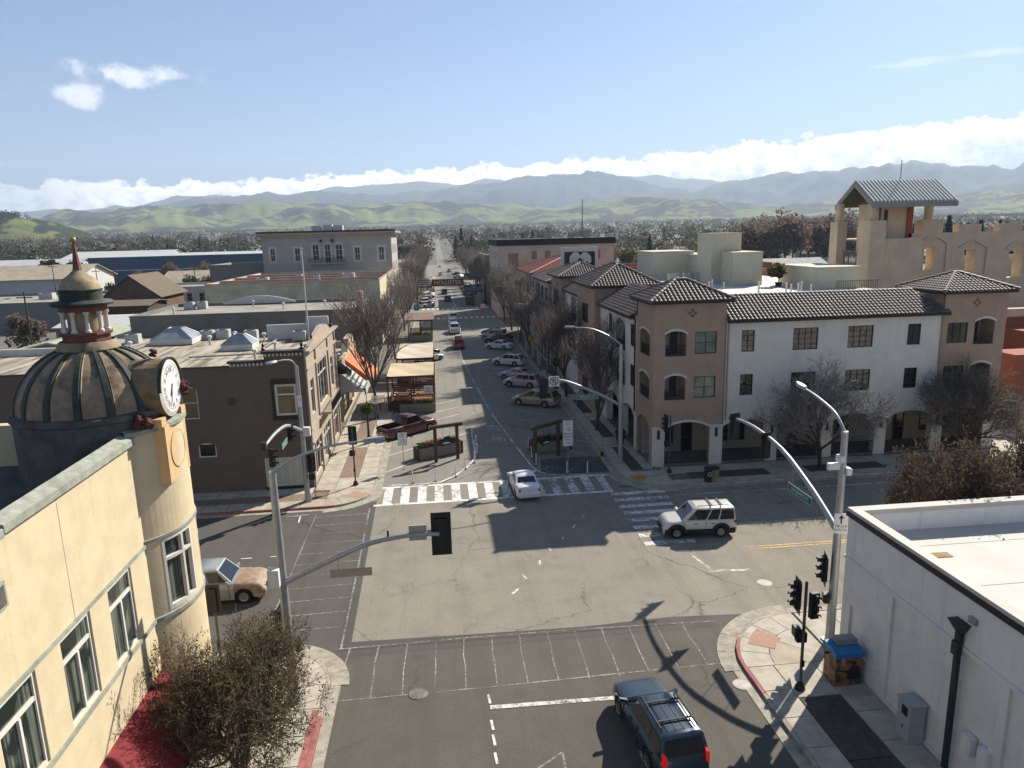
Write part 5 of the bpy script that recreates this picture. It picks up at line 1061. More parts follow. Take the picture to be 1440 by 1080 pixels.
# ---- parking structure with look-out tower
def garage():
    T = thing('parking_tower_building', 'beige parking structure with arched openings and look-out tower under metal gable roof', 'building', (60, 80, 0), world=True)
    Mb = mat('garage_beige', (.70, .57, .40), .92, .1, .5, .2, streak=.3, stain=.2, stain_scale=.15); Mr = mat('garage_red', (.36, .11, .06), .9, .12); Mroof = mat('metal_roof', (.075, .08, .078), .85, .25, 3., spec=.1)
    Y = 80.; q = lambda a, b: onY(1160+a*280/1375, 240+b*220/1080, Y)
    F = Wall((0, Y), (1, 0), (0, -1))
    x0 = q(580, 400)[0]; zt = q(700, 430)[1]; hs = []
    for (a, b, c, d) in ((690, 525, 745, 685), (965, 545, 1025, 700), (1275, 555, 1350, 735)):
        xa, za = q(a, b); xb, zb = q(c, d); hs.append((xa, xb, zb, za, .01, 1.5))
    x1 = 110.
    for k in range(4): w = hs[2][0]-hs[1][0]; hs.append((hs[2][0]+w*(k+1), hs[2][1]+w*(k+1), hs[2][2], hs[2][3], .01, 1.5))
    mb = MB(); F.wall(mb, x1, 4.5, zt, hs, 1.5, u_start=x0); mb.poly([(x0, Y, 4.5), (x0, Y+5, 4.5), (x0, Y+5, zt), (x0, Y, zt)]); mb.box(x0, x1, Y+1.5, Y+1.7, zt-3.4, zt-3.3); mb.build('arcade_wall', Mb, T)
    for i, h in enumerate(hs):
        c = (h[0]+h[1])/2+.25; w = 1.75; mb = MB()
        if i % 2 == 0: F.arch_trim(mb, c-w, c+w, h[3]+1.05, .8, .16, 0, .25)
        else:
            for s in (-1, 1): mb.hexa([F.pt(c, h[3]+1.05, 0), F.pt(c+s*w, h[3]+.2, 0), F.pt(c+s*w, h[3]+.2, .25), F.pt(c, h[3]+1.05, .25), F.pt(c, h[3]+1.22, 0), F.pt(c+s*w, h[3]+.37, 0), F.pt(c+s*w, h[3]+.37, .25), F.pt(c, h[3]+1.22, .25)])
        F.box(mb, c+w, c+w+.15, h[2]-.3, h[3]+.3, 0, .22); mb.build('arch_moulding', Mb, T)
    for i in range(5): x = hs[i][1]+4.2; MB().box(x-1.4, x+1.4, Y-.1, Y+1.0, zt, zt+.9).build('merlon', Mb, T)
    # decks inside
    MB().box(x0+7, x1, Y+1.7, Y+30, 8.2, 8.5).build('deck', M_roofpale, T)
    MB().box(84, x1, Y+30, Y+30.5, 4, zt-4.2).build('rear_wall', Mb, T)
    # lower block and tower
    xa, za = q(320, 470); xb = q(575, 470)[0]; z3, _ = 0, 0
    L = Wall((xa, Y-1.5), (1, 0), (0, -1)); hz = []
    for (a, c) in ((372, 408), (425, 460), (478, 518)):
        pa, zz1 = q(a, 635); pb, zz0 = q(c, 745); hz.append((pa-xa, pb-xa, zz0-1, zz1))
    mb = MB(); L.wall(mb, xb-xa, 3, za, hz, .8); mb.poly([(xb, Y-1.5, 3), (xb, Y, 3), (xb, Y, za), (xb, Y-1.5, za)]); mb.box(xa, xb, Y-1.5, Y+8, za-.2, za-.02); mb.build('stair_block', Mb, T)
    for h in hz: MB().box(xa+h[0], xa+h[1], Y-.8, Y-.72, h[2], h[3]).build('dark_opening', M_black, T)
    # tower under the roof: piers, columns, core, red panels and a railed balcony facing the street
    zp = 18.05
    for (a, b, y0, y1) in ((48.95, 50.8, 77.5, 79.8), (48.4, 49.6, 83.3, 85.), (57.0, 59.6, 80.05, 81.5)): MB().box(a, b, y0, y1, 2 if a < 56 else zt-.3, zp).build('tower_pier', Mb, T)
    MB().box(50.8, 56.1, 78.48, 78.7, 2, za).build('tower_wall', Mb, T)
    for (x, y) in ((49.85, 78.5), (49.0, 84.1), (58.0, 80.6), (57.3, 83.6)): MB().cyl((x, y, zp-1), (x, y, 20.2), .5, n=16).build('column', Mb, T, smooth=True)
    MB().box(51.8, 55.3, 80.2, 83.2, za-1, 22.0).build('tower_core', Mb, T)
    for (a, b, y) in ((55.0, 55.7, 80.0), (50.9, 51.7, 80.6)): MB().box(a, b, y, y+.15, za-3, 21.6).build('red_panel', Mr, T)
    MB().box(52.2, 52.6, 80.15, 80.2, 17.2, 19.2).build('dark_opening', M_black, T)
    z1, z0 = 14.6, 12.6; MB().box(49.35, 49.55, 79.8, 83.3, 3, z0).build('red_wall', Mr, T); mb = MB()
    for k in range(12): y = 79.85+3.4*k/12; mb.tube([(49.3, y, z0), (49.3, y+.28, z1)], .035, 4); mb.tube([(49.3, y+.28, z0), (49.3, y, z1)], .035, 4)
    mb.box(49.26, 49.34, 79.8, 83.3, z1-.08, z1); mb.build('lattice_railing', mat('railing_sage', (.2, .22, .2), .6), T)
    MB().box(49.3, 49.34, 81, 82.1, 8.6, 10.9).build('door', M_black, T); MB().box(50.9, 51.0, 79.9, 83.3, z0, 20).build('balcony_back', Mb, T)
    # gable roof, ridge along x
    ex0, ex1, Yf, Yb, ym, rz, ez = 48.7, 58.7, 76.9, 84.6, 80.75, 22.25, 19.7
    mb = MB()
    mb.hexa([(ex0, Yf, ez), (ex1, Yf, ez), (ex1, ym, rz), (ex0, ym, rz), (ex0, Yf, ez+.25), (ex1, Yf, ez+.25), (ex1, ym, rz+.25), (ex0, ym, rz+.25)])
    mb.hexa([(ex0, Yb, ez), (ex1, Yb, ez), (ex1, ym, rz), (ex0, ym, rz), (ex0, Yb, ez+.25), (ex1, Yb, ez+.25), (ex1, ym, rz+.25), (ex0, ym, rz+.25)]); rf = mb.build('roof', Mroof, T)
    n = 22
    for k in range(n+1):
        x = ex0+.1+(ex1-ex0-.2)*k/n
        for yy in (Yf, Yb): mb = MB(); mb.hexa([(x-.13, yy, ez+.25), (x+.13, yy, ez+.25), (x+.13, ym, rz+.25), (x-.13, ym, rz+.25), (x-.06, yy, ez+.5), (x+.06, yy, ez+.5), (x+.06, ym, rz+.5), (x-.06, ym, rz+.5)]); mb.build('roof_seam', mat('metal_seam', (.62, .64, .62), .7, .1, 3., spec=.15), rf)
    mb = MB(); mb.box(ex0-.05, ex1+.05, Yf-.12, Yf, ez-.25, ez+.3); mb.build('fascia', mat('fascia_grey', (.3, .29, .27), .7), T)
    for s, yy in ((1, Yf), (1, Yb)): mb = MB(); mb.hexa([(ex0-.12, yy, ez-.3), (ex0-.002, yy, ez-.3), (ex0-.002, ym, rz-.3), (ex0-.12, ym, rz-.3), (ex0-.12, yy, ez+.3), (ex0-.002, yy, ez+.3), (ex0-.002, ym, rz+.3), (ex0-.12, ym, rz+.3)]); mb.build('barge_board', _M['fascia_grey'], T)
    mb = MB(); mb.poly([(ex0+2.4, Yf+1, ez), (ex0+2.4, Yb-1, ez), (ex0+2.4, ym, rz-.5)]); mb.build('gable_infill', mat('gable_dark', (.2, .14, .1), .9), T)
    MB().tube([(54.2, ym, rz), (54.2, ym, rz+2.6)], .05, 4).build('antenna', M_steel, T)
    # stair and brick side by the driveway
    MB().box(50.5, 56, 57, 60, 0, 6.).build('brick_stair_wall', Mr, T); MB().box(56, 70, 58, 66, 0, 7.2).build('brick_stair_wall', Mr, T)
    MB().box(52, 75, 66, 66.3, 3.6, 8.2).build('brick_band', Mr, T); MB().box(50, 80, 65.6, 66.5, 8.2, 9.).build('beam', Mb, T)
    mb = MB()
    for k in range(8): mb.tube([(52+2.2*k, 65.8, 3.6), (53.1+2.2*k, 65.8, 1.)], .05, 4); mb.tube([(53.1+2.2*k, 65.8, 1.), (54.2+2.2*k, 65.8, 3.6)], .05, 4)
    mb.build('lattice_screen', _M['railing_sage'], T)
    MB().hexa([(48.6, 57, .2), (49.0, 57, .2), (55, 62, 3.2), (54.6, 62, 3.2), (48.6, 57, .5), (49.0, 57, .5), (55, 62, 3.5), (54.6, 62, 3.5)]).build('stair_rail', _M['railing_sage'], T)
garage()
MB_drive = MB().poly([(43.4, 45.8, .15), (60, 45.8, .15), (60, 66, .15), (43.4, 66, .15)]); struct('driveway', MB_drive, M_conc)

# ---- left background: sheds, houses, warehouses
def gable(name, label, x0, x1, y0, y1, h, rh, wm, rm, axis='x', ov=.5, wins=0, cat='building', group=None, parts=True, door=False):
    T = thing(name, label, cat, ((x0+x1)/2, (y0+y1)/2, 0), world=True, group=group); mb = MB(); mb.box(x0, x1, y0, y1, 0, h)
    xm, ym = (x0+x1)/2, (y0+y1)/2
    if axis == 'x':
        for x in (x0, x1): mb.poly([(x, y0, h), (x, y1, h), (x, ym, h+rh)])
    else:
        for y in (y0, y1): mb.poly([(x0, y, h), (x1, y, h), (xm, y, h+rh)])
    mb.build('wall', wm, T); mb = MB(); t = .18; k = rh/((y1-y0)/2 if axis == 'x' else (x1-x0)/2)
    if axis == 'x':
        for s, yy in ((-1, y0), (1, y1)):
            ye = yy+s*ov; ze = h-ov*k; mb.hexa([(x0-ov, ye, ze), (x1+ov, ye, ze), (x1+ov, ym, h+rh), (x0-ov, ym, h+rh), (x0-ov, ye, ze+t), (x1+ov, ye, ze+t), (x1+ov, ym, h+rh+t), (x0-ov, ym, h+rh+t)])
    else:
        for s, xx in ((-1, x0), (1, x1)):
            xe = xx+s*ov; ze = h-ov*k; mb.hexa([(xe, y0-ov, ze), (xe, y1+ov, ze), (xm, y1+ov, h+rh), (xm, y0-ov, h+rh), (xe, y0-ov, ze+t), (xe, y1+ov, ze+t), (xm, y1+ov, h+rh+t), (xm, y0-ov, h+rh+t)])
    mb.build('roof', rm, T)
    F = Wall((x0, y0), (1, 0), (0, -1))
    if wins:
        w = (x1-x0)/(wins+.5)
        for k in range(wins): F.window(T, w*(k+.5), w*(k+.5)+min(1.6, w*.5), 1., 2.3, M_trimw, G_dark, 2, 1, .05, .09)
    if door: mb = MB(); F.box(mb, (x1-x0)*.6, (x1-x0)*.6+3, 0, 2.8, 0, .08); mb.build('door', M_bf, T)
    return T
M_greensiding = mat('siding_grey', (.22, .22, .205), .85, .08, 1.); M_greenroof = mat('roof_pale_green', (.40, .43, .29), .7, .12, 1.)
M_brownroof = mat('roof_brown_shingle', (.165, .13, .09), .95, .2, 2.); M_brickbr = brickmat('brick_brown', (.16, .09, .06), (.2, .12, .08), (.2, .17, .14)); M_shade = mat('wall_darkbrown', (.09, .06, .045), .9)
M_whitemetal = mat('metal_white', (.62, .60, .56), .6, .08, 1.); M_tanmetal = mat('roof_tan_metal', (.46, .39, .28), .7, .15, .4, stain=.3)
M_blue = mat('warehouse_blue', (.045, .10, .17), .6, .1, .3); M_bluepale = mat('warehouse_roof', (.52, .55, .55), .6, .12, .3)
gable('green_roof_shed', 'grey gabled shed with pale green roof behind the dome', -52, -31, 80, 96, 5.0, 2.3, M_greensiding, M_greenroof, 'y', .4, 0, door=True)
gable('white_roof_office', 'small beige office with white low roof beyond the green roofed shed', -62, -48.5, 122, 136, 4.4, 1.1, mat('office_beige', (.36, .32, .26), .9), M_whitemetal, 'x', .4, 2)
gable('brown_brick_house', 'brown brick house with big brown shingle gable roof', -73, -61.7, 166, 182, 6.4, 4.3, M_brickbr, M_brownroof, 'y', .8, 0)
gable('brown_house_wing', 'low brown wing with white fascia beside the brick house', -68.5, -59, 152, 163, 5.2, .7, M_shade, M_brownroof, 'x', .7, 2)
flat_building('grey_long_store', 'long grey flat roofed store left of the spire', -122, -77, 158, 190, 6.0, mat('store_grey', (.24, .235, .22), .9, .1), M_roofpale, .5, units=[(-100, 170, 3, 2, 1.5), (-90, 176, 3, 2, 1.4), (-82, 168, 2.5, 2, 1.4)])
flat_building('grey_annex', 'grey annex with dark band beside the long store', -90, -77, 192, 206, 5.2, mat('store_grey', (.24, .235, .22), .9, .1), M_roofpale, .4)
gable('tan_warehouse', 'white walled warehouse with wide tan metal roof', -190, -118, 250, 278, 7., 4., M_whitemetal, M_tanmetal, 'x', 1., 0, door=True)
gable('pale_warehouse', 'pale roofed long warehouse beyond the tan roofed one', -230, -160, 330, 370, 7., 4.5, M_whitemetal, M_bluepale, 'x', 1., 0)
gable('white_warehouse', 'tall white metal warehouse behind the spire', -185, -135, 380, 410, 11, 3., M_whitemetal, M_whitemetal, 'x', .5, 0)
T = gable('blue_warehouse', 'very long blue warehouse with pale roof and light stripe', -150, -52, 330, 362, 12.0, .9, M_blue, M_bluepale, 'x', .5, 0)
MB().box(-150.1, -51.9, 329.9, 362.1, 6.2, 6.6).build('stripe', M_bluepale, T)
gable('hip_house', 'long low house with tan roof in front of the blue warehouse', -86, -56, 236, 256, 5.2, 3.2, M_lowcream, M_tanmetal, 'x', 1.5, 5)
gable('green_shop_shed', 'small green and cream shed by the parking lot', -105, -92, 252, 262, 5., 2., mat('shed_green', (.05, .09, .08), .8), M_bluepale, 'y', .5, 0)
flat_building('white_arched_hall', 'white hall with small arched windows behind the lantern', -80, -60, 195, 215, 6.2, M_whitemetal, M_roofpale, .5, front=[(2.2+3.1*k, 3.6+3.1*k, 2.5, 4.6) for k in range(6)])
flat_building('grey_rear_shop', 'plain grey rear shop beside the hotel', -52, -39.5, 172, 190, 12.2, mat('store_grey2', (.28, .26, .23), .9, .1), M_roofpale, .4)
flat_building('low_wall_yard', 'low brown yard store between brick house and beige wall', -45.5, -37.6, 118, 132, 5.2, M_shade, M_roofpale, .3)
flat_building('red_low_store', 'low tan store left of the grey block wall', -48, -37, 88, 104, 5.4, M_lowcream, M_roofpale, .4, units=[(-42, 95), (-45, 99)])
flat_building('white_parapet_store', 'white parapet store with tan roof at the edge behind the cream building', -45, -31.3, 50, 66, 8.6, M_trimw, M_tanroof, .5, units=[(-40, 56)])
flat_building('far_left_shop', 'low olive shop beyond the beige wall along the street', -30, -9.8, 196, 240, 8.2, M_beige, M_roofpale, .5, sidewins=[(3+6*k, 6+6*k, .6, 3.2) for k in range(6)])
flat_building('far_left_shop', 'cream shop row two blocks down on the left', -28, -9.8, 295, 350, 7.5, M_hcream, M_roofpale, .5, sidewins=[(3+6*k, 6+6*k, .6, 3.2) for k in range(6)])
flat_building('far_right_shop', 'cream shop row two blocks down on the right', 17, 36, 220, 268, 8.0, M_hcream, M_roofpale, .5, side=-1, sidewins=[(3+6*k, 6+6*k, .6, 3.2) for k in range(6)])
flat_building('far_right_shop', 'grey shop row three blocks down on the right', 17, 36, 296, 350, 7.0, M_greensiding, M_roofpale, .5, side=-1, sidewins=[(3+6*k, 6+6*k, .6, 3.2) for k in range(6)])
# ================================================================== vehicles
M_tyre = mat('tyre', (.012, .012, .013), .9, .2); M_rim = mat('rim_alloy', (.45, .45, .45), .35, .1, metal=.7); M_plast = mat('plastic_black', (.018, .018, .02), .6, .2)
M_carglass = mat('car_glass', (.010, .012, .014), .04, .3, 1., spec=.7); M_tail = mat('tail_lamp', (.38, .012, .012), .25, .1, spec=.6); M_taillit = mat('tail_lamp_lit', (.5, .01, .01), .25, .1, emit=((1, .03, .02), .12))
M_head = mat('head_lamp', (.55, .56, .58), .12, .1, spec=.7); M_plate = mat('number_plate', (.72, .72, .74), .5, .05); M_chrome = mat('chrome', (.6, .6, .6), .15, .05, metal=.9)
CP = {}
def carpaint(n, col, metal=.0, dirt=.0):
    if n not in CP: CP[n] = mat('carpaint_'+n, tuple(c*1.1 for c in col), .32, .05, 1.5, metal=metal, spec=.5, coat=.6, stain=dirt, stain_col=tuple(c*.6+.06 for c in col), stain_scale=1.5)
    return CP[n]
VEH = {}
def lerp_tab(tab, x):
    for (a, va), (b, vb) in zip(tab, tab[1:]):
        if x <= b: t = (x-a)/(b-a) if b > a else 0; return va+(vb-va)*max(0, t)
    return tab[-1][1]
SPEC = dict(
 sedan=dict(L=4.5, W=1.74, wb=2.62, wr=.31, hood=[(-2.25, .62), (-2.2, .88), (-1.95, 1.0), (-1.5, 1.03), (-.9, 1.0), (.8, .98), (1.05, .93), (1.75, .83), (2.1, .70), (2.25, .5)], roof=(-.75, .35), base=(-1.45, 1.05), H=1.43, belt=.93),
 suv=dict(L=4.75, W=1.88, wb=2.75, wr=.37, hood=[(-2.37, .7), (-2.32, 1.05), (-2.2, 1.12), (-1, 1.12), (.85, 1.1), (1.1, 1.08), (1.95, 1.0), (2.25, .88), (2.37, .6)], roof=(-2.0, .2), base=(-2.25, 1.0), H=1.75, belt=1.08),
 crossover=dict(L=4.6, W=1.84, wb=2.68, wr=.35, hood=[(-2.3, .65), (-2.25, 1.0), (-2.1, 1.07), (-1, 1.06), (.9, 1.04), (1.15, 1.0), (1.9, .9), (2.2, .78), (2.3, .55)], roof=(-1.65, .25), base=(-2.15, 1.15), H=1.66, belt=1.02),
 boxy=dict(L=4.3, W=1.82, wb=2.575, wr=.34, hood=[(-2.15, .6), (-2.12, 1.02), (-2.0, 1.08), (-1, 1.08), (.95, 1.06), (1.2, 1.04), (1.8, .98), (2.05, .85), (2.15, .55)], roof=(-2.02, .35), base=(-2.08, 1.12), H=1.79, belt=1.04),
 van=dict(L=5.05, W=1.96, wb=3.0, wr=.34, hood=[(-2.52, .6), (-2.48, 1.0), (-2.35, 1.05), (-1, 1.03), (1.1, 1.0), (1.4, .98), (2.0, .88), (2.4, .72), (2.52, .5)], roof=(-2.0, .35), base=(-2.42, 1.55), H=1.75, belt=.98),
 pickup=dict(L=5.7, W=1.98, wb=3.5, wr=.38, hood=[(-2.85, .75), (-2.83, 1.08), (-2.7, 1.12), (-.9, 1.12), (1.2, 1.12), (1.45, 1.1), (2.3, 1.05), (2.7, .95), (2.85, .65)], roof=(-.55, .65), base=(-.85, 1.3), H=1.82, belt=1.1, bed=(-2.72, -.95)),
)
def vehicle(kind, label, x, y, heading, pm, group=None, detail=2, rack=False, lit=False, z=0., hood_m=None, name=None, cladding=False):
    S = SPEC[kind]; L, W, H, wr, belt = S['L'], S['W'], S['H'], S['wr'], S['belt']; fx = S['wb']/2+.08; rx = fx-S['wb']; hw = W/2
    nm = name or dict(sedan='sedan_car', suv='suv_car', crossover='crossover_car', boxy='boxy_suv_car', van='minivan_car', pickup='pickup_truck')[kind]
    T = thing(nm, label, {'pickup': 'pickup truck', 'van': 'minivan', 'sedan': 'car'}.get(kind, 'suv'), (x, y, z+.012), R_(heading), group)
    key = (kind, pm.name, hood_m.name if hood_m else '', cladding)
    ra = wr+.07
    def zlow(xx):
        zl = .24 if abs(xx) < L/2-.25 else .3
        for wx in (fx, rx):
            d = abs(xx-wx)
            if d < ra: zl = max(zl, wr+math.sqrt(ra*ra-d*d)-.02)
        return zl
    def plan(xx):                                                    # half width in plan
        t = max(0, abs(xx)-(L/2-.75))/.75; return hw*(1-.16*t**2.4)
    if key not in VEH:
        out = {}
        st = sorted(set([round(v, 3) for v in np.linspace(-L/2, L/2, 21)]+[round(wx+ra*math.sin(a), 3) for wx in (fx, rx) for a in np.linspace(-math.pi/2, math.pi/2, 9)]))
        st = [s for i, s in enumerate(st) if i == 0 or s-st[i-1] > .012]
        rows = []
        bed = S.get('bed')
        for s in st:
            zt = lerp_tab(S['hood'], s); zl = min(zlow(s), zt-.12); w = plan(s); zm = zl+(zt-zl)*.55; sh = zt-.05
            if sh < zm: sh = (zm+zt)/2
            rows.append([(s, w*.95, zl), (s, w, zm), (s, w*.985, zl+(sh-zl)*.8), (s, w*.93, sh), (s, w*.84, zt), (s, w*.45, zt+.025), (s, 0, zt+.03)])
        def side(mb, i, flip): 
            for j in range(6):
                a, b, c, d = rows[i][j], rows[i+1][j], rows[i+1][j+1], rows[i][j+1]
                if bed and j >= 4 and bed[0] <= (a[0]+b[0])/2 <= bed[1]: continue
                q = [a, b, c, d]; mb.poly([(p[0], p[1]*flip, p[2]) for p in q])
        mb = MB(); hd = MB()
        for i in range(len(rows)-1):
            tgt = hd if (hood_m and rows[i][0][0] > S['base'][1]-.05) else mb
            for f in (1, -1): side(tgt, i, f)
        for rr in (rows[0], rows[-1]):
            (hd if hood_m and rr is rows[-1] else mb).poly([(p[0], p[1], p[2]) for p in rr]+[(p[0], -p[1], p[2]) for p in rr[::-1][1:]])
        if bed:
            b0, b1 = bed; w = hw*.80; zt = belt
            mb.poly([(b0, -w, .62), (b1, -w, .62), (b1, w, .62), (b0, w, .62)]); mb.poly([(b0, -w, .62), (b1, -w, .62), (b1, -w, zt), (b0, -w, zt)]); mb.poly([(b0, w, .62), (b1, w, .62), (b1, w, zt), (b0, w, zt)]); mb.poly([(b0, -w, .62), (b0, w, .62), (b0, w, zt), (b0, -w, zt)]); mb.poly([(b1, -w, .62), (b1, w, .62), (b1, w, zt), (b1, -w, zt)])
        # cabin: frustum with rounded roof
        (r0, r1), (c0, c1) = S['roof'], S['base']; wb_, wt = hw*.9, hw*.74; zb = belt-.03; ze = H-.08
        lo = [(c0, wb_), (c1-.0, wb_*.93)]; 
        P = lambda xx, ww, zz: (xx, ww, zz)
        cab = [[P(c0, -wb_, zb), P(c1, -wb_*.92, zb), P(c1, wb_*.92, zb), P(c0, wb_, zb)], [P(r0, -wt*1.03, ze), P(r1, -wt*.98, ze), P(r1, wt*.98, ze), P(r0, wt*1.03, ze)], [P(r0+.1, -wt*.88, H-.015), P(r1-.15, -wt*.84, H-.01), P(r1-.15, wt*.84, H-.01), P(r0+.1, wt*.88, H-.015)]]
        for a, b in zip(cab, cab[1:]):
            for k in range(4): mb.poly([a[k], a[(k+1) % 4], b[(k+1) % 4], b[k]])
        m3 = [((p[0]*.92), p[1]*.55, H+.012) for p in cab[2]]
        for k in range(4): mb.poly([cab[2][k], cab[2][(k+1) % 4], m3[(k+1) % 4], m3[k]])
        mb.poly(m3)
        out['body'] = [('body', mb.mesh('body', pm, True, weld=True), 0)]
        if hood_m: out['body'].append(('hood', hd.mesh('hood', hood_m, True, weld=True), 0))
        # glass panels slightly proud of the cabin
        def quad_on(a, b, c, d, u0, u1, v0, v1, off):
            a, b, c, d = map(Vector, (a, b, c, d)); n = (b-a).cross(d-a).normalized()
            f = lambda u, v: tuple((a*(1-u)+b*u)*(1-v)+(d*(1-u)+c*u)*v+n*off)
            return [f(u0, v0), f(u1, v0), f(u1, v1), f(u0, v1)]
        A, B = cab[0], cab[1]; parts = []
        parts.append(('windshield', MB().poly(quad_on(A[1], A[2], B[2], B[1], .05, .95, .06, .97, .012)).mesh('windshield', M_carglass)))
        parts.append(('rear_window', MB().poly(quad_on(A[3], A[0], B[0], B[3], .08, .92, .12 if kind != 'sedan' else .1, .9, .012)).mesh('rear_window', M_carglass)))
        if kind == 'pickup': cuts = [(.05, .46), (.5, .9)]
        elif kind == 'sedan': cuts = [(.10, .46), (.49, .86)]
        elif kind == 'boxy': cuts = [(.03, .30), (.33, .53), (.56, .90)]
        else: cuts = [(.03, .29), (.32, .60), (.63, .93)]
        for (u0, u1) in cuts:
            parts.append(('side_window', MB().poly(quad_on(A[0], A[1], B[1], B[0], u0, u1, .1, .9, .012)).mesh('side_window', M_carglass)))
            parts.append(('side_window', MB().poly(quad_on(A[2], A[3], B[3], B[2], 1-u1, 1-u0, .1, .9, .012)).mesh('side_window', M_carglass)))
        # underside and wheel wells
        mb = MB(); mb.box(-L/2+.15, L/2-.15, -hw*.86, hw*.86, .2, .6); parts.append(('underbody', mb.mesh('underbody', M_plast)))
        if cladding:
            for sgn in (1, -1):
                for (xa, xb) in ((rx+ra+.02, fx-ra-.02), (fx+ra+.01, L/2-.1), (-L/2+.08, rx-ra-.01)):
                    mb = MB(); mb.hexa([(xa, sgn*hw*.93, .26), (xb, sgn*plan(xb)*.93, .26), (xb, sgn*(plan(xb)+.012), .26), (xa, sgn*(plan(xa)+.012), .26), (xa, sgn*hw*.93, .56), (xb, sgn*plan(xb)*.93, .56), (xb, sgn*(plan(xb)+.014), .56), (xa, sgn*(plan(xa)+.014), .56)]); parts.append(('cladding', mb.mesh('cladding', M_plast)))
                for wx in (fx, rx):
                    mb = MB(); N = 10
                    for k in range(N):
                        a, b = math.pi*k/N, math.pi*(k+1)/N; q = lambda t, r_, yy: (wx+r_*math.cos(t), sgn*yy, wr+r_*math.sin(t)); mb.hexa([q(a, ra-.02, hw*.9), q(b, ra-.02, hw*.9), q(b, ra-.02, hw+.02), q(a, ra-.02, hw+.02), q(a, ra+.17, hw*.9), q(b, ra+.17, hw*.9), q(b, ra+.17, hw+.016), q(a, ra+.17, hw+.016)])
                    parts.append(('wheel_arch', mb.mesh('wheel_arch', M_plast)))
        # lamps, plates, grille, bumper, mirrors, handles
        zh = lerp_tab(S['hood'], L/2-.12)-.1
        for s in (1, -1):
            w = plan(L/2-.08); mb = MB(); mb.hexa([(L/2-.32, s*w*1.0, zh-.08), (L/2-.02, s*w*.62, zh-.1), (L/2+.012, s*w*.62, zh-.02), (L/2-.28, s*w*1.01, zh+.0), (L/2-.36, s*w*1.0, zh+.06), (L/2-.1, s*w*.6, zh+.04), (L/2-.06, s*w*.62, zh+.05), (L/2-.34, s*w*1.01, zh+.08)]); parts.append(('headlight', mb.mesh('headlight', M_head)))
            zt0, zt1 = (belt-.22, belt-.02) if kind in ('sedan', 'pickup') else (belt-.18, belt+.18)
            mb = MB(); w2 = plan(-L/2+.05); mb.hexa([(-L/2-.012, s*w2*.82, zt0), (-L/2+.2, s*w2*.9, zt0), (-L/2+.22, s*(w2+.012), zt0), (-L/2-.005, s*w2*.97, zt0), (-L/2+.012, s*w2*.82, zt1), (-L/2+.2, s*w2*.86, zt1), (-L/2+.24, s*(w2*.95+.012), zt1), (-L/2+.02, s*w2*.93, zt1)]); parts.append(('taillight', mb.mesh('taillight', M_tail)))
            mb = MB(); mb.hexa([(c1-.28, s*(hw*.86), belt), (c1-.12, s*(hw*.86), belt), (c1-.10, s*(hw+.16), belt+.02), (c1-.24, s*(hw+.16), belt+.02), (c1-.28, s*(hw*.86), belt+.09), (c1-.12, s*(hw*.86), belt+.09), (c1-.1, s*(hw+.16), belt+.17), (c1-.24, s*(hw+.16), belt+.17)]); parts.append(('mirror', mb.mesh('mirror', pm, bevel=.015)))
            for (u, _) in zip((c1-.95, c1-1.95), (0, 1)):
                if kind == 'pickup' and u < c0: continue
                mb = MB(); mb.box(u, u+.2, s*hw*.985-.02, s*hw*.985+.02, belt-.18, belt-.14); parts.append(('door_handle', mb.mesh('door_handle', M_plast)))
            for u in [c1-.1+(c0-c1)*f for f in ((.02, .42, .8) if kind not in ('pickup',) else (.02, .5, .98))]:
                if abs(u-rx) < ra*.9: continue
                mb = MB(); mb.box(u-.008, u+.008, s*hw*.97, s*(hw+.004), .34, belt-.06); parts.append(('door_seam', mb.mesh('door_seam', M_plast)))
        mb = MB(); mb.box(-L/2-.02, -L/2+.02, -.17, .17, .62 if kind != 'sedan' else .72, .74 if kind != 'sedan' else .84); parts.append(('number_plate', mb.mesh('number_plate', M_plate)))
        mb = MB(); w2 = plan(-L/2+.05); mb.hexa([(-L/2-.04, -w2*.9, .36), (-L/2+.1, -w2, .36), (-L/2+.1, w2, .36), (-L/2-.04, w2*.9, .36), (-L/2-.04, -w2*.9, .56), (-L/2+.1, -w2, .56), (-L/2+.1, w2, .56), (-L/2-.04, w2*.9, .56)]); parts.append(('bumper', mb.mesh('bumper', M_chrome if kind == 'pickup' else (M_plast if cladding or kind == 'suv' else pm), bevel=.02)))
        w2 = plan(L/2-.05); mb = MB(); mb.hexa([(L/2-.1, -w2, .32), (L/2+.03, -w2*.8, .32), (L/2+.03, w2*.8, .32), (L/2-.1, w2, .32), (L/2-.1, -w2, .52), (L/2+.03, -w2*.8, .52), (L/2+.03, w2*.8, .52), (L/2-.1, w2, .52)]); parts.append(('bumper', mb.mesh('bumper', M_chrome if kind == 'pickup' else (M_plast if cladding else pm), bevel=.02)))
        mb = MB(); mb.box(L/2-.06, L/2+.012, -w2*.55, w2*.55, .54, zh-.03); parts.append(('grille', mb.mesh('grille', M_plast)))
        out['parts'] = parts
        if 'tyre' not in VEH: VEH['tyre'] = {}
        if wr not in VEH['tyre']:
            mb = MB(); n = 20; w = .11
            prof = [(wr*.62, -w), (wr*.93, -w), (wr, -w*.7), (wr, w*.7), (wr*.93, w), (wr*.62, w)]
            for (ra_, ya), (rb_, yb) in zip(prof, prof[1:]):
                for k in range(n):
                    a, b = 2*math.pi*k/n, 2*math.pi*(k+1)/n; mb.poly([(ra_*math.cos(a), ya, ra_*math.sin(a)), (ra_*math.cos(b), ya, ra_*math.sin(b)), (rb_*math.cos(b), yb, rb_*math.sin(b)), (rb_*math.cos(a), yb, rb_*math.sin(a))])
            ty = mb.mesh('wheel', M_tyre, True, weld=True); mb = MB()
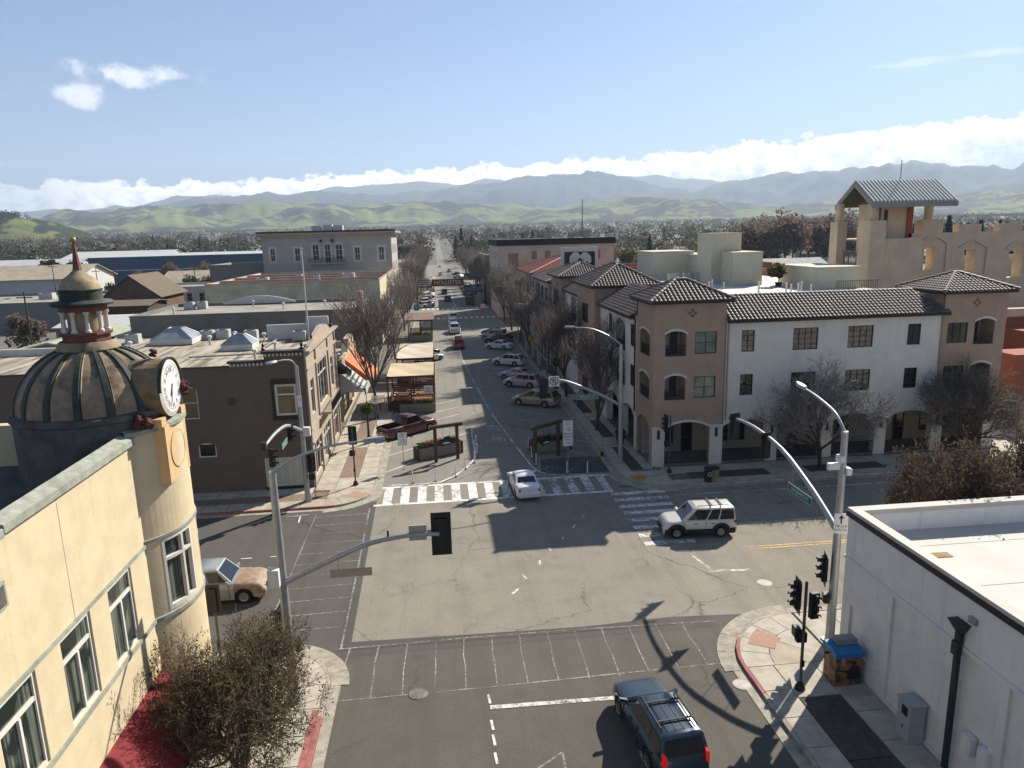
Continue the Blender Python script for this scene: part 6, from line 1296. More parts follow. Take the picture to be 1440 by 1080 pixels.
            for sgn in (1, -1):
                for k in range(5):
                    a = 2*math.pi*k/5; d = .16; r2 = wr*.62; mb.poly([(0, sgn*w*.75, 0), (r2*math.cos(a-d), sgn*w*.85, r2*math.sin(a-d)), (r2*math.cos(a+d+.25), sgn*w*.85, r2*math.sin(a+d+.25))])
                mb.poly([(wr*.62*math.cos(2*math.pi*k/16), sgn*w*.4, wr*.62*math.sin(2*math.pi*k/16)) for k in range(16)])
                for k in range(16):
                    a, b = 2*math.pi*k/16, 2*math.pi*(k+1)/16; mb.poly([(wr*.64*math.cos(a), sgn*w, wr*.64*math.sin(a)), (wr*.64*math.cos(b), sgn*w, wr*.64*math.sin(b)), (wr*.55*math.cos(b), sgn*w*.8, wr*.55*math.sin(b)), (wr*.55*math.cos(a), sgn*w*.8, wr*.55*math.sin(a))])
            VEH['tyre'][wr] = (ty, mb.mesh('rim', M_rim))
        VEH[key] = out
    out = VEH[key]
    for n_, me, _ in out['body']: put(n_, me, T)
    keep = {0: ('windshield', 'rear_window', 'side_window', 'underbody'), 1: ('windshield', 'rear_window', 'side_window', 'underbody', 'headlight', 'taillight', 'number_plate', 'bumper', 'mirror', 'grille', 'cladding', 'wheel_arch')}.get(detail)
    for n_, me in out['parts']:
        if keep and n_ not in keep: continue
        o = put(n_, me, T)
        if lit and n_ == 'taillight': o.material_slots[0].link = 'OBJECT'; o.material_slots[0].material = M_taillit
    ty, rim = VEH['tyre'][wr]
    for wx in (fx, rx):
        for s in (1, -1):
            o = put('wheel', ty, T); o.location = (wx, s*(hw-.13), wr)
            if detail: put('rim', rim, o)
    if rack:
        (r0, r1) = S['roof']
        for s in (1, -1): mb = MB(); mb.tube([(r0+.25, s*hw*.66, H+.0), (r0+.3, s*hw*.66, H+.07), (r1-.25, s*hw*.66, H+.07), (r1-.2, s*hw*.66, H)], .025, 6); mb.build('roof_rail', M_plast, T)
        for f in (.28, .72) if rack is True else (.3, .55):
            xx = r0+(r1-r0)*f; mb = MB(); mb.box(xx-.035, xx+.035, -hw*.68, hw*.68, H+.06, H+.095); mb.build('roof_bar', M_plast, T)
        if rack is True:
            for k in range(4): yy = -hw*.45+hw*.3*k; mb = MB(); mb.box(r0+.2, r1-.45, yy-.012, yy+.012, H+.0, H+.026); mb.build('roof_strip', M_plast, T)
    return T
def wheel_pose(pf, pr, kind, side):
    "place a vehicle from the ground pixels of its two near-side wheels; side=+1 when the left side faces us"
    S = SPEC[kind]; a = Vector(g(*pf)[:2]); b = Vector(g(*pr)[:2]); d = (a-b).normalized(); h = math.degrees(math.atan2(d.y, d.x)); n = Vector((-d.y, d.x)); fx = S['wb']/2+.08; m = (a+b)/2-d*(fx-S['wb']/2)-n*side*(S['W']/2-.1); return m.x, m.y, h
P_ = carpaint
W_ = P_('white', (.72, .72, .71)); SV = P_('silver', (.50, .50, .49), .3); BL = P_('black', (.018, .019, .022)); DB = P_('dark_blue', (.03, .052, .078), .3, .0); TN = P_('tan', (.38, .33, .25), .3); GR = P_('grey', (.19, .19, .185), .3); RD = P_('red', (.30, .018, .02)); MA = P_('maroon', (.085, .012, .02), .1); BU = P_('blue', (.05, .10, .20), .2); LB = P_('pale_blue', (.34, .42, .52), .3); BE = P_('beige', (.42, .37, .28), .2); RU = mat('hood_rust', (.32, .22, .15), .6, .35, 4., stain=.5, stain_col=(.5, .42, .34), stain_scale=2.5)
vehicle('sedan', 'white sedan driving away over the wide striped crosswalk', 5.35, 46.75, 93.5, W_)
vehicle('boxy', 'boxy silver and black suv crossing the junction beside the yellow line', 14.55, 38.1, 176, P_('pearl', (.62, .60, .57), .1), cladding=True, rack=2)
vehicle('suv', 'dark blue suv with roof rack waiting at the stop line, tail lamps lit', 6.95, 21.3, 95.5, DB, rack=True, lit=True)
x, y, h = wheel_pose((600, 605.5), (564, 622), 'pickup', -1); vehicle('pickup', 'dark maroon pickup truck backed into an angled bay by the left parklet', -3.3, 63.2, 40., MA)
vehicle('pickup', 'old pickup truck with silver cab and rusty brown hood on the cross street', -12.0, 34.3, 0, P_('old_silver', (.36, .38, .38), .2, .4), hood_m=RU)
CG = 'cars parked back-in along the right kerb'
x, y, h = wheel_pose((730, 563), (767, 568), 'van', 1); print('van', x, y, h)
HD = 147.
for (kind, pm, X, Y, lab) in (('van', TN, 9.7, 71.9, 'tan minivan parked first in the shaded right row'), ('crossover', SV, 9.5, 81.2, 'silver grey suv parked second in the shaded right row'), ('sedan', LB, 9.3, 85.8, 'pale blue sedan parked tight behind the silver grey suv'),
        ('crossover', W_, 9.3, 95.6, 'white suv parked beside the empty hatched bay'), ('sedan', W_, 9.2, 110.0, 'white sedan parked in the shade before the black suv'), ('suv', BL, 9.6, 115.4, 'black suv parked between white sedan and beige suv'), ('boxy', BE, 9.2, 120.8, 'beige boxy suv parked next to the black suv'), ('sedan', BU, 9.6, 126., 'dark blue sedan parked last before the cross street')):
    vehicle(kind, lab, X, Y, HD, pm, CG, rack=2 if kind == 'crossover' else False)
vehicle('crossover', 'red car with a pale load on its roof driving down the street', 2.9, 112.9, 93, RD, rack=2)
T = thing('roof_cargo_bag', 'pale cargo bag strapped on the red car roof', 'bag', (2.9, 112.6, 1.70)); mb = MB(); mb.box(-.55, .55, -.8, .6, 0, .38); mb.build('bag', mat('bag_pale', (.55, .5, .42), .8), T, bevel=.1); MB().box(-.57, .57, -.3, -.25, -.01, .4).build('strap', M_plast, T)
vehicle('pickup', 'white pickup truck following behind the white sedan down the street', 2.8, 131.2, 92, W_)
vehicle('sedan', 'white sedan ahead of the white pickup truck', 2.7, 142.2, 91, W_, detail=1); vehicle('suv', 'white suv turning at the far crosswalk', 3.0, 151.5, 91, W_, detail=1)
vehicle('sedan', 'white car parked between two parklets on the left', -1.6, 101.5, 40, W_, detail=1); vehicle('sedan', 'black car parked beside the rear of the canopied parklet', -2.2, 106.5, 40, BL, detail=1)
vehicle('suv', 'black suv beyond the town arch sign', 2.6, 197, 90, BL, detail=1); vehicle('suv', 'black pickup like suv far down beyond the arch', 2.0, 222, 90, BL, detail=1)
far = [(-3, 181, 40, SV), (-3, 186, 40, BL), (-3, 191.5, 40, W_), (-3, 197, 40, BL), (-3, 209, 40, W_), (-3, 214, 40, W_), (-3, 219, 40, SV), (9.5, 214, 140, BU), (9.5, 219, 140, BL), (9.5, 224, 140, GR), (9.5, 236, 140, BU), (9.5, 242, 140, W_), (9.5, 248, 140, BL), (9.3, 256, 140, BU), (1.8, 262, 90, BL), (-3, 262, 40, BL), (-3, 300, 40, W_), (9, 305, 140, SV), (1.5, 330, 90, W_), (9, 330, 140, BL), (1.8, 420, 90, W_), (6, 360, 270, GR)]
CN = lambda pm: pm.name.replace('carpaint_', '').replace('_', ' ')
for (X, Y, hh, pm) in far:
    kd = 'sedan' if (X*7+Y) % 3 < 1 else 'crossover'; wh = 'parked on the left' if X < 0 else ('parked on the right' if X > 8 else 'driving'); vehicle(kd, f"small distant {CN(pm)} {'sedan' if kd == 'sedan' else 'suv'} {wh} beyond the arch sign", X, Y, hh, pm, f'distant cars {wh} beyond the arch', detail=0)
vehicle('crossover', 'white suv parked by the lamp posts left of the dome', -62.5, 112, 20, W_, detail=1)
rnd = random.Random(12)
for k in range(26):
    X = -118+4.2*(k % 13)+rnd.uniform(-.4, .4); Y = 226+9*(k//13); pm = rnd.choice((W_, SV, BL, GR, BU, RD, W_, LB)); vehicle('sedan' if k % 2 else 'crossover', f"{CN(pm)} {'sedan' if k % 2 else 'suv'} parked in the lot in front of the blue warehouse", X, Y, 90+rnd.choice((0, 180)), pm, 'cars in the warehouse lot', detail=0)
for k in range(4): vehicle('crossover', ('white', 'pale blue', 'black', 'grey')[k]+' suv parked in the yard right of the brown brick house', -42.5+3.0*k-6, 176+1.*k, 80, (W_, LB, BL, GR)[k], 'cars behind the brick house', detail=0)
for k in range(14):
    X = 62+4.*k; pm = rnd.choice((W_, SV, BL, GR, BU)); vehicle('sedan' if k % 2 else 'crossover', f"small {CN(pm)} {'sedan' if k % 2 else 'suv'} parked in the far lot behind the penthouses", X, 205+rnd.uniform(-2, 2), 90, pm, 'cars in the far right lot', detail=0)
# ================================================================== street furniture
M_lens_off = mat('lens_dark', (.02, .02, .02), .3, .1, spec=.5); M_sigblk = mat('signal_black', (.016, .016, .017), .5, .15)
M_sgreen = mat('sign_green', (.01, .16, .115), .5, .05); M_swhite = mat('sign_white', (.78, .78, .76), .5, .04); M_sback = mat('sign_back', (.48, .38, .28), .6, .1); M_sgrey = mat('sign_back_grey', (.40, .38, .34), .5, .1)
M_sred = mat('sign_red', (.5, .03, .03), .5, .05); M_syel = mat('sign_yellow', (.65, .38, .02), .5, .05); M_sblue = mat('sign_blue', (.03, .2, .45), .5, .05)
def frame(d):
    "matrix with local -Y pointing along the horizontal direction d (faces d)"
    d = Vector((d[0], d[1], 0)).normalized(); y = -d; x = y.cross(Vector((0, 0, 1)))
    return x, y
def place(o, loc, d):
    x, y = frame(d); o.matrix_local = Matrix(((x.x, y.x, 0, loc[0]), (x.y, y.y, 0, loc[1]), (0, 0, 1, loc[2]), (0, 0, 0, 1))); return o
SIG = {}
def signal_head(T, loc, d, back=True, scale=1.):
    "three-lens head facing d, centred on loc (in T's frame)"
    if 'h' not in SIG:
        SIG['h'] = MB().box(-.17, .17, -.1, .12, -.52, .52).mesh('signal_head', M_sigblk, bevel=.02)
        SIG['bp'] = MB().box(-.3, .3, .02, .04, -.68, .68).mesh('backplate', M_sigblk)
        mb = MB(); mb.lathe(0, 0, [(.13, 0), (.13, .2)], 12, R_(-10), R_(190)); mb.v = [(x, -.1-z, y) for x, y, z in mb.v]; SIG['v'] = mb.mesh('visor', M_sigblk)
        mb = MB(); mb.poly([(.115*math.cos(2*math.pi*k/14), -.105, .115*math.sin(2*math.pi*k/14)) for k in range(14)]); SIG['l'] = mb.mesh('lens', M_lens_off)
    o = place(put('signal_head', SIG['h'], T), loc, d); o.scale = (scale,)*3
    if back: put('backplate', SIG['bp'], o)
    for z in (.34, 0, -.34):
        v = put('visor', SIG['v'], o); v.location = (0, 0, z); l = put('lens', SIG['l'], o); l.location = (0, 0, z)
    return o
def ped_head(T, loc, d):
    o = place(MB().box(-.2, .2, -.12, .12, -.2, .2).build('pedestrian_signal', M_sigblk, T, bevel=.02), loc, d); MB().box(-.15, .15, -.13, -.121, -.15, .15).build('lens', M_lens_off, o)
def sign(T, loc, d, w, h, m, texts=(), back=None, name='sign_plate', border=None, rot=0):
    o = place(MB().box(-w/2, w/2, -.012, .012, -h/2, h/2).build(name, m, T), loc, d)
    if back: MB().box(-w/2+.005, w/2-.005, .0125, .016, -h/2+.005, h/2-.005).build('sign_back', back, o)
    if border:
        mb = MB(); t = .02
        for (a, b, c, e) in ((-w/2+t, w/2-t, h/2-2*t, h/2-t), (-w/2+t, w/2-t, -h/2+t, -h/2+2*t), (-w/2+t, -w/2+2*t, -h/2+t, h/2-t), (w/2-2*t, w/2-t, -h/2+t, h/2-t)): mb.box(a, b, -.0145, -.0125, c, e)
        mb.build('border', border, o)
    for (s, size, zz, tm) in texts:
        l = put('lettering', text_mesh(s, size, tm), o); l.matrix_local = Matrix(((1, 0, 0, 0), (0, 0, -1, -.016), (0, 1, 0, zz), (0, 0, 0, 1)))
    return o
def cobra(T, p, d):
    "street light head at p pointing along d"
    d = Vector(d).normalized(); p = Vector(p); s = d.cross(Vector((0, 0, 1))); mb = MB(); n = 8; rows = []
    for k in range(n+1):
        t = k/n; w = .17*math.sin(math.pi*min(1, .15+.85*t)*.98)**.7+.02; c = p+d*(.75*t); rows.append([c+s*w, c+s*w*.6+Vector((0, 0, .1)), c-s*w*.6+Vector((0, 0, .1)), c-s*w, c-s*w*.5+Vector((0, 0, -.07)), c+s*w*.5+Vector((0, 0, -.07))])
    for a, b in zip(rows, rows[1:]):
        for j in range(6): mb.poly([a[j], a[(j+1) % 6], b[(j+1) % 6], b[j]])
    mb.poly(rows[0]); mb.poly(rows[-1]); return mb.build('lamp_head', M_steel, T, smooth=True, weld=True)
def bez(pts, n=14):
    pts = [Vector(p) for p in pts]; out = []
    for i in range(len(pts)-1):
        p0, p1, p2, p3 = pts[max(i-1, 0)], pts[i], pts[i+1], pts[min(i+2, len(pts)-1)]
        for k in range(n//(len(pts)-1)+1):
            t = k/(n//(len(pts)-1)+1); out.append(.5*((2*p1)+(-p0+p2)*t+(2*p0-5*p1+4*p2-p3)*t*t+(-p0+3*p1-3*p2+p3)*t**3))
    return out+[pts[-1]]
def mast(label, x, y, top, arm, lamp, z0=.14):
    T = thing('traffic_signal_mast', label, 'traffic light', (x, y, z0), group='mast arm traffic signals'); t = top-z0
    MB().tube([(0, 0, 0), (0, 0, t)], [.19, .13], 14).build('pole', M_steel, T, smooth=True)
    mb = MB(); mb.box(-.26, .26, -.26, .26, -.02, .06); mb.cyl((0, 0, .06), (0, 0, .3), .22, .19, 12); mb.build('base_plate', M_steel, T)
    pts = bez([(a-x, b-y, c-z0) for a, b, c in arm]); MB().tube(pts, [.14-.06*k/(len(pts)-1) for k in range(len(pts))], 10).build('mast_arm', M_steel, T, smooth=True)
    pl = bez([(a-x, b-y, c-z0) for a, b, c in lamp]); MB().tube(pl, [.07-.03*k/(len(pl)-1) for k in range(len(pl))], 8).build('lamp_arm', M_steel, T, smooth=True)
    cobra(T, pl[-1], pl[-1]-pl[-2]); return T
def L_(T, x, y, z): return (x-T.location.x, y-T.location.y, z-T.location.z)
# near left mast (arm reaches over the street)
T = mast('galvanised signal mast by the cream building, arm with a black signal seen from behind', -6.2, 25.1, 9.4, [(-6.2, 25.1, 5.06), (-5.3, 25.1, 5.45), (-4.0, 25.1, 6.02), (-2.9, 25.1, 6.42), (-1.5, 25.1, 6.62), (-.35, 25.1, 6.6)], [(-6.2, 25.1, 9.35), (-5.4, 25.1, 9.85), (-4.0, 25.1, 10.25), (-2.9, 25.1, 10.35)])
h = signal_head(T, L_(T, -.28, 25.25, 6.55), (0, 1), True, 1.25)
sign(T, L_(T, -1.15, 25.14, 6.68), (0, 1), .66, .6, M_swhite, back=M_sgrey)
o = sign(T, L_(T, -3.7, 25.12, 5.28), (0, 1), 1.55, .32, M_sgreen, [('SAN BENITO ST', .17, 0, M_swhite)], back=M_sback, name='street_name_sign')
mb = MB()
for xx in (-4.15, -3.25): mb.cyl(L_(T, xx, 25.1, 5.43), L_(T, xx, 25.1, 6.0 if xx > -3.5 else 5.85), .015, n=5)
mb.build('sign_hanger', M_steel, T)
MB().box(-.42, -.02, -.5, -.12, 4.95, 5.65).build('control_box', M_swhite, T, bevel=.02)
signal_head(T, (-.32, .25, 3.2), (-1, .2), True)
mb = MB(); mb.cyl(L_(T, -2.25, 25.1, 6.6), L_(T, -2.25, 25.1, 6.85), .04, n=6); mb.build('sensor', M_sigblk, T)
ped_head(T, (.3, .1, 2.3), (1, .3))
# far left mast (arm reaches over the cross street towards us)
T = mast('signal mast at the dark building corner with arm over the cross street', -9.4, 46.9, 9.45, [(-9.4, 46.9, 5.05), (-9.4, 45.2, 5.7), (-9.4, 42.4, 6.62), (-9.4, 39.5, 6.95), (-9.4, 37.0, 6.95)], [(-9.4, 46.9, 9.4), (-9.6, 46.6, 9.85), (-10.0, 46.2, 10.0), (-10.4, 45.8, 9.98)])
signal_head(T, L_(T, -9.4, 43.5, 6.0), (.9, -.45)); signal_head(T, L_(T, -9.4, 38.4, 5.9), (.9, -.45), False)
sign(T, L_(T, -9.35, 41.4, 5.82), (1, 0), 1.5, .36, M_sgreen, [('SAN BENITO ST', .16, 0, M_swhite)], back=M_sgreen, name='street_name_sign', border=M_swhite)
MB().box(.1, .55, -.3, .1, 4.6, 5.2).build('camera_box', M_swhite, T, bevel=.03); signal_head(T, (.45, -.1, 2.75), (.5, -.85)); ped_head(T, (.4, -.1, 1.75), (.3, -1)); sign(T, (.05, -.16, 7.0), (.2, -1), .3, .75, M_swhite, [('R5', .16, .1, M_sigblk)])
ped_head(T, L_(T, -9.4, 36.9, 7.0), (1, 0))
# far right mast (arm towards the street)
T = mast('signal mast at the arcade corner with no U-turn sign and street name plate', 13.4, 51.3, 9.3, [(13.4, 51.3, 4.6), (12.2, 51.3, 5.35), (10.5, 51.3, 6.15), (9.0, 51.3, 6.75), (7.6, 51.3, 6.9)], [(13.4, 51.3, 9.25), (12.6, 51.3, 9.9), (11.2, 51.3, 10.55), (9.9, 51.3, 10.7)])
signal_head(T, L_(T, 7.5, 51.2, 6.25), (-.2, 1), True, 1.15)
o = sign(T, L_(T, 8.3, 51.2, 6.75), (0, -1), .78, .78, M_swhite)
mb = MB(); n = 24
for k in range(n):
    a, b = 2*math.pi*k/n, 2*math.pi*(k+1)/n; mb.poly([(.33*math.cos(a), -.015, .33*math.sin(a)), (.33*math.cos(b), -.015, .33*math.sin(b)), (.26*math.cos(b), -.015, .26*math.sin(b)), (.26*math.cos(a), -.015, .26*math.sin(a))])
mb.poly([(-.21, -.016, .17), (-.17, -.016, .21), (.21, -.016, -.17), (.17, -.016, -.21)]); mb.build('prohibition_ring', M_sigblk, o)
mb = MB(); P = [(-.14, -.2), (-.06, -.2), (-.06, .06), (-.02, .1), (.04, .1), (.08, .06), (.08, -.08), (.14, -.08), (.05, -.2), (-.02, -.08), (.02, -.08), (.02, .04), (0, .04), (0, .04)]
mb.poly([(-.12, -.0155, -.2), (-.05, -.0155, -.2), (-.05, -.0155, .1), (-.12, -.0155, .1)]); mb.poly([(-.12, -.0155, .1), (.12, -.0155, .1), (.12, -.0155, .17), (-.12, -.0155, .17)]); mb.poly([(.05, -.0155, -.1), (.12, -.0155, -.1), (.12, -.0155, .1), (.05, -.0155, .1)]); mb.poly([(0, -.0155, -.1), (.17, -.0155, -.1), (.085, -.0155, -.22)]); mb.build('u_turn_arrow', M_sigblk, o)
sign(T, L_(T, 10.82, 51.25, 5.42), (0, -1), 1.62, .38, M_sgreen, [('FOURTH ST', .22, 0, M_swhite)], name='street_name_sign', border=M_swhite)
mb = MB(); mb.cyl(L_(T, 10.4, 51.3, 5.6), L_(T, 10.4, 51.3, 6.15), .015, n=5); mb.cyl(L_(T, 11.3, 51.3, 5.6), L_(T, 11.3, 51.3, 5.8), .015, n=5); mb.build('sign_hanger', M_steel, T)
MB().cyl((0, 0, 1.3), (0, 0, 1.5), .18, n=10).build('band', M_swhite, T)
# near right mast (arm over the cross street)
T = mast('tall galvanised signal mast by the white building with truck route sign', 16.0, 26.0, 9.45, [(16, 26, 5.14), (16, 27.2, 5.75), (16, 28.6, 6.35), (16, 31.1, 7.15), (16, 34.2, 7.42), (16, 36.4, 7.28)], [(16, 26.0, 9.4), (16, 26.8, 10.0), (16, 28.2, 10.35), (16, 29.3, 10.5)])
signal_head(T, L_(T, 15.95, 36.5, 6.85), (-.25, .95), True, 1.1); signal_head(T, L_(T, 15.9, 32.6, 6.9), (-.25, .95), True, 1.); mb = MB(); mb.cyl((0, 10.0, 7.2), (.5, 10.0, 7.2), .04, n=6); mb.build('signal_bracket', M_steel, T)
sign(T, L_(T, 16.0, 29.2, 5.6), (-1, 0), 2.2, .42, M_sgreen, [('SAN BENITO ST', .22, 0, M_swhite)], name='street_name_sign', back=M_sgreen, border=M_swhite)
mb = MB()
for yy, zt in ((29.9, 6.75), (28.5, 6.3)): mb.cyl(L_(T, 16, yy, 5.8), L_(T, 16, yy, zt), .015, n=5)
mb.build('sign_hanger', M_steel, T)
o = sign(T, (.02, -.16, 5.43), (-.25, -1), .55, .88, M_swhite, [('TRUCK', .15, -.12, M_sigblk), ('ROUTE', .15, -.28, M_sigblk)]); mb = MB(); mb.poly([(-.03, -.016, .0), (.03, -.016, .0), (.03, -.016, .25), (-.03, -.016, .25)]); mb.poly([(-.11, -.016, .22), (.11, -.016, .22), (0, -.016, .38)]); mb.build('arrow', M_sigblk, o)
signal_head(T, (-.42, .1, 3.35), (-1, .35), True, 1.05); ped_head(T, (-.35, -.05, 2.1), (-1, .3))
for zz, xx in ((8.05, -.16), (7.5, .18)): MB().box(xx-.12, xx+.12, -.25, .1, zz, zz+.3).build('camera_box', M_swhite, T, bevel=.03)
MB().box(-.62, -.05, -.06, .1, 7.72, 8.0).build('sign_back_plate', M_swhite, T)
MB().cyl((0, 0, 1.5), (0, 0, 1.62), .19, n=12).build('band', M_steel, T)
def short_pole(label, x, y, h, heads, peds):
    T = thing('pedestal_signal', label, 'traffic light', (x, y, .14), group='pedestal traffic signals'); MB().cyl((0, 0, 0), (0, 0, h-.14), .06, .055).build('pole', mat('pole_dark', (.09, .10, .09), .5, .1), T, smooth=True); MB().lathe(0, 0, [(.2, 0), (.19, .1), (.1, .3), (.06, .34)], 10).build('base', M_sigblk, T)
    for (dx, dy, z, d, b) in heads: signal_head(T, (dx, dy, z-.14), d, b)
    for (dx, dy, z, d) in peds: ped_head(T, (dx, dy, z-.14), d)
    MB().box(-.07, .07, -.1, -.05, 1., 1.25).build('push_button', M_sigblk, T)
    return T
short_pole('pedestal signal with two heads in front of the blue painted cabinet', 13.15, 23.1, 4.6, [(-.3, .1, 4.05, (-1, .15), True), (.32, -.05, 3.65, (.1, -1), False)], [(-.28, .0, 2.6, (-1, .1)), (.05, .25, 2.2, (.1, 1))])
short_pole('pedestal signal on the pavement corner of the dark building', -6.5, 49.6, 4.35, [(0, .15, 3.8, (0, 1), True)], [(-.1, .1, 2.5, (0, 1))])
short_pole('pedestal signal beside the arcade corner pillar', 16.3, 48.3, 4.4, [(-.35, 0, 3.85, (-1, -.2), True)], [(-.25, 0, 2.35, (-1, -.2))])
short_pole('pedestal signal at the far side of the cream building corner', -9.6, 27.6, 3.8, [(0, 0, 3.3, (.2, 1), True)], [])
# post-mounted signs
def post_sign(name, label, x, y, h, plates, d=(0, -1), z0=.0, cat='sign'):
    T = thing(name, label, cat, (x, y, z0)); MB().cyl((0, 0, 0), (0, 0, h), .028, n=6).build('post', M_steel, T)
    MB().box(-.12, .12, -.12, .12, 0, .03).build('base_plate', M_steel, T)
    for (w, hh, zc, m, tx, bd) in plates: sign(T, (0, -.045, zc), d, w, hh, m, tx, back=M_sgrey, border=bd)
    return T
SL = lambda: [('SPEED', .15, .33, M_sigblk), ('LIMIT', .15, .17, M_sigblk), ('15', .42, -.18, M_sigblk)]
post_sign('speed_limit_sign', 'white speed limit 15 sign beside the left planter gateway', -3.2, 52.9, 2.95, [(.72, .98, 2.45, M_swhite, SL(), M_sigblk)])
post_sign('speed_limit_sign', 'white speed limit 15 sign with one way plate beside the right planter gateway', 9.1, 50.1, 4.0, [(.78, 1.0, 3.5, M_swhite, SL(), M_sigblk), (.78, .95, 2.5, M_swhite, [('BEGIN', .2, .26, M_sigblk), ('ONE', .2, .02, M_sigblk), ('WAY', .2, -.24, M_sigblk)], M_sigblk)])
post_sign('no_entry_sign', 'white and red wrong way sign near the far cross street', 9.2, 147.5, 3.7, [(.95, .85, 3.2, M_swhite, [('2', .6, 0, M_sigblk)], None), (.95, .85, 2.25, M_sred, [('WRONG', .2, .1, M_swhite), ('WAY', .2, -.15, M_swhite)], M_swhite)])
T = post_sign('pedestrian_warning_sign', 'yellow diamond warning sign under the right street trees', 12.95, 99.2, 3.6, [], z0=.14)
o = place(MB().extr([(0, -.012, .62), (.62, -.012, 0), (0, -.012, -.62), (-.62, -.012, 0)], (0, .024, 0)).build('sign_plate', M_syel, T), (0, -.05, 3.0), (0, -1)); mb = MB(); mb.poly([(-.06, -.016, -.25), (.06, -.016, -.25), (.1, -.016, .1), (-.1, -.016, .1)]); mb.poly([(.08*math.cos(k*.785), -.016, .2+.08*math.sin(k*.785)) for k in range(8)]); mb.build('walking_figure', M_sigblk, o)
post_sign('parking_sign', 'white parking sign on the right pavement behind the minivan', 12.95, 66.5, 3.0, [(.5, .75, 2.6, M_swhite, [('P', .4, 0, M_sgreen)], None)], z0=.14)
post_sign('parking_sign', 'white parking sign beside the hanging flower basket', -6.3, 66.0, 3.0, [(.5, .75, 2.5, M_swhite, [('P', .4, 0, M_sgreen)], None)], z0=.14)
post_sign('parking_sign', 'white notice sign beyond the parked white sedan', 12.95, 104.5, 3.6, [(.9, .7, 3.0, M_swhite, [('PARKING', .18, 0, M_sgreen)], None)], z0=.14)
post_sign('blue_parking_sign', 'blue sign on a post at the left far corner', -4.6, 151, 3.8, [(1.1, 1.3, 3.0, M_sblue, [('P', .7, 0, M_swhite)], None), (.7, .8, 4.2, M_sback, [], None)])
post_sign('blue_parking_sign', 'blue sign above the kiosk beside the arch', 9.2, 182, 5.4, [(1.4, 1.3, 4.8, M_sblue, [('i', 1.0, 0, M_swhite)], None)])
post_sign('tow_sign', 'white notice on a post by the cream building turret', -9.0, 47.6, 2.4, [(.3, .45, 2.1, M_swhite, [('NO', .14, .08, M_sred)], None)], z0=.14)
# flexible posts
MF = mat('flex_post_white', (.78, .77, .74), .5, .06); me = MB().lathe(0, 0, [(.045, .04), (.042, .95), (.03, 1.0), (0, 1.0)], 8).mesh('tube', MF, True); mbb = MB().lathe(0, 0, [(.11, 0), (.1, .04), (.045, .06), (0, .06)], 10).mesh('base', M_plast)
for side, lst in (('left planter gateway', ((581, 680), (613, 677.5), (641, 671), (655, 660), (667, 651), (671, 640), (669, 628), (664, 617))), ('right planter gateway', ((743, 632), (748, 645), (754, 655), (797, 667), (826, 667)))):
    for (px, py) in lst:
        p = g(px, py); T = thing('flexible_post', 'thin white flexible post on the road around the '+side, 'bollard', (p[0], p[1], .02), group='flexible posts around the '+side); put('tube', me, T); put('base', mbb, T); T.rotation_euler = (random.Random(px).uniform(-.06, .06), random.Random(py*3).uniform(-.06, .06), 0)
# planters
M_wood = mat('timber_dark', (.10, .062, .04), .85, .25, 6., stain=.3); M_galv = mat('corrugated_galv', (.36, .35, .31), .55, .12, 3., metal=.3); M_soil = mat('soil', (.05, .035, .025), .95, .3, 8.)
M_leafg = foliage('leaf_green', (.065, .10, .03), rough=.75, var=.4, scale=6.); M_flower = foliage('flower_coral', (.55, .17, .11), rough=.7, var=.3, scale=6.); M_leafy = foliage('leaf_yellowgreen', (.20, .22, .05), rough=.75, var=.3, scale=6.)
def corrug(mb, x0, x1, y, z0, z1, amp=.02, per=.09, ax='x'):
    n = int(abs(x1-x0)/per*4); prev = None
    for k in range(n+1):
        t = x0+(x1-x0)*k/n; d = amp*math.sin(2*math.pi*k/4); p = ((t, y+d) if ax == 'x' else (y+d, t))
        if prev: mb.poly([(*prev, z0), (*p, z0), (*p, z1), (*prev, z1)])
        prev = p
def foliage_mesh(n, w, d, h, seed, m, size=.09):
    rr = np.random.default_rng(seed); c = np.c_[rr.uniform(-w/2, w/2, n), rr.uniform(-d/2, d/2, n), h*rr.random(n)**.6]; return leaf_mesh('leaves', c, size, rr, m)
def leaf_mesh(name, c, size, rr, m):
    n = len(c); a = rr.normal(size=(n, 3)); a /= np.linalg.norm(a, axis=1)[:, None]; b = np.cross(a, rr.normal(size=(n, 3))); b /= np.linalg.norm(b, axis=1)[:, None]; s = (size*(.6+.8*rr.random(n)))[:, None]
    v = np.empty((n, 4, 3)); v[:, 0] = c-a*s; v[:, 1] = c+b*s*.55; v[:, 2] = c+a*s; v[:, 3] = c-b*s*.55
    return np_mesh(name, v.reshape(-1, 3), np.arange(4*n).reshape(n, 4), m)
def np_mesh(name, v, q, m):
    me = bpy.data.meshes.new(name); nv, nf, k = len(v), len(q), q.shape[1]; me.vertices.add(nv); me.vertices.foreach_set('co', np.asarray(v, np.float32).ravel()); me.loops.add(nf*k); me.loops.foreach_set('vertex_index', np.asarray(q, np.int32).ravel()); me.polygons.add(nf); me.polygons.foreach_set('loop_start', np.arange(0, nf*k, k, dtype=np.int32)); me.polygons.foreach_set('loop_total', np.full(nf, k, np.int32)); me.update(); me.materials.append(m); return me
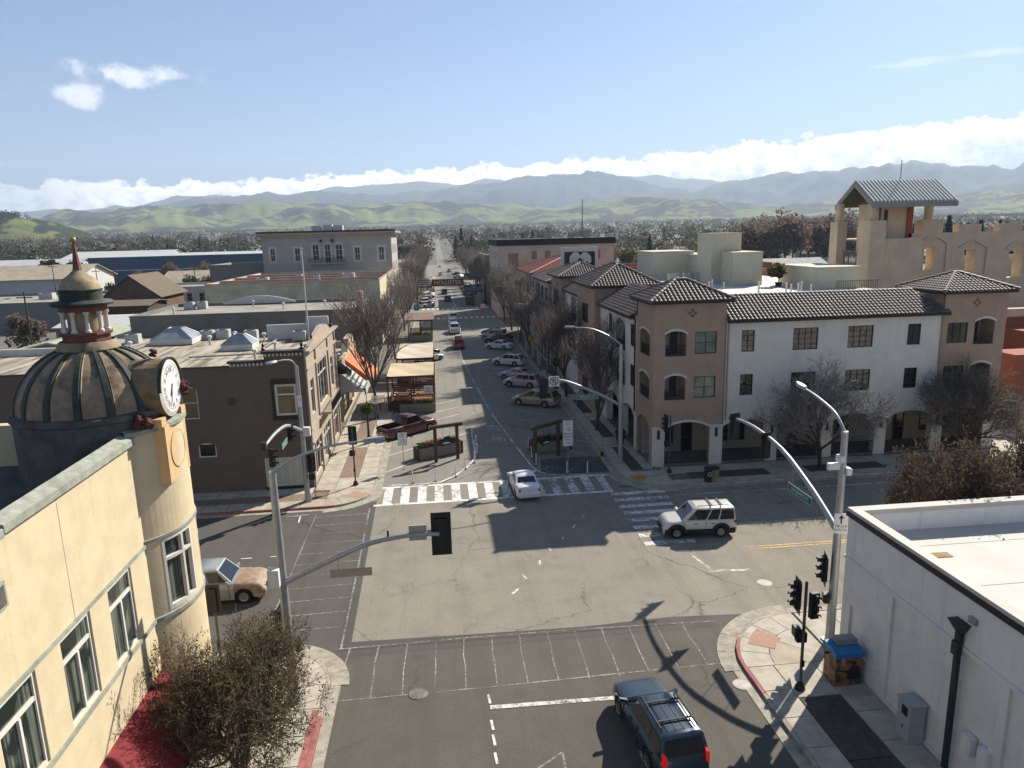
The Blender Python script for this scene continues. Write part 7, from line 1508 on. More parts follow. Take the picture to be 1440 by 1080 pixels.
def trough(label, x, y, rz, w, d, h, plants=((.5, 'g'),), ends=True, seed=1):
    T = thing('trough_planter', label, 'planter', (x, y, .012), rz); mb = MB()
    for yy in (-d/2, d/2): corrug(mb, -w/2, w/2, yy, .05, h)
    for xx in (-w/2, w/2): corrug(mb, -d/2, d/2, xx, .05, h, ax='y')
    mb.build('trough', M_galv, T)
    if ends:
        for s in (-1, 1): MB().box(s*w/2-.07, s*w/2+.07, -d/2-.05, d/2+.05, 0, h+.04).build('timber_end', M_wood, T, bevel=.01)
    for yy in (-d/2, d/2): MB().box(-w/2, w/2, yy-.035, yy+.035, h-.02, h+.03).build('rim', M_wood if ends else M_galv, T)
    MB().box(-w/2+.05, w/2-.05, -d/2+.04, d/2-.04, h-.12, h-.06).build('soil', M_soil, T)
    o = put('leaves', foliage_mesh(700, w*.92, d*.95, .4, seed, M_leafg), T, 'stuff'); o.location = (0, 0, h-.08)
    o = put('flowers', foliage_mesh(240, w*.45, d*.9, .5, seed+5, M_flower, .07), T, 'stuff'); o.location = (-w*.1, 0, h-.02)
    o = put('yellow_leaves', foliage_mesh(160, w*.3, d*.9, .5, seed+9, M_leafy, .08), T, 'stuff'); o.location = (w*.3, 0, h-.05)
    return T
def gateway(label, pa, pb, hgt, blob):
    a, b = Vector(pa[:2]), Vector(pb[:2]); d = (b-a).normalized(); rz = math.atan2(d.y, d.x); L = (b-a).length; T = thing('timber_gateway', label, 'gateway', (a.x, a.y, .012), rz)
    for s in (0, L): MB().box(s-.11, s+.11, -.11, .11, 0, hgt).build('post', M_wood, T, bevel=.01)
    MB().box(-.35, L+.45, -.13, .13, hgt-.02, hgt+.24).build('beam', M_wood, T, bevel=.01)
    c = L*.55; mb = MB(); P = [(-.75, .0), (-.6, .25), (-.3, .22), (-.1, .45), (.25, .4), (.5, .2), (.7, .25), (.55, -.1), (.2, -.3), (-.1, -.22), (-.4, -.35)]; mb.extr([(c+u, .14, hgt-1.25+v) for u, v in P], (0, .04, 0)); o = mb.build('emblem', M_sigblk, T)
    mb = MB(); mb.poly([(c-.45, .135, hgt-1.4), (c+.35, .135, hgt-1.42), (c+.2, .135, hgt-1.3), (c-.2, .135, hgt-1.28)]); mb.build('emblem_inlay', M_swhite, o)
    mb = MB(); mb.cyl((c-.3, .16, hgt-1.), (c-.3, .16, hgt), .012, n=4); mb.cyl((c+.3, .16, hgt-.95), (c+.3, .16, hgt), .012, n=4); mb.build('chain', M_sigblk, T)
    return T
pa, pb = g(613.5, 650), g(644, 645); gateway('dark timber gateway frame in front of the left flower trough', pa, pb, 2.75, 1)
m_ = (Vector(g(585, 649))+Vector(g(648, 637)))/2; dd = Vector(g(648, 637))-Vector(g(585, 649)); trough('corrugated flower trough with coral flowers behind the left timber gateway', m_.x, m_.y+.5, math.atan2(dd.y, dd.x), dd.length*.98, .85, .95, seed=3)
pa, pb = g(753, 651), g(785, 641); gateway('dark timber gateway frame in front of the right shaded trough', pa, pb, 2.7, 1)
m_ = (Vector(g(747, 640))+Vector(g(800, 634)))/2; dd = Vector(g(800, 634))-Vector(g(747, 640)); trough('shaded corrugated trough behind the right timber gateway', m_.x+.1, m_.y+.6, math.atan2(dd.y, dd.x), dd.length, .85, .95, seed=8)
# parklets
M_shade_cloth = mat('shade_cloth', (.60, .48, .31), .85, .08, 1.5); M_wood2 = mat('timber_redbrown', (.13, .055, .032), .8, .25, 5.)
def parklet(label, x0, x1, y0, y1, zr, roofm, sag=.25, boards=True, depth=None, solid=False, rows=1):
    T = thing('street_parklet', label, 'parklet', (x0, y0, .012), world=True)
    n = int((y1-y0)/.3)
    for k in range(n): MB().box(x0, x1, y0+(y1-y0)*k/n+.01, y0+(y1-y0)*(k+1)/n-.01, .1, .16).build('deck_board', M_wood2, T)
    for x in (x0+.1, (x0+x1)/2, x1-.1):
        for y in (y0+.1, y1-.1): MB().box(x-.08, x+.08, y-.08, y+.08, .02, zr).build('post', M_wood2, T)
    for y in (y0+.1, y1-.1): MB().box(x0, x1, y-.06, y+.06, zr-.05, zr+.15).build('beam', M_wood2, T)
    for x in (x0+.1, x1-.1): MB().box(x-.06, x+.06, y0+.16, y1-.16, zr-.05, zr+.14).build('beam', M_wood2, T)
    for yy in (y0+.1,):
        for z in (.45, .62, .79, .96): MB().box(x0+.18, x1-.18, yy-.02, yy+.02, z-.06, z+.06).build('rail_board', M_wood2, T)
    for xx in (x0+.1, x1-.1):
        for z in (.45, .7, .95): MB().box(xx-.02, xx+.02, y0+.18, y1-.18, z-.06, z+.06).build('rail_board', M_wood2, T)
    for z in (.4, .62, .84, 1.06, 1.3): MB().box(x0+.18, x1-.18, y1-.12, y1-.08, z-.08, z+.08).build('rail_board', M_wood2, T)
    if solid: 
        MB().hexa([(x0-.4, y0-.4, zr+.15), (x1+.3, y0-.4, zr+.15), (x1+.3, y1+.3, zr+.6), (x0-.4, y1+.3, zr+.6), (x0-.4, y0-.4, zr+.25), (x1+.3, y0-.4, zr+.25), (x1+.3, y1+.3, zr+.7), (x0-.4, y1+.3, zr+.7)]).build('roof', roofm, T)
    else:
        for r in range(rows):
            mb = MB(); nx, ny = 14, 10; ya, yb = y0+(y1-y0)*r/rows+.1, y0+(y1-y0)*(r+1)/rows-.1; rowsP = []
            for i in range(nx+1):
                u = i/nx; rowsP.append([(x0+.05+(x1-x0-.1)*u, ya+(yb-ya)*j/ny, zr+.22-sag*math.sin(math.pi*u)*math.sin(math.pi*min(1, .25+j/ny*.75))-.05*math.sin(9*u+j)) for j in range(ny+1)])
            for a, b in zip(rowsP, rowsP[1:]):
                for j in range(ny): mb.poly([a[j], b[j], b[j+1], a[j+1]])
            mb.build('shade_sail', roofm, T, smooth=True, weld=True)
    return T
def table(x, y, rz, lab, m=None, bench=True):
    T = thing('picnic_table', lab, 'table', (x, y, .16), rz, 'tables in the parklets'); m = m or M_wood
    for k in range(4): MB().box(-.9, .9, -.38+.19*k, -.21+.19*k, .72, .76).build('tabletop_board', m, T)
    for s in (-.65, .65): MB().box(s-.05, s+.05, -.33, .33, 0, .72).build('leg', m, T)
    if bench:
        for s in (-1, 1):
            MB().box(-.9, .9, s*.72-.13, s*.72+.13, .43, .47).build('seat', m, T)
            for e in (-.6, .6): MB().box(e-.04, e+.04, s*.72-.1, s*.72+.1, 0, .43).build('leg', m, T)
parklet('timber parklet with sagging tan shade cloth behind the maroon pickup', -5.6, -.75, 71.6, 79.0, 3.55, M_shade_cloth)
for k, (x, y) in enumerate(((-4.2, 73.6), (-2.0, 73.6), (-4.2, 76.4), (-2.0, 76.4))): table(x, y, 0, 'brown picnic table under the tan shade cloth', mat('timber_orange', (.30, .13, .06), .7, .2))
trough('pale corrugated planter with shrubs at the front of the tan parklet', -2.55, 70.95, 0, 3.6, .7, .95, ends=False, seed=21)
parklet('parklet with two pale shade cloths behind the tan one', -5.3, -.85, 84.0, 95.5, 3.3, mat('shade_cloth_pale', (.62, .53, .40), .85, .06), .2, rows=2)
for k, (x, y) in enumerate(((-4.0, 86), (-1.9, 86), (-4, 90), (-1.9, 90))): table(x, y, 0, 'dark cafe table with pale top in the pale parklet', mat('table_blue', (.4, .46, .5), .5))
parklet('timber parklet with solid brown roof before the far cross street', -5.4, -1.2, 122.5, 129.5, 3.4, mat('parklet_roof', (.20, .135, .105), .85, .15), solid=True)
trough('pale corrugated planter in front of the brown roofed parklet', -3.2, 121.6, 0, 3.9, .8, 1.1, ends=False, seed=31)
parklet('far parklet with orange brown roof two blocks down', -5.4, -1.0, 224, 234, 3.6, mat('parklet_roof2', (.40, .21, .11), .85, .15), solid=True)
parklet('dark timber kiosk under the arch sign on the right', 7.2, 11.6, 183, 192, 3.4, mat('kiosk_roof', (.10, .075, .065), .85, .15), solid=True)
o = MB().box(-.9, .9, -.5, .5, 0, 2.6).build('kiosk_wall', mat('kiosk_stone', (.3, .28, .24), .9), _k := thing('stone_kiosk_pier', 'pale stone pier beside the dark kiosk', 'pier', (10.2, 180.5, .01)), bevel=.03); MB().box(-1., 1., -.6, .6, 2.6, 2.75).build('cap', _M['kiosk_stone'], _k)
T = thing('menu_board', 'white menu board hung on the tan parklet corner', 'sign', (-1.4, 71.45, 1.9)); MB().box(-.45, .45, -.03, .03, 0, .75).build('board', M_swhite, T); mb = MB()
for k in range(3): mb.box(-.3, .3-.1*k, -.036, -.031, .15+.18*k, .2+.18*k)
mb.build('written_lines', M_sgreen, T, kind='stuff')
# arch sign over the street
T = thing('town_arch_sign', 'dark red arch sign reading HOLLISTER across the street', 'sign', (3, 186, 0), world=True); Mar = mat('arch_maroon', (.16, .035, .03), .7, .15)
xa, za = onY(607, 393, 186); xb, zb = onY(652, 401.5, 186)
pl = MB().box(xa, xb, 185.9, 186.1, zb, za).build('panel', Mar, T); l = put('lettering', _tm := text_mesh('HOLLISTER', (za-zb)*.8, M_swhite), pl); l.matrix_local = Matrix((((xb-xa)*.86/(max(v.co.x for v in _tm.vertices)-min(v.co.x for v in _tm.vertices)), 0, 0, (xa+xb)/2), (0, 0, -1, 185.87), (0, 1, 0, (za+zb)/2), (0, 0, 0, 1)))
for x in (xa-3.9, xb+5.5): MB().box(x-.25, x+.25, 185.8, 186.2, 0, za+.2).build('post', M_sigblk, T)
MB().box(xa-3.9, xa, 185.92, 186.08, zb-.2, zb+.15).build('truss', M_sigblk, T); MB().box(xb, xb+5.5, 185.92, 186.08, zb-.2, zb+.1).build('truss', M_sigblk, T)
mb = MB(); c = (xa-1.9, (za+zb)/2+.3); mb.extr([(c[0]+1.9*math.cos(k*math.pi/12), 185.85, c[1]+1.1*math.sin(k*math.pi/12)) for k in range(24)], (0, .1, 0)); ov = mb.build('oval', M_swhite, T)
for s in (.45, -.1, -.6): MB().box(c[0]-1.3, c[0]+1.3, 185.82, 185.84, c[1]+s-.1, c[1]+s+.1).build('oval_stripe', M_sigblk, ov)
# hydrant, bins, cabinets, basket lamp
p = g(845, 640, .14); T = thing('fire_hydrant', 'yellow fire hydrant with black base on the arcade pavement', 'hydrant', (p[0]+.1, p[1], .14)); Mhy = mat('hydrant_yellow', (.52, .38, .14), .6, .1)
MB().lathe(0, 0, [(.17, 0), (.17, .06), (.11, .08), (.11, .32), (0, .33)], 12).build('base', M_sigblk, T); MB().lathe(0, 0, [(.11, .3), (.11, .68), (.15, .7), (.15, .75), (.12, .85), (.06, .92), (.05, .98), (0, 1.)], 12).build('barrel', Mhy, T, smooth=True)
for a in (0, 120, 240): c, s = math.cos(R_(a)), math.sin(R_(a)); MB().cyl((c*.08, s*.08, .55), (c*.22, s*.22, .55), .065, n=8).build('outlet', Mhy, T)
for k, (px, lab, m) in enumerate(((998, 'black litter bin with recycling ring on the arcade kerb', M_sigblk), (1007, 'tan litter bin beside the black one on the arcade kerb', mat('bin_tan', (.3, .22, .15), .8)))):
    p = g(px, 679, .14); T = thing('litter_bin', lab, 'bin', (p[0], p[1]+.3, .14)); MB().prism([(.28*math.cos(a*math.pi/4+.39), .28*math.sin(a*math.pi/4+.39)) for a in range(8)], 0, .95).build('body', m, T); MB().lathe(0, 0, [(.33, .95), (.33, 1.03), (.2, 1.12), (0, 1.14)], 12).build('lid', M_sigblk, T)
    mb = MB(); mb.lathe(0, 0, [(.1, 0), (.15, 0)], 14); mb.v = [(x, -.275, .6+y) for x, y, z in mb.v]
    if k == 0: mb.build('ring_emblem', M_swhite, T)
p = g(855, 648, .14); MBv = thing('pavement_box', 'small black pavement planter near the hydrant', 'planter', (14.6, 55.9, .14)); MB().lathe(0, 0, [(.25, 0), (.34, .5), (.36, .55), (.3, .55)], 12).build('pot', M_sigblk, MBv, smooth=True); o = put('leaves', foliage_mesh(300, .8, .8, .7, 77, M_leafg), MBv, 'stuff'); o.location = (0, 0, .5)
T = thing('painted_utility_cabinet', 'signal cabinet with blue top and painted musician mural on orange sides', 'cabinet', (15.05, 23.45, .14))
def mural():
    m = bpy.data.materials.new('mural'); m.use_nodes = True; nt = m.node_tree; b = nt.nodes['Principled BSDF']; b.inputs['Roughness'].default_value = .6; v = nd(nt, 'ShaderNodeTexCoord').outputs['Object']
    n = nd(nt, 'ShaderNodeTexNoise', inp={'Scale': 3.4, 'Detail': 3.}); lk(nt, v, n.inputs['Vector']); n2 = nd(nt, 'ShaderNodeTexVoronoi', inp={'Scale': 4.2}); lk(nt, v, n2.inputs['Vector'])
    c = mixc(nt, sstep(nt, n.outputs[0], .52, .6), (.24, .105, .05), (.04, .03, .028)); c = mixc(nt, sstep(nt, n2.outputs['Distance'], .09, .03), c, (.06, .25, .42)); c = mixc(nt, mth(nt, 'MULTIPLY', sstep(nt, n.outputs[0], .40, .33), .8), c, (.55, .36, .2)); lk(nt, c, b.inputs['Base Color']); return m
Mmu = mural(); Mbt = mat('cabinet_blue', (.015, .21, .47), .5, .12, 6., stain=.4, stain_col=(.03, .10, .22), stain_scale=4.)
MB().box(-.55, .55, -.42, .42, 0, 1.2).build('body', Mmu, T, bevel=.01); MB().box(-.58, .58, -.45, .45, 1.2, 1.36).build('blue_band', Mbt, T); MB().hexa([(-.58, -.45, 1.36), (.58, -.45, 1.36), (.58, .45, 1.36), (-.58, .45, 1.36), (-.58, -.1, 1.5), (.58, -.1, 1.5), (.58, .45, 1.5), (-.58, .45, 1.5)]).build('sloped_top', Mbt, T)
MB().box(-.3, .52, -.05, .38, 1.5, 1.72).build('roof_hatch', mat('hatch_grey', (.3, .31, .32), .5), T, bevel=.02)
mb = MB(); mb.lathe(0, 0, [(.0, 0), (.09, 0)], 10); mb.v = [(x+.2, -.424, .95+y) for x, y, z in mb.v]; mb.build('painted_head', M_sigblk, T); mb = MB(); mb.poly([(-.1, -.423, .3), (.5, -.423, .25), (.42, -.423, .82), (.2, -.423, .88), (.02, -.423, .78)]); mb.build('painted_player', M_sigblk, T); mb = MB(); mb.poly([(-.5, -.4235, .66), (.2, -.4235, .5), (.2, -.4235, .58), (-.5, -.4235, .72)]); mb.build('painted_guitar', M_sigblk, T)
MB().cyl((-.72, .1, 1.15), (-.55, .1, 1.15), .05, n=8).build('socket', M_sigblk, T)
T = thing('electric_meter_cabinet', 'pale grey electric meter cabinet against the white wall', 'cabinet', (15.5, 20.05, .14)); Mpg = mat('cabinet_grey', (.42, .43, .44), .6, .06); MB().box(-.28, .28, -.35, .35, 0, 1.4).build('body', Mpg, T, bevel=.02); MB().box(-.31, .31, -.38, .38, 1.4, 1.46).build('lid', Mpg, T); MB().box(-.29, -.275, -.2, .1, .95, 1.3).build('meter_window', M_sigblk, T); MB().box(-.295, -.275, -.02, .03, .45, .55).build('latch', M_sigblk, T)
def basket_lamp(x, y, lab, h=3.6):
    T = thing('flower_basket_post', lab, 'lamp post', (x, y, .14), group='posts with hanging baskets'); MB().lathe(0, 0, [(.22, 0), (.2, .5), (.12, .6), (.09, 1.2), (.07, h)], 10).build('post', mat('post_black', (.02, .025, .022), .5), T, smooth=True)
    pts = bez([(0, 0, h-.3), (0, 0, h+1.1), (-.35, 0, h+1.5), (-.75, 0, h+1.3)]); MB().tube(pts, .03, 6).build('bracket', _M['post_black'], T)
    rr = np.random.default_rng(int(abs(x*10+y))); c = rr.normal(size=(600, 3))*np.array([.22, .22, .2]); o = put('leaves', leaf_mesh('leaves', c, .1, rr, M_leafg), T, 'stuff'); o.location = (.0, -.1, h-.5); MB().lathe(0, -.1, [(.05, h-.95), (.2, h-.8), (.26, h-.55), (.2, h-.55)], 10).build('basket', M_soil, T)
    c = rr.normal(size=(120, 3))*np.array([.22, .22, .2]); o = put('yellow_leaves', leaf_mesh('yl', c, .09, rr, M_leafy), T, 'stuff'); o.location = (.05, -.15, h-.42)
basket_lamp(-6.5, 60.3, 'black post with hanging flower basket beside the maroon pickup'); basket_lamp(12.95, 78.5, 'black post with hanging basket under the right street trees')
# lamp posts along the street and on the left
def lamp_post(lab, x, y, h, arms, grp='plain street lamps'):
    T = thing('street_lamp', lab, 'street lamp', (x, y, .1), group=grp); MB().cyl((0, 0, 0), (0, 0, h), .1, .06).build('pole', M_steel, T, smooth=True); MB().box(-.2, .2, -.2, .2, -.08, .06).build('base', M_steel, T)
    for (dx, dy) in arms: pts = bez([(0, 0, h-.1), (dx*.3, dy*.3, h+.5), (dx, dy, h+.75)]); MB().tube(pts, .035, 6).build('lamp_arm', M_steel, T, smooth=True); cobra(T, pts[-1], pts[-1]-pts[-2])
lamp_post('street lamp with long arm among the right street trees', 13.1, 86, 8.3, [(-2.8, 0)]); lamp_post('second street lamp with long arm farther along the right trees', 13.1, 118, 8.3, [(-2.6, 0)])
lamp_post('twin arm lamp standing by the green roofed shed', -58, 88, 7.5, [(-1.6, 0), (1.6, 0)]); lamp_post('tall single arm lamp by the parked white suv', -62, 106, 9.5, [(1.6, 1)]); lamp_post('lamp post by the yard of the brick house', -40.5, 136, 8., [(-1.5, 0)])
def utility_pole(x, y, h, lab):
    T = thing('utility_pole', lab, 'utility pole', (x, y, 0), group='wooden utility poles'); MB().cyl((0, 0, 0), (0, 0, h), .15, .1, 7).build('pole', M_shade, T); MB().box(-1.1, 1.1, -.06, .06, h-.9, h-.75).build('crossarm', M_shade, T)
    for s in (-.9, -.4, .4, .9): MB().cyl((s, 0, h-.75), (s, 0, h-.6), .04, n=5).build('insulator', M_steel, T)
for (x, y, h) in ((-60.5, 112, 11), (-120, 240, 12), (-104, 245, 12), (-96, 215, 11), (-76, 236, 11), (-47, 245, 12), (-44, 260, 12), (-140, 245, 12)): utility_pole(x, y, h, 'thin wooden utility pole among the left sheds and lots')
T = thing('radio_mast', 'thin lattice radio mast on the skyline behind the cream hotel', 'mast', (88, 430, 0)); mb = MB(); mb.cyl((0, 0, 0), (0, 0, 37), .45, .25, 4); mb.build('mast', M_shade, T); MB().box(-.6, .6, -.1, .1, 33, 33.5).build('antenna', M_steel, T); MB().box(-.5, .5, -.1, .1, 29, 29.4).build('antenna', M_steel, T)
# ================================================================== trees
M_bark = mat('bark_grey', (.085, .068, .055), .9, .3, 3.); M_barkd = mat('bark_brown', (.06, .042, .03), .9, .3, 4.); M_twig = mat('twig_brown', (.21, .172, .145), .9, .35, 2.); M_twigp = mat('twig_pale', (.30, .26, .23), .9, .35, 2.); M_twigd = mat('twig_dark', (.16, .115, .08), .9, .3, 2.)
M_seed = foliage('dry_leaf', (.16, .13, .065), rough=.85, var=.45, scale=5.); M_rust = foliage('dry_leaf_rust', (.115, .082, .056), rough=.85, var=.45, scale=5.)
def tubes(segs, n):
    "segs: array (k,8): p0 p1 r0 r1 -> verts, quads"
    s = np.asarray(segs, float); k = len(s); p0, p1 = s[:, :3], s[:, 3:6]; d = p1-p0; d /= np.maximum(1e-6, np.linalg.norm(d, axis=1))[:, None]
    ref = np.where(np.abs(d[:, 2:3]) > .9, np.array([[1., 0, 0]]), np.array([[0, 0, 1.]])); a = np.cross(d, ref); a /= np.linalg.norm(a, axis=1)[:, None]; b = np.cross(d, a)
    v = np.empty((k, 2, n, 3))
    for j in range(n):
        o = a*math.cos(2*math.pi*j/n)+b*math.sin(2*math.pi*j/n); v[:, 0, j] = p0+o*s[:, 6:7]; v[:, 1, j] = p1+o*s[:, 7:8]
    base = (np.arange(k)*2*n)[:, None]; q = np.concatenate([np.stack([base[:, 0]+j, base[:, 0]+(j+1) % n, base[:, 0]+n+(j+1) % n, base[:, 0]+n+j], 1) for j in range(n)])
    return v.reshape(-1, 3), q
def grow_tree(seed, H, trunk_h, r0, kids, spread, lens, trop=.15, wob=.12, shape=1., multi=1, env=None):
    rnd = random.Random(seed); segs = {}
    def branch(p, d, L, r, lev):
        n = 3 if lev < len(kids) else 2; q = p.copy(); pts = [p.copy()]
        for k in range(n):
            d = (d+Vector((rnd.gauss(0, wob), rnd.gauss(0, wob), rnd.gauss(0, wob)+trop*.3))).normalized(); q2 = q+d*(L/n)
            segs.setdefault(min(lev, 3), []).append((*q, *q2, r*(1-.4*k/n), r*(1-.4*(k+1)/n))); q = q2; pts.append((q.copy(), d.copy()))
        if lev >= len(kids): return
        nk = kids[lev]
        for c in range(nk):
            if c == 0 and lev > 0: pos, dd = pts[-1]; f = 1.
            else: pos, dd = pts[-1] if lev == 0 and rnd.random() < .75 else rnd.choice(pts[1:])
            az = 2*math.pi*(c+rnd.random()*.7)/nk; an = R_(spread[min(lev, len(spread)-1)]*rnd.uniform(.6, 1.25)); o = dd.orthogonal().normalized(); o2 = dd.cross(o)
            nd_ = (dd*math.cos(an)+(o*math.cos(az)+o2*math.sin(az))*math.sin(an)).normalized(); nd_.z += trop*.5; nd_.normalize()
            LL = lens[min(lev, len(lens)-1)]*rnd.uniform(.7, 1.2)
            if env:
                e = pos+nd_*LL
                t = (e.x/env[0])**2+(e.y/env[0])**2+((e.z-env[2])/env[1])**2
                if t > 1: LL *= max(.25, 1-.55*(t-1))
            branch(pos.copy(), nd_, LL, r*(.62 if lev else .6)*rnd.uniform(.8, 1.05), lev+1)
    for m in range(multi):
        d = Vector((0, 0, 1)) if multi == 1 else Vector((math.cos(2*math.pi*m/multi+seed)*.28, math.sin(2*math.pi*m/multi+seed)*.28, 1)).normalized(); branch(Vector((0, 0, -.1)), d, trunk_h+.1, r0, 0)
    return segs
TM = {}
def tree_meshes(key, segs, bark, twig, leaf=None, nleaf=0, lsize=.08, seed=0, min_r=.006, leaf_sp=.1):
    big = segs.get(0, [])+segs.get(1, []); mid = segs.get(2, []); tw = segs.get(3, [])
    def mk(parts, name, m):
        V, Q, o = [], [], 0
        for s, n in parts:
            if not s: continue
            s = np.array(s); s[:, 6:] = np.maximum(s[:, 6:], min_r); v, q = tubes(s, n); V.append(v); Q.append(q+o); o += len(v)
        return np_mesh(name, np.concatenate(V), np.concatenate(Q), m)
    out = [('trunk', mk([(big, 7)], 'trunk', bark)), ('crown', mk([(mid, 5), (tw, 3)], 'crown', twig))]
    if nleaf:
        rr = np.random.default_rng(seed); s = np.array(tw); i = rr.integers(0, len(s), nleaf); t = rr.random(nleaf)[:, None]; c = s[i, :3]*(1-t)+s[i, 3:6]*t+rr.normal(size=(nleaf, 3))*leaf_sp; out.append(('foliage', leaf_mesh('foliage', c, lsize, rr, leaf)))
    TM[key] = out; return out
def tree(name, key, label, x, y, z=.1, s=1., rz=0., group=None, sz=None):
    T = thing(name, label, 'tree', (x, y, z), rz, group); T.scale = (s, s, sz or s)
    for n, me in TM[key]: put(n, me, T, 'stuff' if n in ('foliage',) else None)
    return T
# crape-myrtle like tree on the near left pavement: several stems, dense fine twigs with dry leaves
tree_meshes('near', grow_tree(5, 6, 1.3, .085, (5, 4, 5, 5, 4), (34, 36, 38, 42, 45), (1.75, 1.25, .85, .55, .34), .12, .13, multi=4, env=(2.75, 3.0, 3.5)), M_barkd, M_twigd, M_seed, 30000, .04, 3, .007, .07)
tree('crape_myrtle', 'near', 'bushy brown crape myrtle tree in front of the cream building', -7.2, 21.4, .13, 1.0, .4)
tree_meshes('myrtle', grow_tree(11, 9, 1.7, .16, (5, 5, 4, 5, 4), (40, 36, 36, 40, 42), (2.6, 1.9, 1.25, .8, .5), .1, .12, multi=2, env=(4.7, 3.4, 5.8)), M_barkd, M_twigp, M_seed, 2500, .06, 4, .011, .12)
tree_meshes('myrtle2', grow_tree(17, 9, 1.7, .14, (5, 4, 4, 5, 4), (38, 36, 36, 40, 42), (2.5, 1.8, 1.2, .8, .5), .12, .12, multi=3, env=(4.4, 3.4, 5.8)), M_barkd, M_twig, M_seed, 3500, .07, 6, .011, .14)
tree('pavement_tree', 'myrtle', 'rounded bare tree before the white arcade wall', 27.3, 47.3, .13, 1., 0.)
tree('pavement_tree', 'myrtle2', 'dark bare tree before the right arcade tower', 39.2, 48.0, .13, 1., 1.)
tree_meshes('rusty', grow_tree(23, 8, 2.2, .15, (5, 5, 5, 5, 4), (46, 40, 38, 40, 45), (2.3, 1.6, 1.1, .75, .45), .06, .14, multi=2, env=(4.3, 2.6, 5.7)), M_barkd, M_twigd, M_rust, 22000, .085, 8, .01, .16)
tree('rusty_tree', 'rusty', 'rust brown tree behind the white building roof', 22.6, 28.2, .1, .8, .3, 'rust brown trees on the cross street', 1.2)
tree('rusty_tree', 'rusty', 'second rust brown tree farther along the white building', 28.0, 28.2, .1, .85, 2.3, 'rust brown trees on the cross street', 1.22)
# tall bare street trees
for i, k in enumerate(('vaseA', 'vaseB', 'vaseC')):
    tree_meshes(k, grow_tree(31+i*7, 12, 3.0, .21, (6, 5, 4, 4, 3), (30, 26, 26, 30, 34), (3.6, 2.8, 2.1, 1.45, .95), .32, .08, env=(4.3, 5.6, 7.2)), M_bark, M_twigp if i == 1 else M_twig, None, 0, min_r=.017)
LT = [(-6.5, 68.6, 'vaseA', 1.02), (-6.6, 104, 'vaseB', .8), (-6.6, 136, 'vaseB', .9), (-6.6, 148, 'vaseC', .9)]
rnd = random.Random(8)
lt_lab = ['tall bare street tree rising beside the tan parklet and orange awning', 'bare street tree behind the pale double parklet', 'bare street tree left of the brown roofed parklet', 'bare street tree at the far left junction corner']
for i, (x, y, k, s) in enumerate(LT): tree('street_tree', k, lt_lab[i], x, y, .1, s, rnd.uniform(0, 6), 'bare street trees on the left')
for i in range(16): tree('street_tree', ('vaseA', 'vaseB', 'vaseC')[i % 3], 'bare street tree beyond the arch sign on the left side', -6.8+rnd.uniform(-.4, .4), 182+13*i, .05, rnd.uniform(.85, 1.08), rnd.uniform(0, 6), 'far bare street trees left')
rt_lab = ['bare tree in shade beside the arcade corner pillars', 'bare street tree behind the silver grey parked suv', 'bare street tree above the white parked suv', 'bare street tree next to the white hip roofed shop', 'bare street tree by the red tiled building', 'bare street tree before the cream hotel', 'bare street tree at the cream hotel corner']
for i, (x, y, k, s) in enumerate([(13.6, 60.5, 'vaseC', .80), (13.4, 74.5, 'vaseA', .82), (13.4, 88, 'vaseB', .9), (13.4, 103, 'vaseC', .92), (13.4, 117, 'vaseB', .95), (13.4, 131, 'vaseA', .95), (13.4, 145, 'vaseB', .95)]): tree('street_tree', k, rt_lab[i], x, y, .1, s, rnd.uniform(0, 6), 'bare street trees on the right')
for i in range(16): tree('street_tree', ('vaseB', 'vaseA', 'vaseC')[i % 3], 'bare street tree beyond the arch sign on the right side', 13.6+rnd.uniform(-.5, .5), 184+13*i, .05, rnd.uniform(.85, 1.1), rnd.uniform(0, 6), 'far bare street trees right')
# leafy and conifer trees of the town, in several shapes
def leaf_tree(key, seed, H, w, kind, m, n=1300, size=.5):
    rr = np.random.default_rng(seed); out = []
    if kind == 'conifer':
        t = rr.random(n)**.7; zz = H*(.12+.88*t); rad = w*(1-t)**.8*(.75+.25*np.sin(t*40)); a = rr.random(n)*6.283; q = np.sqrt(rr.random(n)); c = np.c_[rad*q*np.cos(a), rad*q*np.sin(a), zz]
    else:
        nb = 14; cen = rr.normal(size=(nb, 3)); cen /= np.linalg.norm(cen, axis=1)[:, None]; cen *= (rr.random(nb)**.5)[:, None]*np.array([w*.72, w*.72, H*.26]); cen[:, 2] += H*.62; i = rr.integers(0, nb, n); d = rr.normal(size=(n, 3)); d /= np.linalg.norm(d, axis=1)[:, None]; c = cen[i]+d*(rr.random(n)**.4)[:, None]*np.array([w*.42, w*.42, H*.2])*(.6+.7*rr.random(nb)[i])[:, None]
    seg = [(0, 0, 0, 0, 0, H*.55, H*.022, H*.012)]
    for k in range(7): a = rr.random()*6.28; seg.append((0, 0, H*(.2+.3*rr.random()), w*.5*math.cos(a), w*.5*math.sin(a), H*(.55+.2*rr.random()), H*.01, H*.004))
    v, q = tubes(seg, 5); TM[key] = [('trunk', np_mesh('trunk', v, q, M_barkd)), ('crown', leaf_mesh('crown', c, size, rr, m))]
M_ever = foliage('evergreen', (.04, .055, .03), rough=.85, var=.5, scale=.6); M_green = foliage('foliage_green', (.085, .115, .04), rough=.85, var=.5, scale=.5); M_olive = foliage('foliage_olive', (.13, .125, .035), rough=.85, var=.45, scale=.5); M_bare = foliage('bare_crown_brown', (.20, .155, .12), rough=.9, var=.4, scale=.4); M_bare2 = foliage('bare_crown_mauve', (.22, .165, .145), rough=.9, var=.35, scale=.4)
leaf_tree('con1', 1, 16, 3.2, 'conifer', M_ever, 1500, .55); leaf_tree('con2', 2, 13, 2.6, 'conifer', M_ever, 1200, .5)
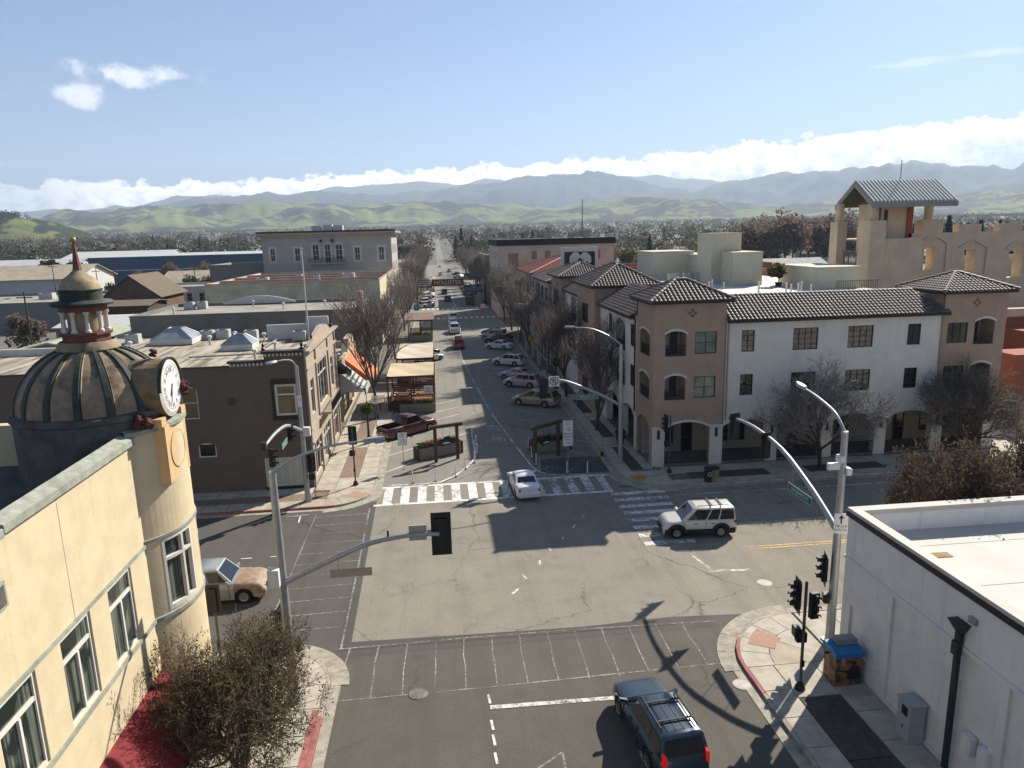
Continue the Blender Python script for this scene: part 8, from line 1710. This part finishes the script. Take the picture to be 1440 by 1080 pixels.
leaf_tree('ev1', 3, 11, 5.2, 'round', M_ever, 1600, .6); leaf_tree('gr1', 4, 9, 5, 'round', M_green, 1600, .55); leaf_tree('gr2', 5, 7, 4.2, 'round', M_green, 1300, .5); leaf_tree('ol1', 6, 9, 5., 'round', M_olive, 1500, .55)
leaf_tree('ba1', 7, 14, 6.5, 'round', M_bare, 2300, .42); leaf_tree('ba2', 8, 12, 5.5, 'round', M_bare2, 2200, .4); leaf_tree('ba3', 9, 10, 5., 'round', M_bare, 1800, .4)
def T_at(px, dist_y, key, lab, s=1., name='town_tree', group=None):
    "stand a tree at depth Y on the line of sight of photo column px"
    x = onY(px, 330, dist_y)[0]; return tree(name, key, lab, x, dist_y, 0, s, px*.37, group)
T_at(65, 268, 'ev1', 'big dark evergreen behind the tan warehouse', 1.25); T_at(97, 272, 'ev1', 'second big dark evergreen touching the spire', 1.15)
T_at(238, 215, 'gr2', 'leafy green tree behind the brown brick house', .95); T_at(262, 222, 'gr1', 'round green tree right of the brick house ridge', .85); T_at(222, 226, 'gr2', 'low green tree behind the brick roof', .9)
T_at(292, 222, 'ba3', 'reddish brown bare tree before the tan roofed house', .9); T_at(12, 120, 'ba3', 'brown bare tree left of the lamp posts', .75); T_at(280, 300, 'ba1', 'bare tree in front of the blue warehouse', .8); T_at(235, 305, 'ba2', 'dark bare tree at the blue warehouse middle', .85)
T_at(352, 160, 'ol1', 'yellow green shrub left of the grey hotel', .5); T_at(526, 420, 'con1', 'tall dark conifer behind the grey hotel', 1.1); T_at(148, 245, 'gr2', 'small green tree by the warehouse lot', .8); T_at(25, 262, 'gr2', 'low shrub before the tan warehouse', .5); T_at(45, 262, 'gr2', 'another low shrub before the tan warehouse', .45)
T_at(885, 330, 'ol1', 'yellow green tree right of the cream hotel', 1.1); T_at(905, 335, 'gr1', 'green tree beside the yellow green one', 1.0); T_at(975, 310, 'ol1', 'yellow olive tree behind the penthouse', 1.15); T_at(1000, 330, 'ol1', 'second yellow olive tree behind the penthouse', .95); T_at(1020, 340, 'ol1', 'third olive tree near the penthouse tower', 1.)
T = tree('terrace_tree', 'ol1', 'small potted tree on the roof terrace beside the penthouse', 36.4, 73.5, 11.5, .27); MB().lathe(0, 0, [(1., -.5), (1.4, 1.0), (1.5, 1.1), (1.2, 1.1)], 12).build('pot', M_sigblk, T, smooth=True)
# ================================================================== far town, woods, hills, air
def zt(y): return max(0., min(y, 3400)-450)*.0205                # the valley floor rises away from the town
ys = [430, 450, 470]+list(range(520, 3401, 80))+[4200]; xs = [-9000, -4000, -2000, -1000, -400, -100, 100, 400, 1000, 2000, 4000, 9000]; mb = MB(); mr = MB()
for a, b in zip(ys, ys[1:]):
    for c, d in zip(xs, xs[1:]): mb.poly([(c, a, zt(a)-.08), (d, a, zt(a)-.08), (d, b, zt(b)-.08), (c, b, zt(b)-.08)])
    if a >= 450 and b < 1100: mr.poly([(0, a, zt(a)+.05), (5, a, zt(a)+.05), (5, b, zt(b)+.05), (0, b, zt(b)+.05)])
struct('terrain', mb, M_ground, weld=True); struct('road_far', mr, M_road, weld=True)
rnd = random.Random(21)
BARE = ('ba1', 'ba2', 'ba3'); placed = []
def free(x, y):
    return not (-16 < x < 22) and not (-60 < x < -8 and y < 200)
kinds = [('ba1', 'tall brown bare tree standing among the far town roofs', 'far bare town trees'), ('ba2', 'mauve brown bare tree standing among the far town roofs', 'far mauve town trees'), ('ba3', 'smaller brown bare tree standing among the far town roofs', 'far small bare trees'), ('con1', 'tall dark conifer standing above the far town roofs', 'far conifers'), ('con2', 'slim dark conifer among the far town roofs', 'far slim conifers'), ('ev1', 'dark round evergreen among the far town roofs', 'far evergreens'), ('gr1', 'green round tree among the far town roofs', 'far green trees'), ('ol1', 'olive yellow tree among the far town roofs', 'far olive trees')]
wts = [5, 5, 4, 2, 2, 3, 2, 1.2]
n = 0
while n < 230:
    y = 300+900*rnd.random()**1.6; x = rnd.uniform(-.72, 1.05)*y*.95
    if not free(x, y): continue
    if x < -40 and y < 400: continue
    i = rnd.choices(range(8), wts)[0]; k, lab, gp = kinds[i]
    tree('town_tree', k, lab, x, y, zt(y), rnd.uniform(.75, 1.2), rnd.uniform(0, 6), gp); n += 1
n = 0
while n < 46:                                              # yards and lots of the left middle ground
    x, y = rnd.uniform(-260, -42), rnd.uniform(192, 420)
    if any(a-4 < x < b+4 and c-6 < y < d+4 for a, b, c, d in ((-190, -118, 250, 278), (-150, -52, 330, 362), (-86, -56, 236, 256), (-120, -62, 222, 240), (-105, -92, 252, 262), (-80, -60, 195, 215), (-185, -135, 380, 410), (-230, -160, 330, 370), (-52, -39, 172, 190), (-38, 0, 160, 200))): continue
    i = rnd.choices(range(8), (2, 2, 4, .5, .7, 2, 3, 2))[0]; k, lab, gp = kinds[i]; tree('yard_tree', k, lab.replace('far town roofs', 'warehouses and yards on the left'), x, y, 0, rnd.uniform(.45, .8), rnd.uniform(0, 6), gp.replace('far', 'left yard')); n += 1
for i, px in enumerate(range(1040, 1190, 11)):            # grove of tall bare trees behind the penthouses
    y = rnd.uniform(290, 340); x = onY(px, 320, y)[0]; tree('grove_tree', BARE[i % 2], 'tall bare tree in the dense brown grove left of the parking tower', x, y, 0, rnd.uniform(1.55, 1.95), rnd.uniform(0, 6), 'brown grove by the parking tower')
for i, px in enumerate(range(1325, 1470, 9)):
    y = rnd.uniform(230, 300); x = onY(px, 320, y)[0]; k = rnd.choice(('con1', 'con2', 'ba1', 'ev1', 'con1')); tree('grove_tree', k, 'tall tree in the dark grove behind the parking wall', x, y, 0, rnd.uniform(1.1, 1.35), rnd.uniform(0, 6), 'dark grove behind the parking wall')
for i, px in enumerate((560, 572, 584, 648, 640, 652, 662, 670, 683, 700, 715, 735, 760)):
    y = rnd.uniform(430, 560); x = onY(px, 320, y)[0]; k = ('ev1', 'ev1', 'gr1', 'con1', 'con2', 'ba2', 'con2', 'ev1', 'ba1', 'ba2', 'ev1', 'con1', 'ba1')[i]; tree('street_end_tree', k, 'tree closing the far end of the main street', x, y, zt(y), rnd.uniform(1., 1.35), rnd.uniform(0, 6), 'trees at the end of the main street')
# distant woodland: one mass, thousands of crowns
def woodland(name, label, n, ymin, ymax, seed, m, x0=-.85, x1=1.2, h=(9, 20), leaves=28):
    rr = np.random.default_rng(seed); yc_ = ymin+(ymax-ymin)*rr.random(150)**1.3; xc_ = yc_*rr.uniform(x0, x1, 150); ci = rr.integers(0, 150, n); sp = 14+.035*yc_[ci]; y = np.maximum(ymin, yc_[ci]+rr.normal(size=n)*sp); x = xc_[ci]+rr.normal(size=n)*sp*2.4; u_ = rr.random(n) < .35; y = np.where(u_, ymin+(ymax-ymin)*rr.random(n)**1.3, y); x = np.where(u_, y*rr.uniform(x0, x1, n), x); ok = (np.abs(x-2.5) > np.where(y < 1000, 9, 0)); x, y = x[ok], y[ok]; n = len(x); hh = rr.uniform(*h, n)
    c = rr.normal(size=(n, leaves, 3)); c /= np.linalg.norm(c, axis=2)[:, :, None]; c *= (rr.random((n, leaves))**.35)[:, :, None]; c *= np.stack([hh*.48, hh*.48, hh*.42], 1)[:, None, :]; c[:, :, 0] += x[:, None]; c[:, :, 1] += y[:, None]; c[:, :, 2] += (hh*.55+np.array([zt(v) for v in y]))[:, None]
    me = leaf_mesh(name, c.reshape(-1, 3), 1.25, rr, m); o = put(name, me); tag(o, label, 'trees', kind='stuff'); return o
woodland('distant_woodland', 'brown bare tree crowns spread over the far town', 3600, 400, 3300, 1, foliage('far_bare', (.125, .098, .082), rough=.9, var=.4, scale=.02))
woodland('distant_woodland', 'dark evergreen crowns spread over the far town', 2400, 400, 3300, 2, M_ever)
woodland('distant_woodland', 'dull green crowns spread over the far town', 1300, 400, 3300, 3, foliage('far_green', (.07, .085, .04), rough=.9, var=.4, scale=.02))
# houses of the far town
wallc = [mat('house_wall_%d' % i, c, .9, .1, .5) for i, c in enumerate(((.55, .52, .47), (.40, .34, .26), (.30, .30, .30), (.48, .38, .28), (.6, .6, .58)))]
roofc = [mat('house_roof_%d' % i, c, .9, .2, .5) for i, c in enumerate(((.20, .17, .14), (.28, .22, .17), (.14, .13, .13), (.32, .19, .13), (.45, .44, .42)))]
hm = {}
def house(x, y, rz, i, j, s, lab, grp):
    key = (i, j)
    if key not in hm:
        w, d, h, rh = 6.5, 4.5, 3.2, 2.2; a = MB().box(-w, w, -d, d, 0, h); a.poly([(-w, -d, h), (-w, d, h), (-w, 0, h+rh)]); a.poly([(w, -d, h), (w, d, h), (w, 0, h+rh)]); b = MB()
        for sg in (-1, 1): b.hexa([(-w-.5, sg*(d+.6), h-.3), (w+.5, sg*(d+.6), h-.3), (w+.5, 0, h+rh), (-w-.5, 0, h+rh), (-w-.5, sg*(d+.6), h-.1), (w+.5, sg*(d+.6), h-.1), (w+.5, 0, h+rh+.2), (-w-.5, 0, h+rh+.2)])
        ws = [MB().box(xx-.7, xx+.7, -d-.04, -d-.005, 1., 2.3).mesh('window', G_dark) for xx in (-4, 0, 4)]; dr = MB().box(1.4, 2.4, -d-.04, -d-.005, 0, 2.1).mesh('door', M_bf); ch = MB().box(-2, -1.3, .5, 1.2, h+1., h+rh+.9).mesh('chimney', wallc[1])
        hm[key] = (a.mesh('wall', wallc[i]), b.mesh('roof', roofc[j]), ws, dr, ch)
    T = thing('town_house', lab, 'house', (x, y, zt(y)), rz, grp); T.scale = (s,)*3; me = hm[key]; put('wall', me[0], T); r = put('roof', me[1], T); put('chimney', me[4], r)
    for w in me[2]: put('window', w, T)
    put('door', me[3], T)
cn = ['white', 'tan', 'grey', 'buff', 'pale']; rn = ['dark brown', 'brown', 'charcoal', 'reddish', 'light grey']; n = 0
while n < 120:
    y = 270+820*rnd.random()**1.3; x = rnd.uniform(-.75, 1.1)*y
    if not free(x, y) or (-240 < x < -35 and 215 < y < 415) or (20 < x < 130 and y < 260): continue
    i, j = rnd.randrange(5), rnd.randrange(5); house(x, y, rnd.choice((0, math.pi/2))+rnd.uniform(-.1, .1), i, j, rnd.uniform(.8, 1.2), f'small {cn[i]} house with {rn[j]} gable roof in the far town', f'far {cn[i]} houses with {rn[j]} roofs'); n += 1
wn = ['white', 'tan', 'grey']; k = 0
for (x, y, w, d, h, m, lab) in ((-260, 560, 60, 30, 7, 0, 'long white industrial shed on the far left plain'), (-330, 470, 45, 30, 6, 1, 'tan industrial shed on the far left plain'), (-170, 640, 80, 25, 8, 2, 'grey industrial shed beyond the blue warehouse'), (110, 240, 46, 14, 4.5, 2, 'low grey open shed behind the penthouses'), (-70, 470, 40, 22, 7, 0, 'white shed behind the blue warehouse end'), (60, 360, 30, 20, 6, 0, 'white flat shed behind the cream hotel'), (-300, 330, 50, 24, 6, 2, 'grey shed at the far left beyond the tan warehouse')):
    gable('far_shed', lab, x-w/2, x+w/2, y-d/2, y+d/2, h, 2.5, wallc[(0, 1, 2)[m]], roofc[4], 'x', .6, 3)
# hills
def interp(tab, x):
    xs, ys = zip(*tab); return np.interp(x, xs, ys)
def vnoise(x, y, seed, octv=5):
    rr = np.random.default_rng(seed); out = np.zeros_like(x); amp = 1.
    for o in range(octv):
        gsz = 64; gr_ = rr.random((gsz, gsz)); fx_, fy_ = x*2**o, y*2**o; xi, yi = np.floor(fx_).astype(int), np.floor(fy_).astype(int); tx, ty = fx_-xi, fy_-yi; tx = tx*tx*(3-2*tx); ty = ty*ty*(3-2*ty)
        a = gr_[xi % gsz, yi % gsz]; b = gr_[(xi+1) % gsz, yi % gsz]; c = gr_[xi % gsz, (yi+1) % gsz]; d = gr_[(xi+1) % gsz, (yi+1) % gsz]; out += amp*((a*(1-tx)+b*tx)*(1-ty)+(c*(1-tx)+d*tx)*ty-.5); amp *= .5
    return out
def hillmat(name, grass, wood, thr, sc_=.004, spot=.02):
    m = bpy.data.materials.new(name); m.use_nodes = True; nt = m.node_tree; b = nt.nodes['Principled BSDF']; b.inputs['Roughness'].default_value = .95; b.inputs['Specular IOR Level'].default_value = .05
    v = nd(nt, 'ShaderNodeNewGeometry').outputs['Position']
    def nz(s, d=6.): n_ = nd(nt, 'ShaderNodeTexNoise', inp={'Scale': s, 'Detail': d, 'Roughness': .62}); lk(nt, v, n_.inputs['Vector']); return n_.outputs[0]
    c = mixc(nt, sstep(nt, nz(sc_*1.5), .35, .65), tuple(x*.8 for x in grass), tuple(x*1.2 for x in grass)); c = mixc(nt, sstep(nt, nz(sc_*.6, 4.), .5, .66), c, (grass[0]*1.25, grass[1]*.95, grass[2]*1.1))
    w = mth(nt, 'ADD', mth(nt, 'MULTIPLY', nz(sc_, 8.), .7), mth(nt, 'MULTIPLY', nz(spot, 5.), .3)); c = mixc(nt, sstep(nt, w, thr, thr+.03), c, wood)
    vo = nd(nt, 'ShaderNodeTexVoronoi', inp={'Scale': spot*.9}); lk(nt, v, vo.inputs['Vector']); c = mixc(nt, mth(nt, 'MULTIPLY', mth(nt, 'SUBTRACT', 1., sstep(nt, vo.outputs['Distance'], .14, .26)), sstep(nt, w, thr-.09, thr-.02)), c, wood)
    lk(nt, c, b.inputs['Base Color']); return m
def ridge(name, crest, d0, d1, d2, seed, m, na=420, nr=60, rough=.3, foot=-3., fold=3., lift=.98):
    az_px = np.linspace(-330, 1850, na); A, Rr = np.meshgrid(az_px, np.linspace(0, 1, nr), indexing='ij')
    dirs = np.array([ray(px, 330-.025*(px-720)) for px in az_px]); hz = dirs[:, :2]; depth = 1/np.linalg.norm(hz, axis=1)      # px-above-horizon -> height at unit horizontal distance
    hz = hz/np.linalg.norm(hz, axis=1)[:, None]
    up = interp(crest, az_px)/F_PX*depth*lift
    kx = A/150.; t = Rr; dist = np.where(t < .6, d0+(d1-d0)*t/.6, d1+(d2-d1)*(t-.6)/.4)
    prof = np.where(t < .6, np.sin(np.clip(t/.6, 0, 1)*math.pi/2)**1.25, np.cos(np.clip((t-.6)/.4, 0, 1)*math.pi/2))
    nzv = vnoise(A/110.*fold/3+seed*3.1, dist/(d1-d0)*fold+seed, seed, 6); ridged = 1-np.abs(vnoise(A/70.*fold/3+seed, dist/(d1-d0)*1.1+5, seed+9, 5))*2.2
    hgt = up[:, None]*d1*prof*(1+rough*nzv*(1-.55*prof))-up[:, None]*d1*rough*.55*(1-ridged)*prof*(1-prof*.75)
    rough_c = vnoise(A/28.+seed*7, dist*0+seed*1.7, seed+3, 4); hgt += up[:, None]*d1*.05*rough_c*prof
    z = CAM_H*prof+foot*(1-prof)+np.maximum(hgt, -4)
    X = hz[:, 0][:, None]*dist; Y = hz[:, 1][:, None]*dist; v = np.stack([X, Y, z], -1).reshape(-1, 3); i = np.arange(na*nr).reshape(na, nr); q = np.stack([i[:-1, :-1], i[1:, :-1], i[1:, 1:], i[:-1, 1:]], -1).reshape(-1, 4)
    me = np_mesh(name, v, q, m); me.shade_smooth(); o = put(name, me); o['kind'] = 'structure'; return o
MH1 = hillmat('hill_grass_oak', (.155, .18, .06), (.035, .042, .024), .49, .0035, .017)
MH2 = hillmat('hill_woods', (.055, .065, .04), (.028, .035, .024), .47, .0016, .009); MH3 = hillmat('mountain_woods', (.06, .07, .04), (.03, .036, .025), .47, .001, .005)
ridge('hills', [(-400, 30), (0, 38), (120, 46), (210, 48), (330, 45), (430, 48), (520, 43), (620, 40), (700, 36), (800, 40), (900, 45), (960, 42), (1040, 36), (1120, 34), (1200, 36), (1300, 38), (1400, 44), (1500, 46), (1900, 40)], 3400, 5200, 6600, 3, MH1, foot=52., rough=.75, fold=4.)
ridge('hills', [(-400, 12), (0, 12), (150, 16), (300, 14), (450, 18), (560, 14), (700, 18), (820, 14), (950, 20), (1050, 16), (1200, 18), (1350, 22), (1900, 20)], 3100, 3900, 4700, 13, MH1, foot=48., rough=.9, fold=5.)
ridge('mountains', [(-400, 30), (0, 34), (150, 44), (300, 56), (450, 62), (540, 60), (600, 58), (660, 64), (700, 74), (750, 80), (810, 80), (870, 76), (920, 62), (980, 52), (1050, 60), (1120, 72), (1200, 78), (1280, 85), (1340, 82), (1420, 78), (1500, 76), (1900, 60)], 6800, 9000, 10500, 5, MH2, lift=1.03, rough=.55, fold=4.)
ridge('mountains', [(-400, 30), (0, 42), (100, 50), (250, 58), (400, 60), (500, 68), (600, 72), (700, 74), (800, 74), (950, 70), (1050, 66), (1200, 66), (1440, 66), (1900, 50)], 10600, 12800, 14400, 7, MH3, lift=1.0, rough=.4, fold=3.)
# wooded knoll at the left
kx_ = []
def knoll(px, dist, w, h, seed):
    d = ray(px, 340); d2 = d[:2]/np.linalg.norm(d[:2]); c = d2*dist; n_ = 90; u = np.linspace(-1, 1, n_); U, V = np.meshgrid(u, u, indexing='ij'); r2 = np.sqrt(U**2+V**2); z = h*np.clip(1-r2**1.6, 0, 1)*(1+.25*vnoise(U*3+seed, V*3+2, seed, 4))+h*.25*np.exp(-((U+.35)**2+V**2)*12)+26; v = np.stack([c[0]+U*w, c[1]+V*w*.8, z], -1).reshape(-1, 3); i = np.arange(n_*n_).reshape(n_, n_); q = np.stack([i[:-1, :-1], i[1:, :-1], i[1:, 1:], i[:-1, 1:]], -1).reshape(-1, 4)
    me = np_mesh('hills', v, q, MH1); me.shade_smooth(); o = put('hills', me); o['kind'] = 'structure'
    rr = np.random.default_rng(seed); k = 260; a = rr.normal(size=(k, 2))*np.array([.16, .2])+np.array([-.42, -.05]); j = np.clip(((a+1)/2*(n_-1)).astype(int), 0, n_-1); zz = z[j[:, 0], j[:, 1]]; C = np.stack([c[0]+a[:, 0]*w, c[1]+a[:, 1]*w*.8, zz+5], -1); L = 20; cc = C[:, None, :]+rr.normal(size=(k, L, 3))*np.array([3.2, 3.2, 3.6]); o = put('knoll_woodland', leaf_mesh('knoll_woodland', cc.reshape(-1, 3), 2.6, rr, M_ever)); tag(o, 'dark oaks crowding the top of the green knoll', 'trees', kind='stuff')
knoll(40, 2000, 175, 50, 4)
# the air between here and the hills
mb = MB().box(-17500, 17500, -3500, 16500, -6, 1700); M_air = bpy.data.materials.new('air'); M_air.use_nodes = True; nt = M_air.node_tree; nt.nodes.clear(); o_ = nd(nt, 'ShaderNodeOutputMaterial'); pv = nd(nt, 'ShaderNodeVolumePrincipled', inp={'Density': 1.05e-4, 'Color': (.66, .80, 1., 1), 'Anisotropy': .15}); lk(nt, pv.outputs[0], o_.inputs['Volume'])
hz_ = mb.build('haze', M_air); hz_['kind'] = 'stuff'; hz_['label'] = 'thin pale haze in the valley air'; hz_['category'] = 'haze'
gr.data.vertices.foreach_set('co', np.array([(-17000, -3000, -.03), (17000, -3000, -.03), (17000, 15500, -.03), (-17000, 15500, -.03)], np.float32).ravel())
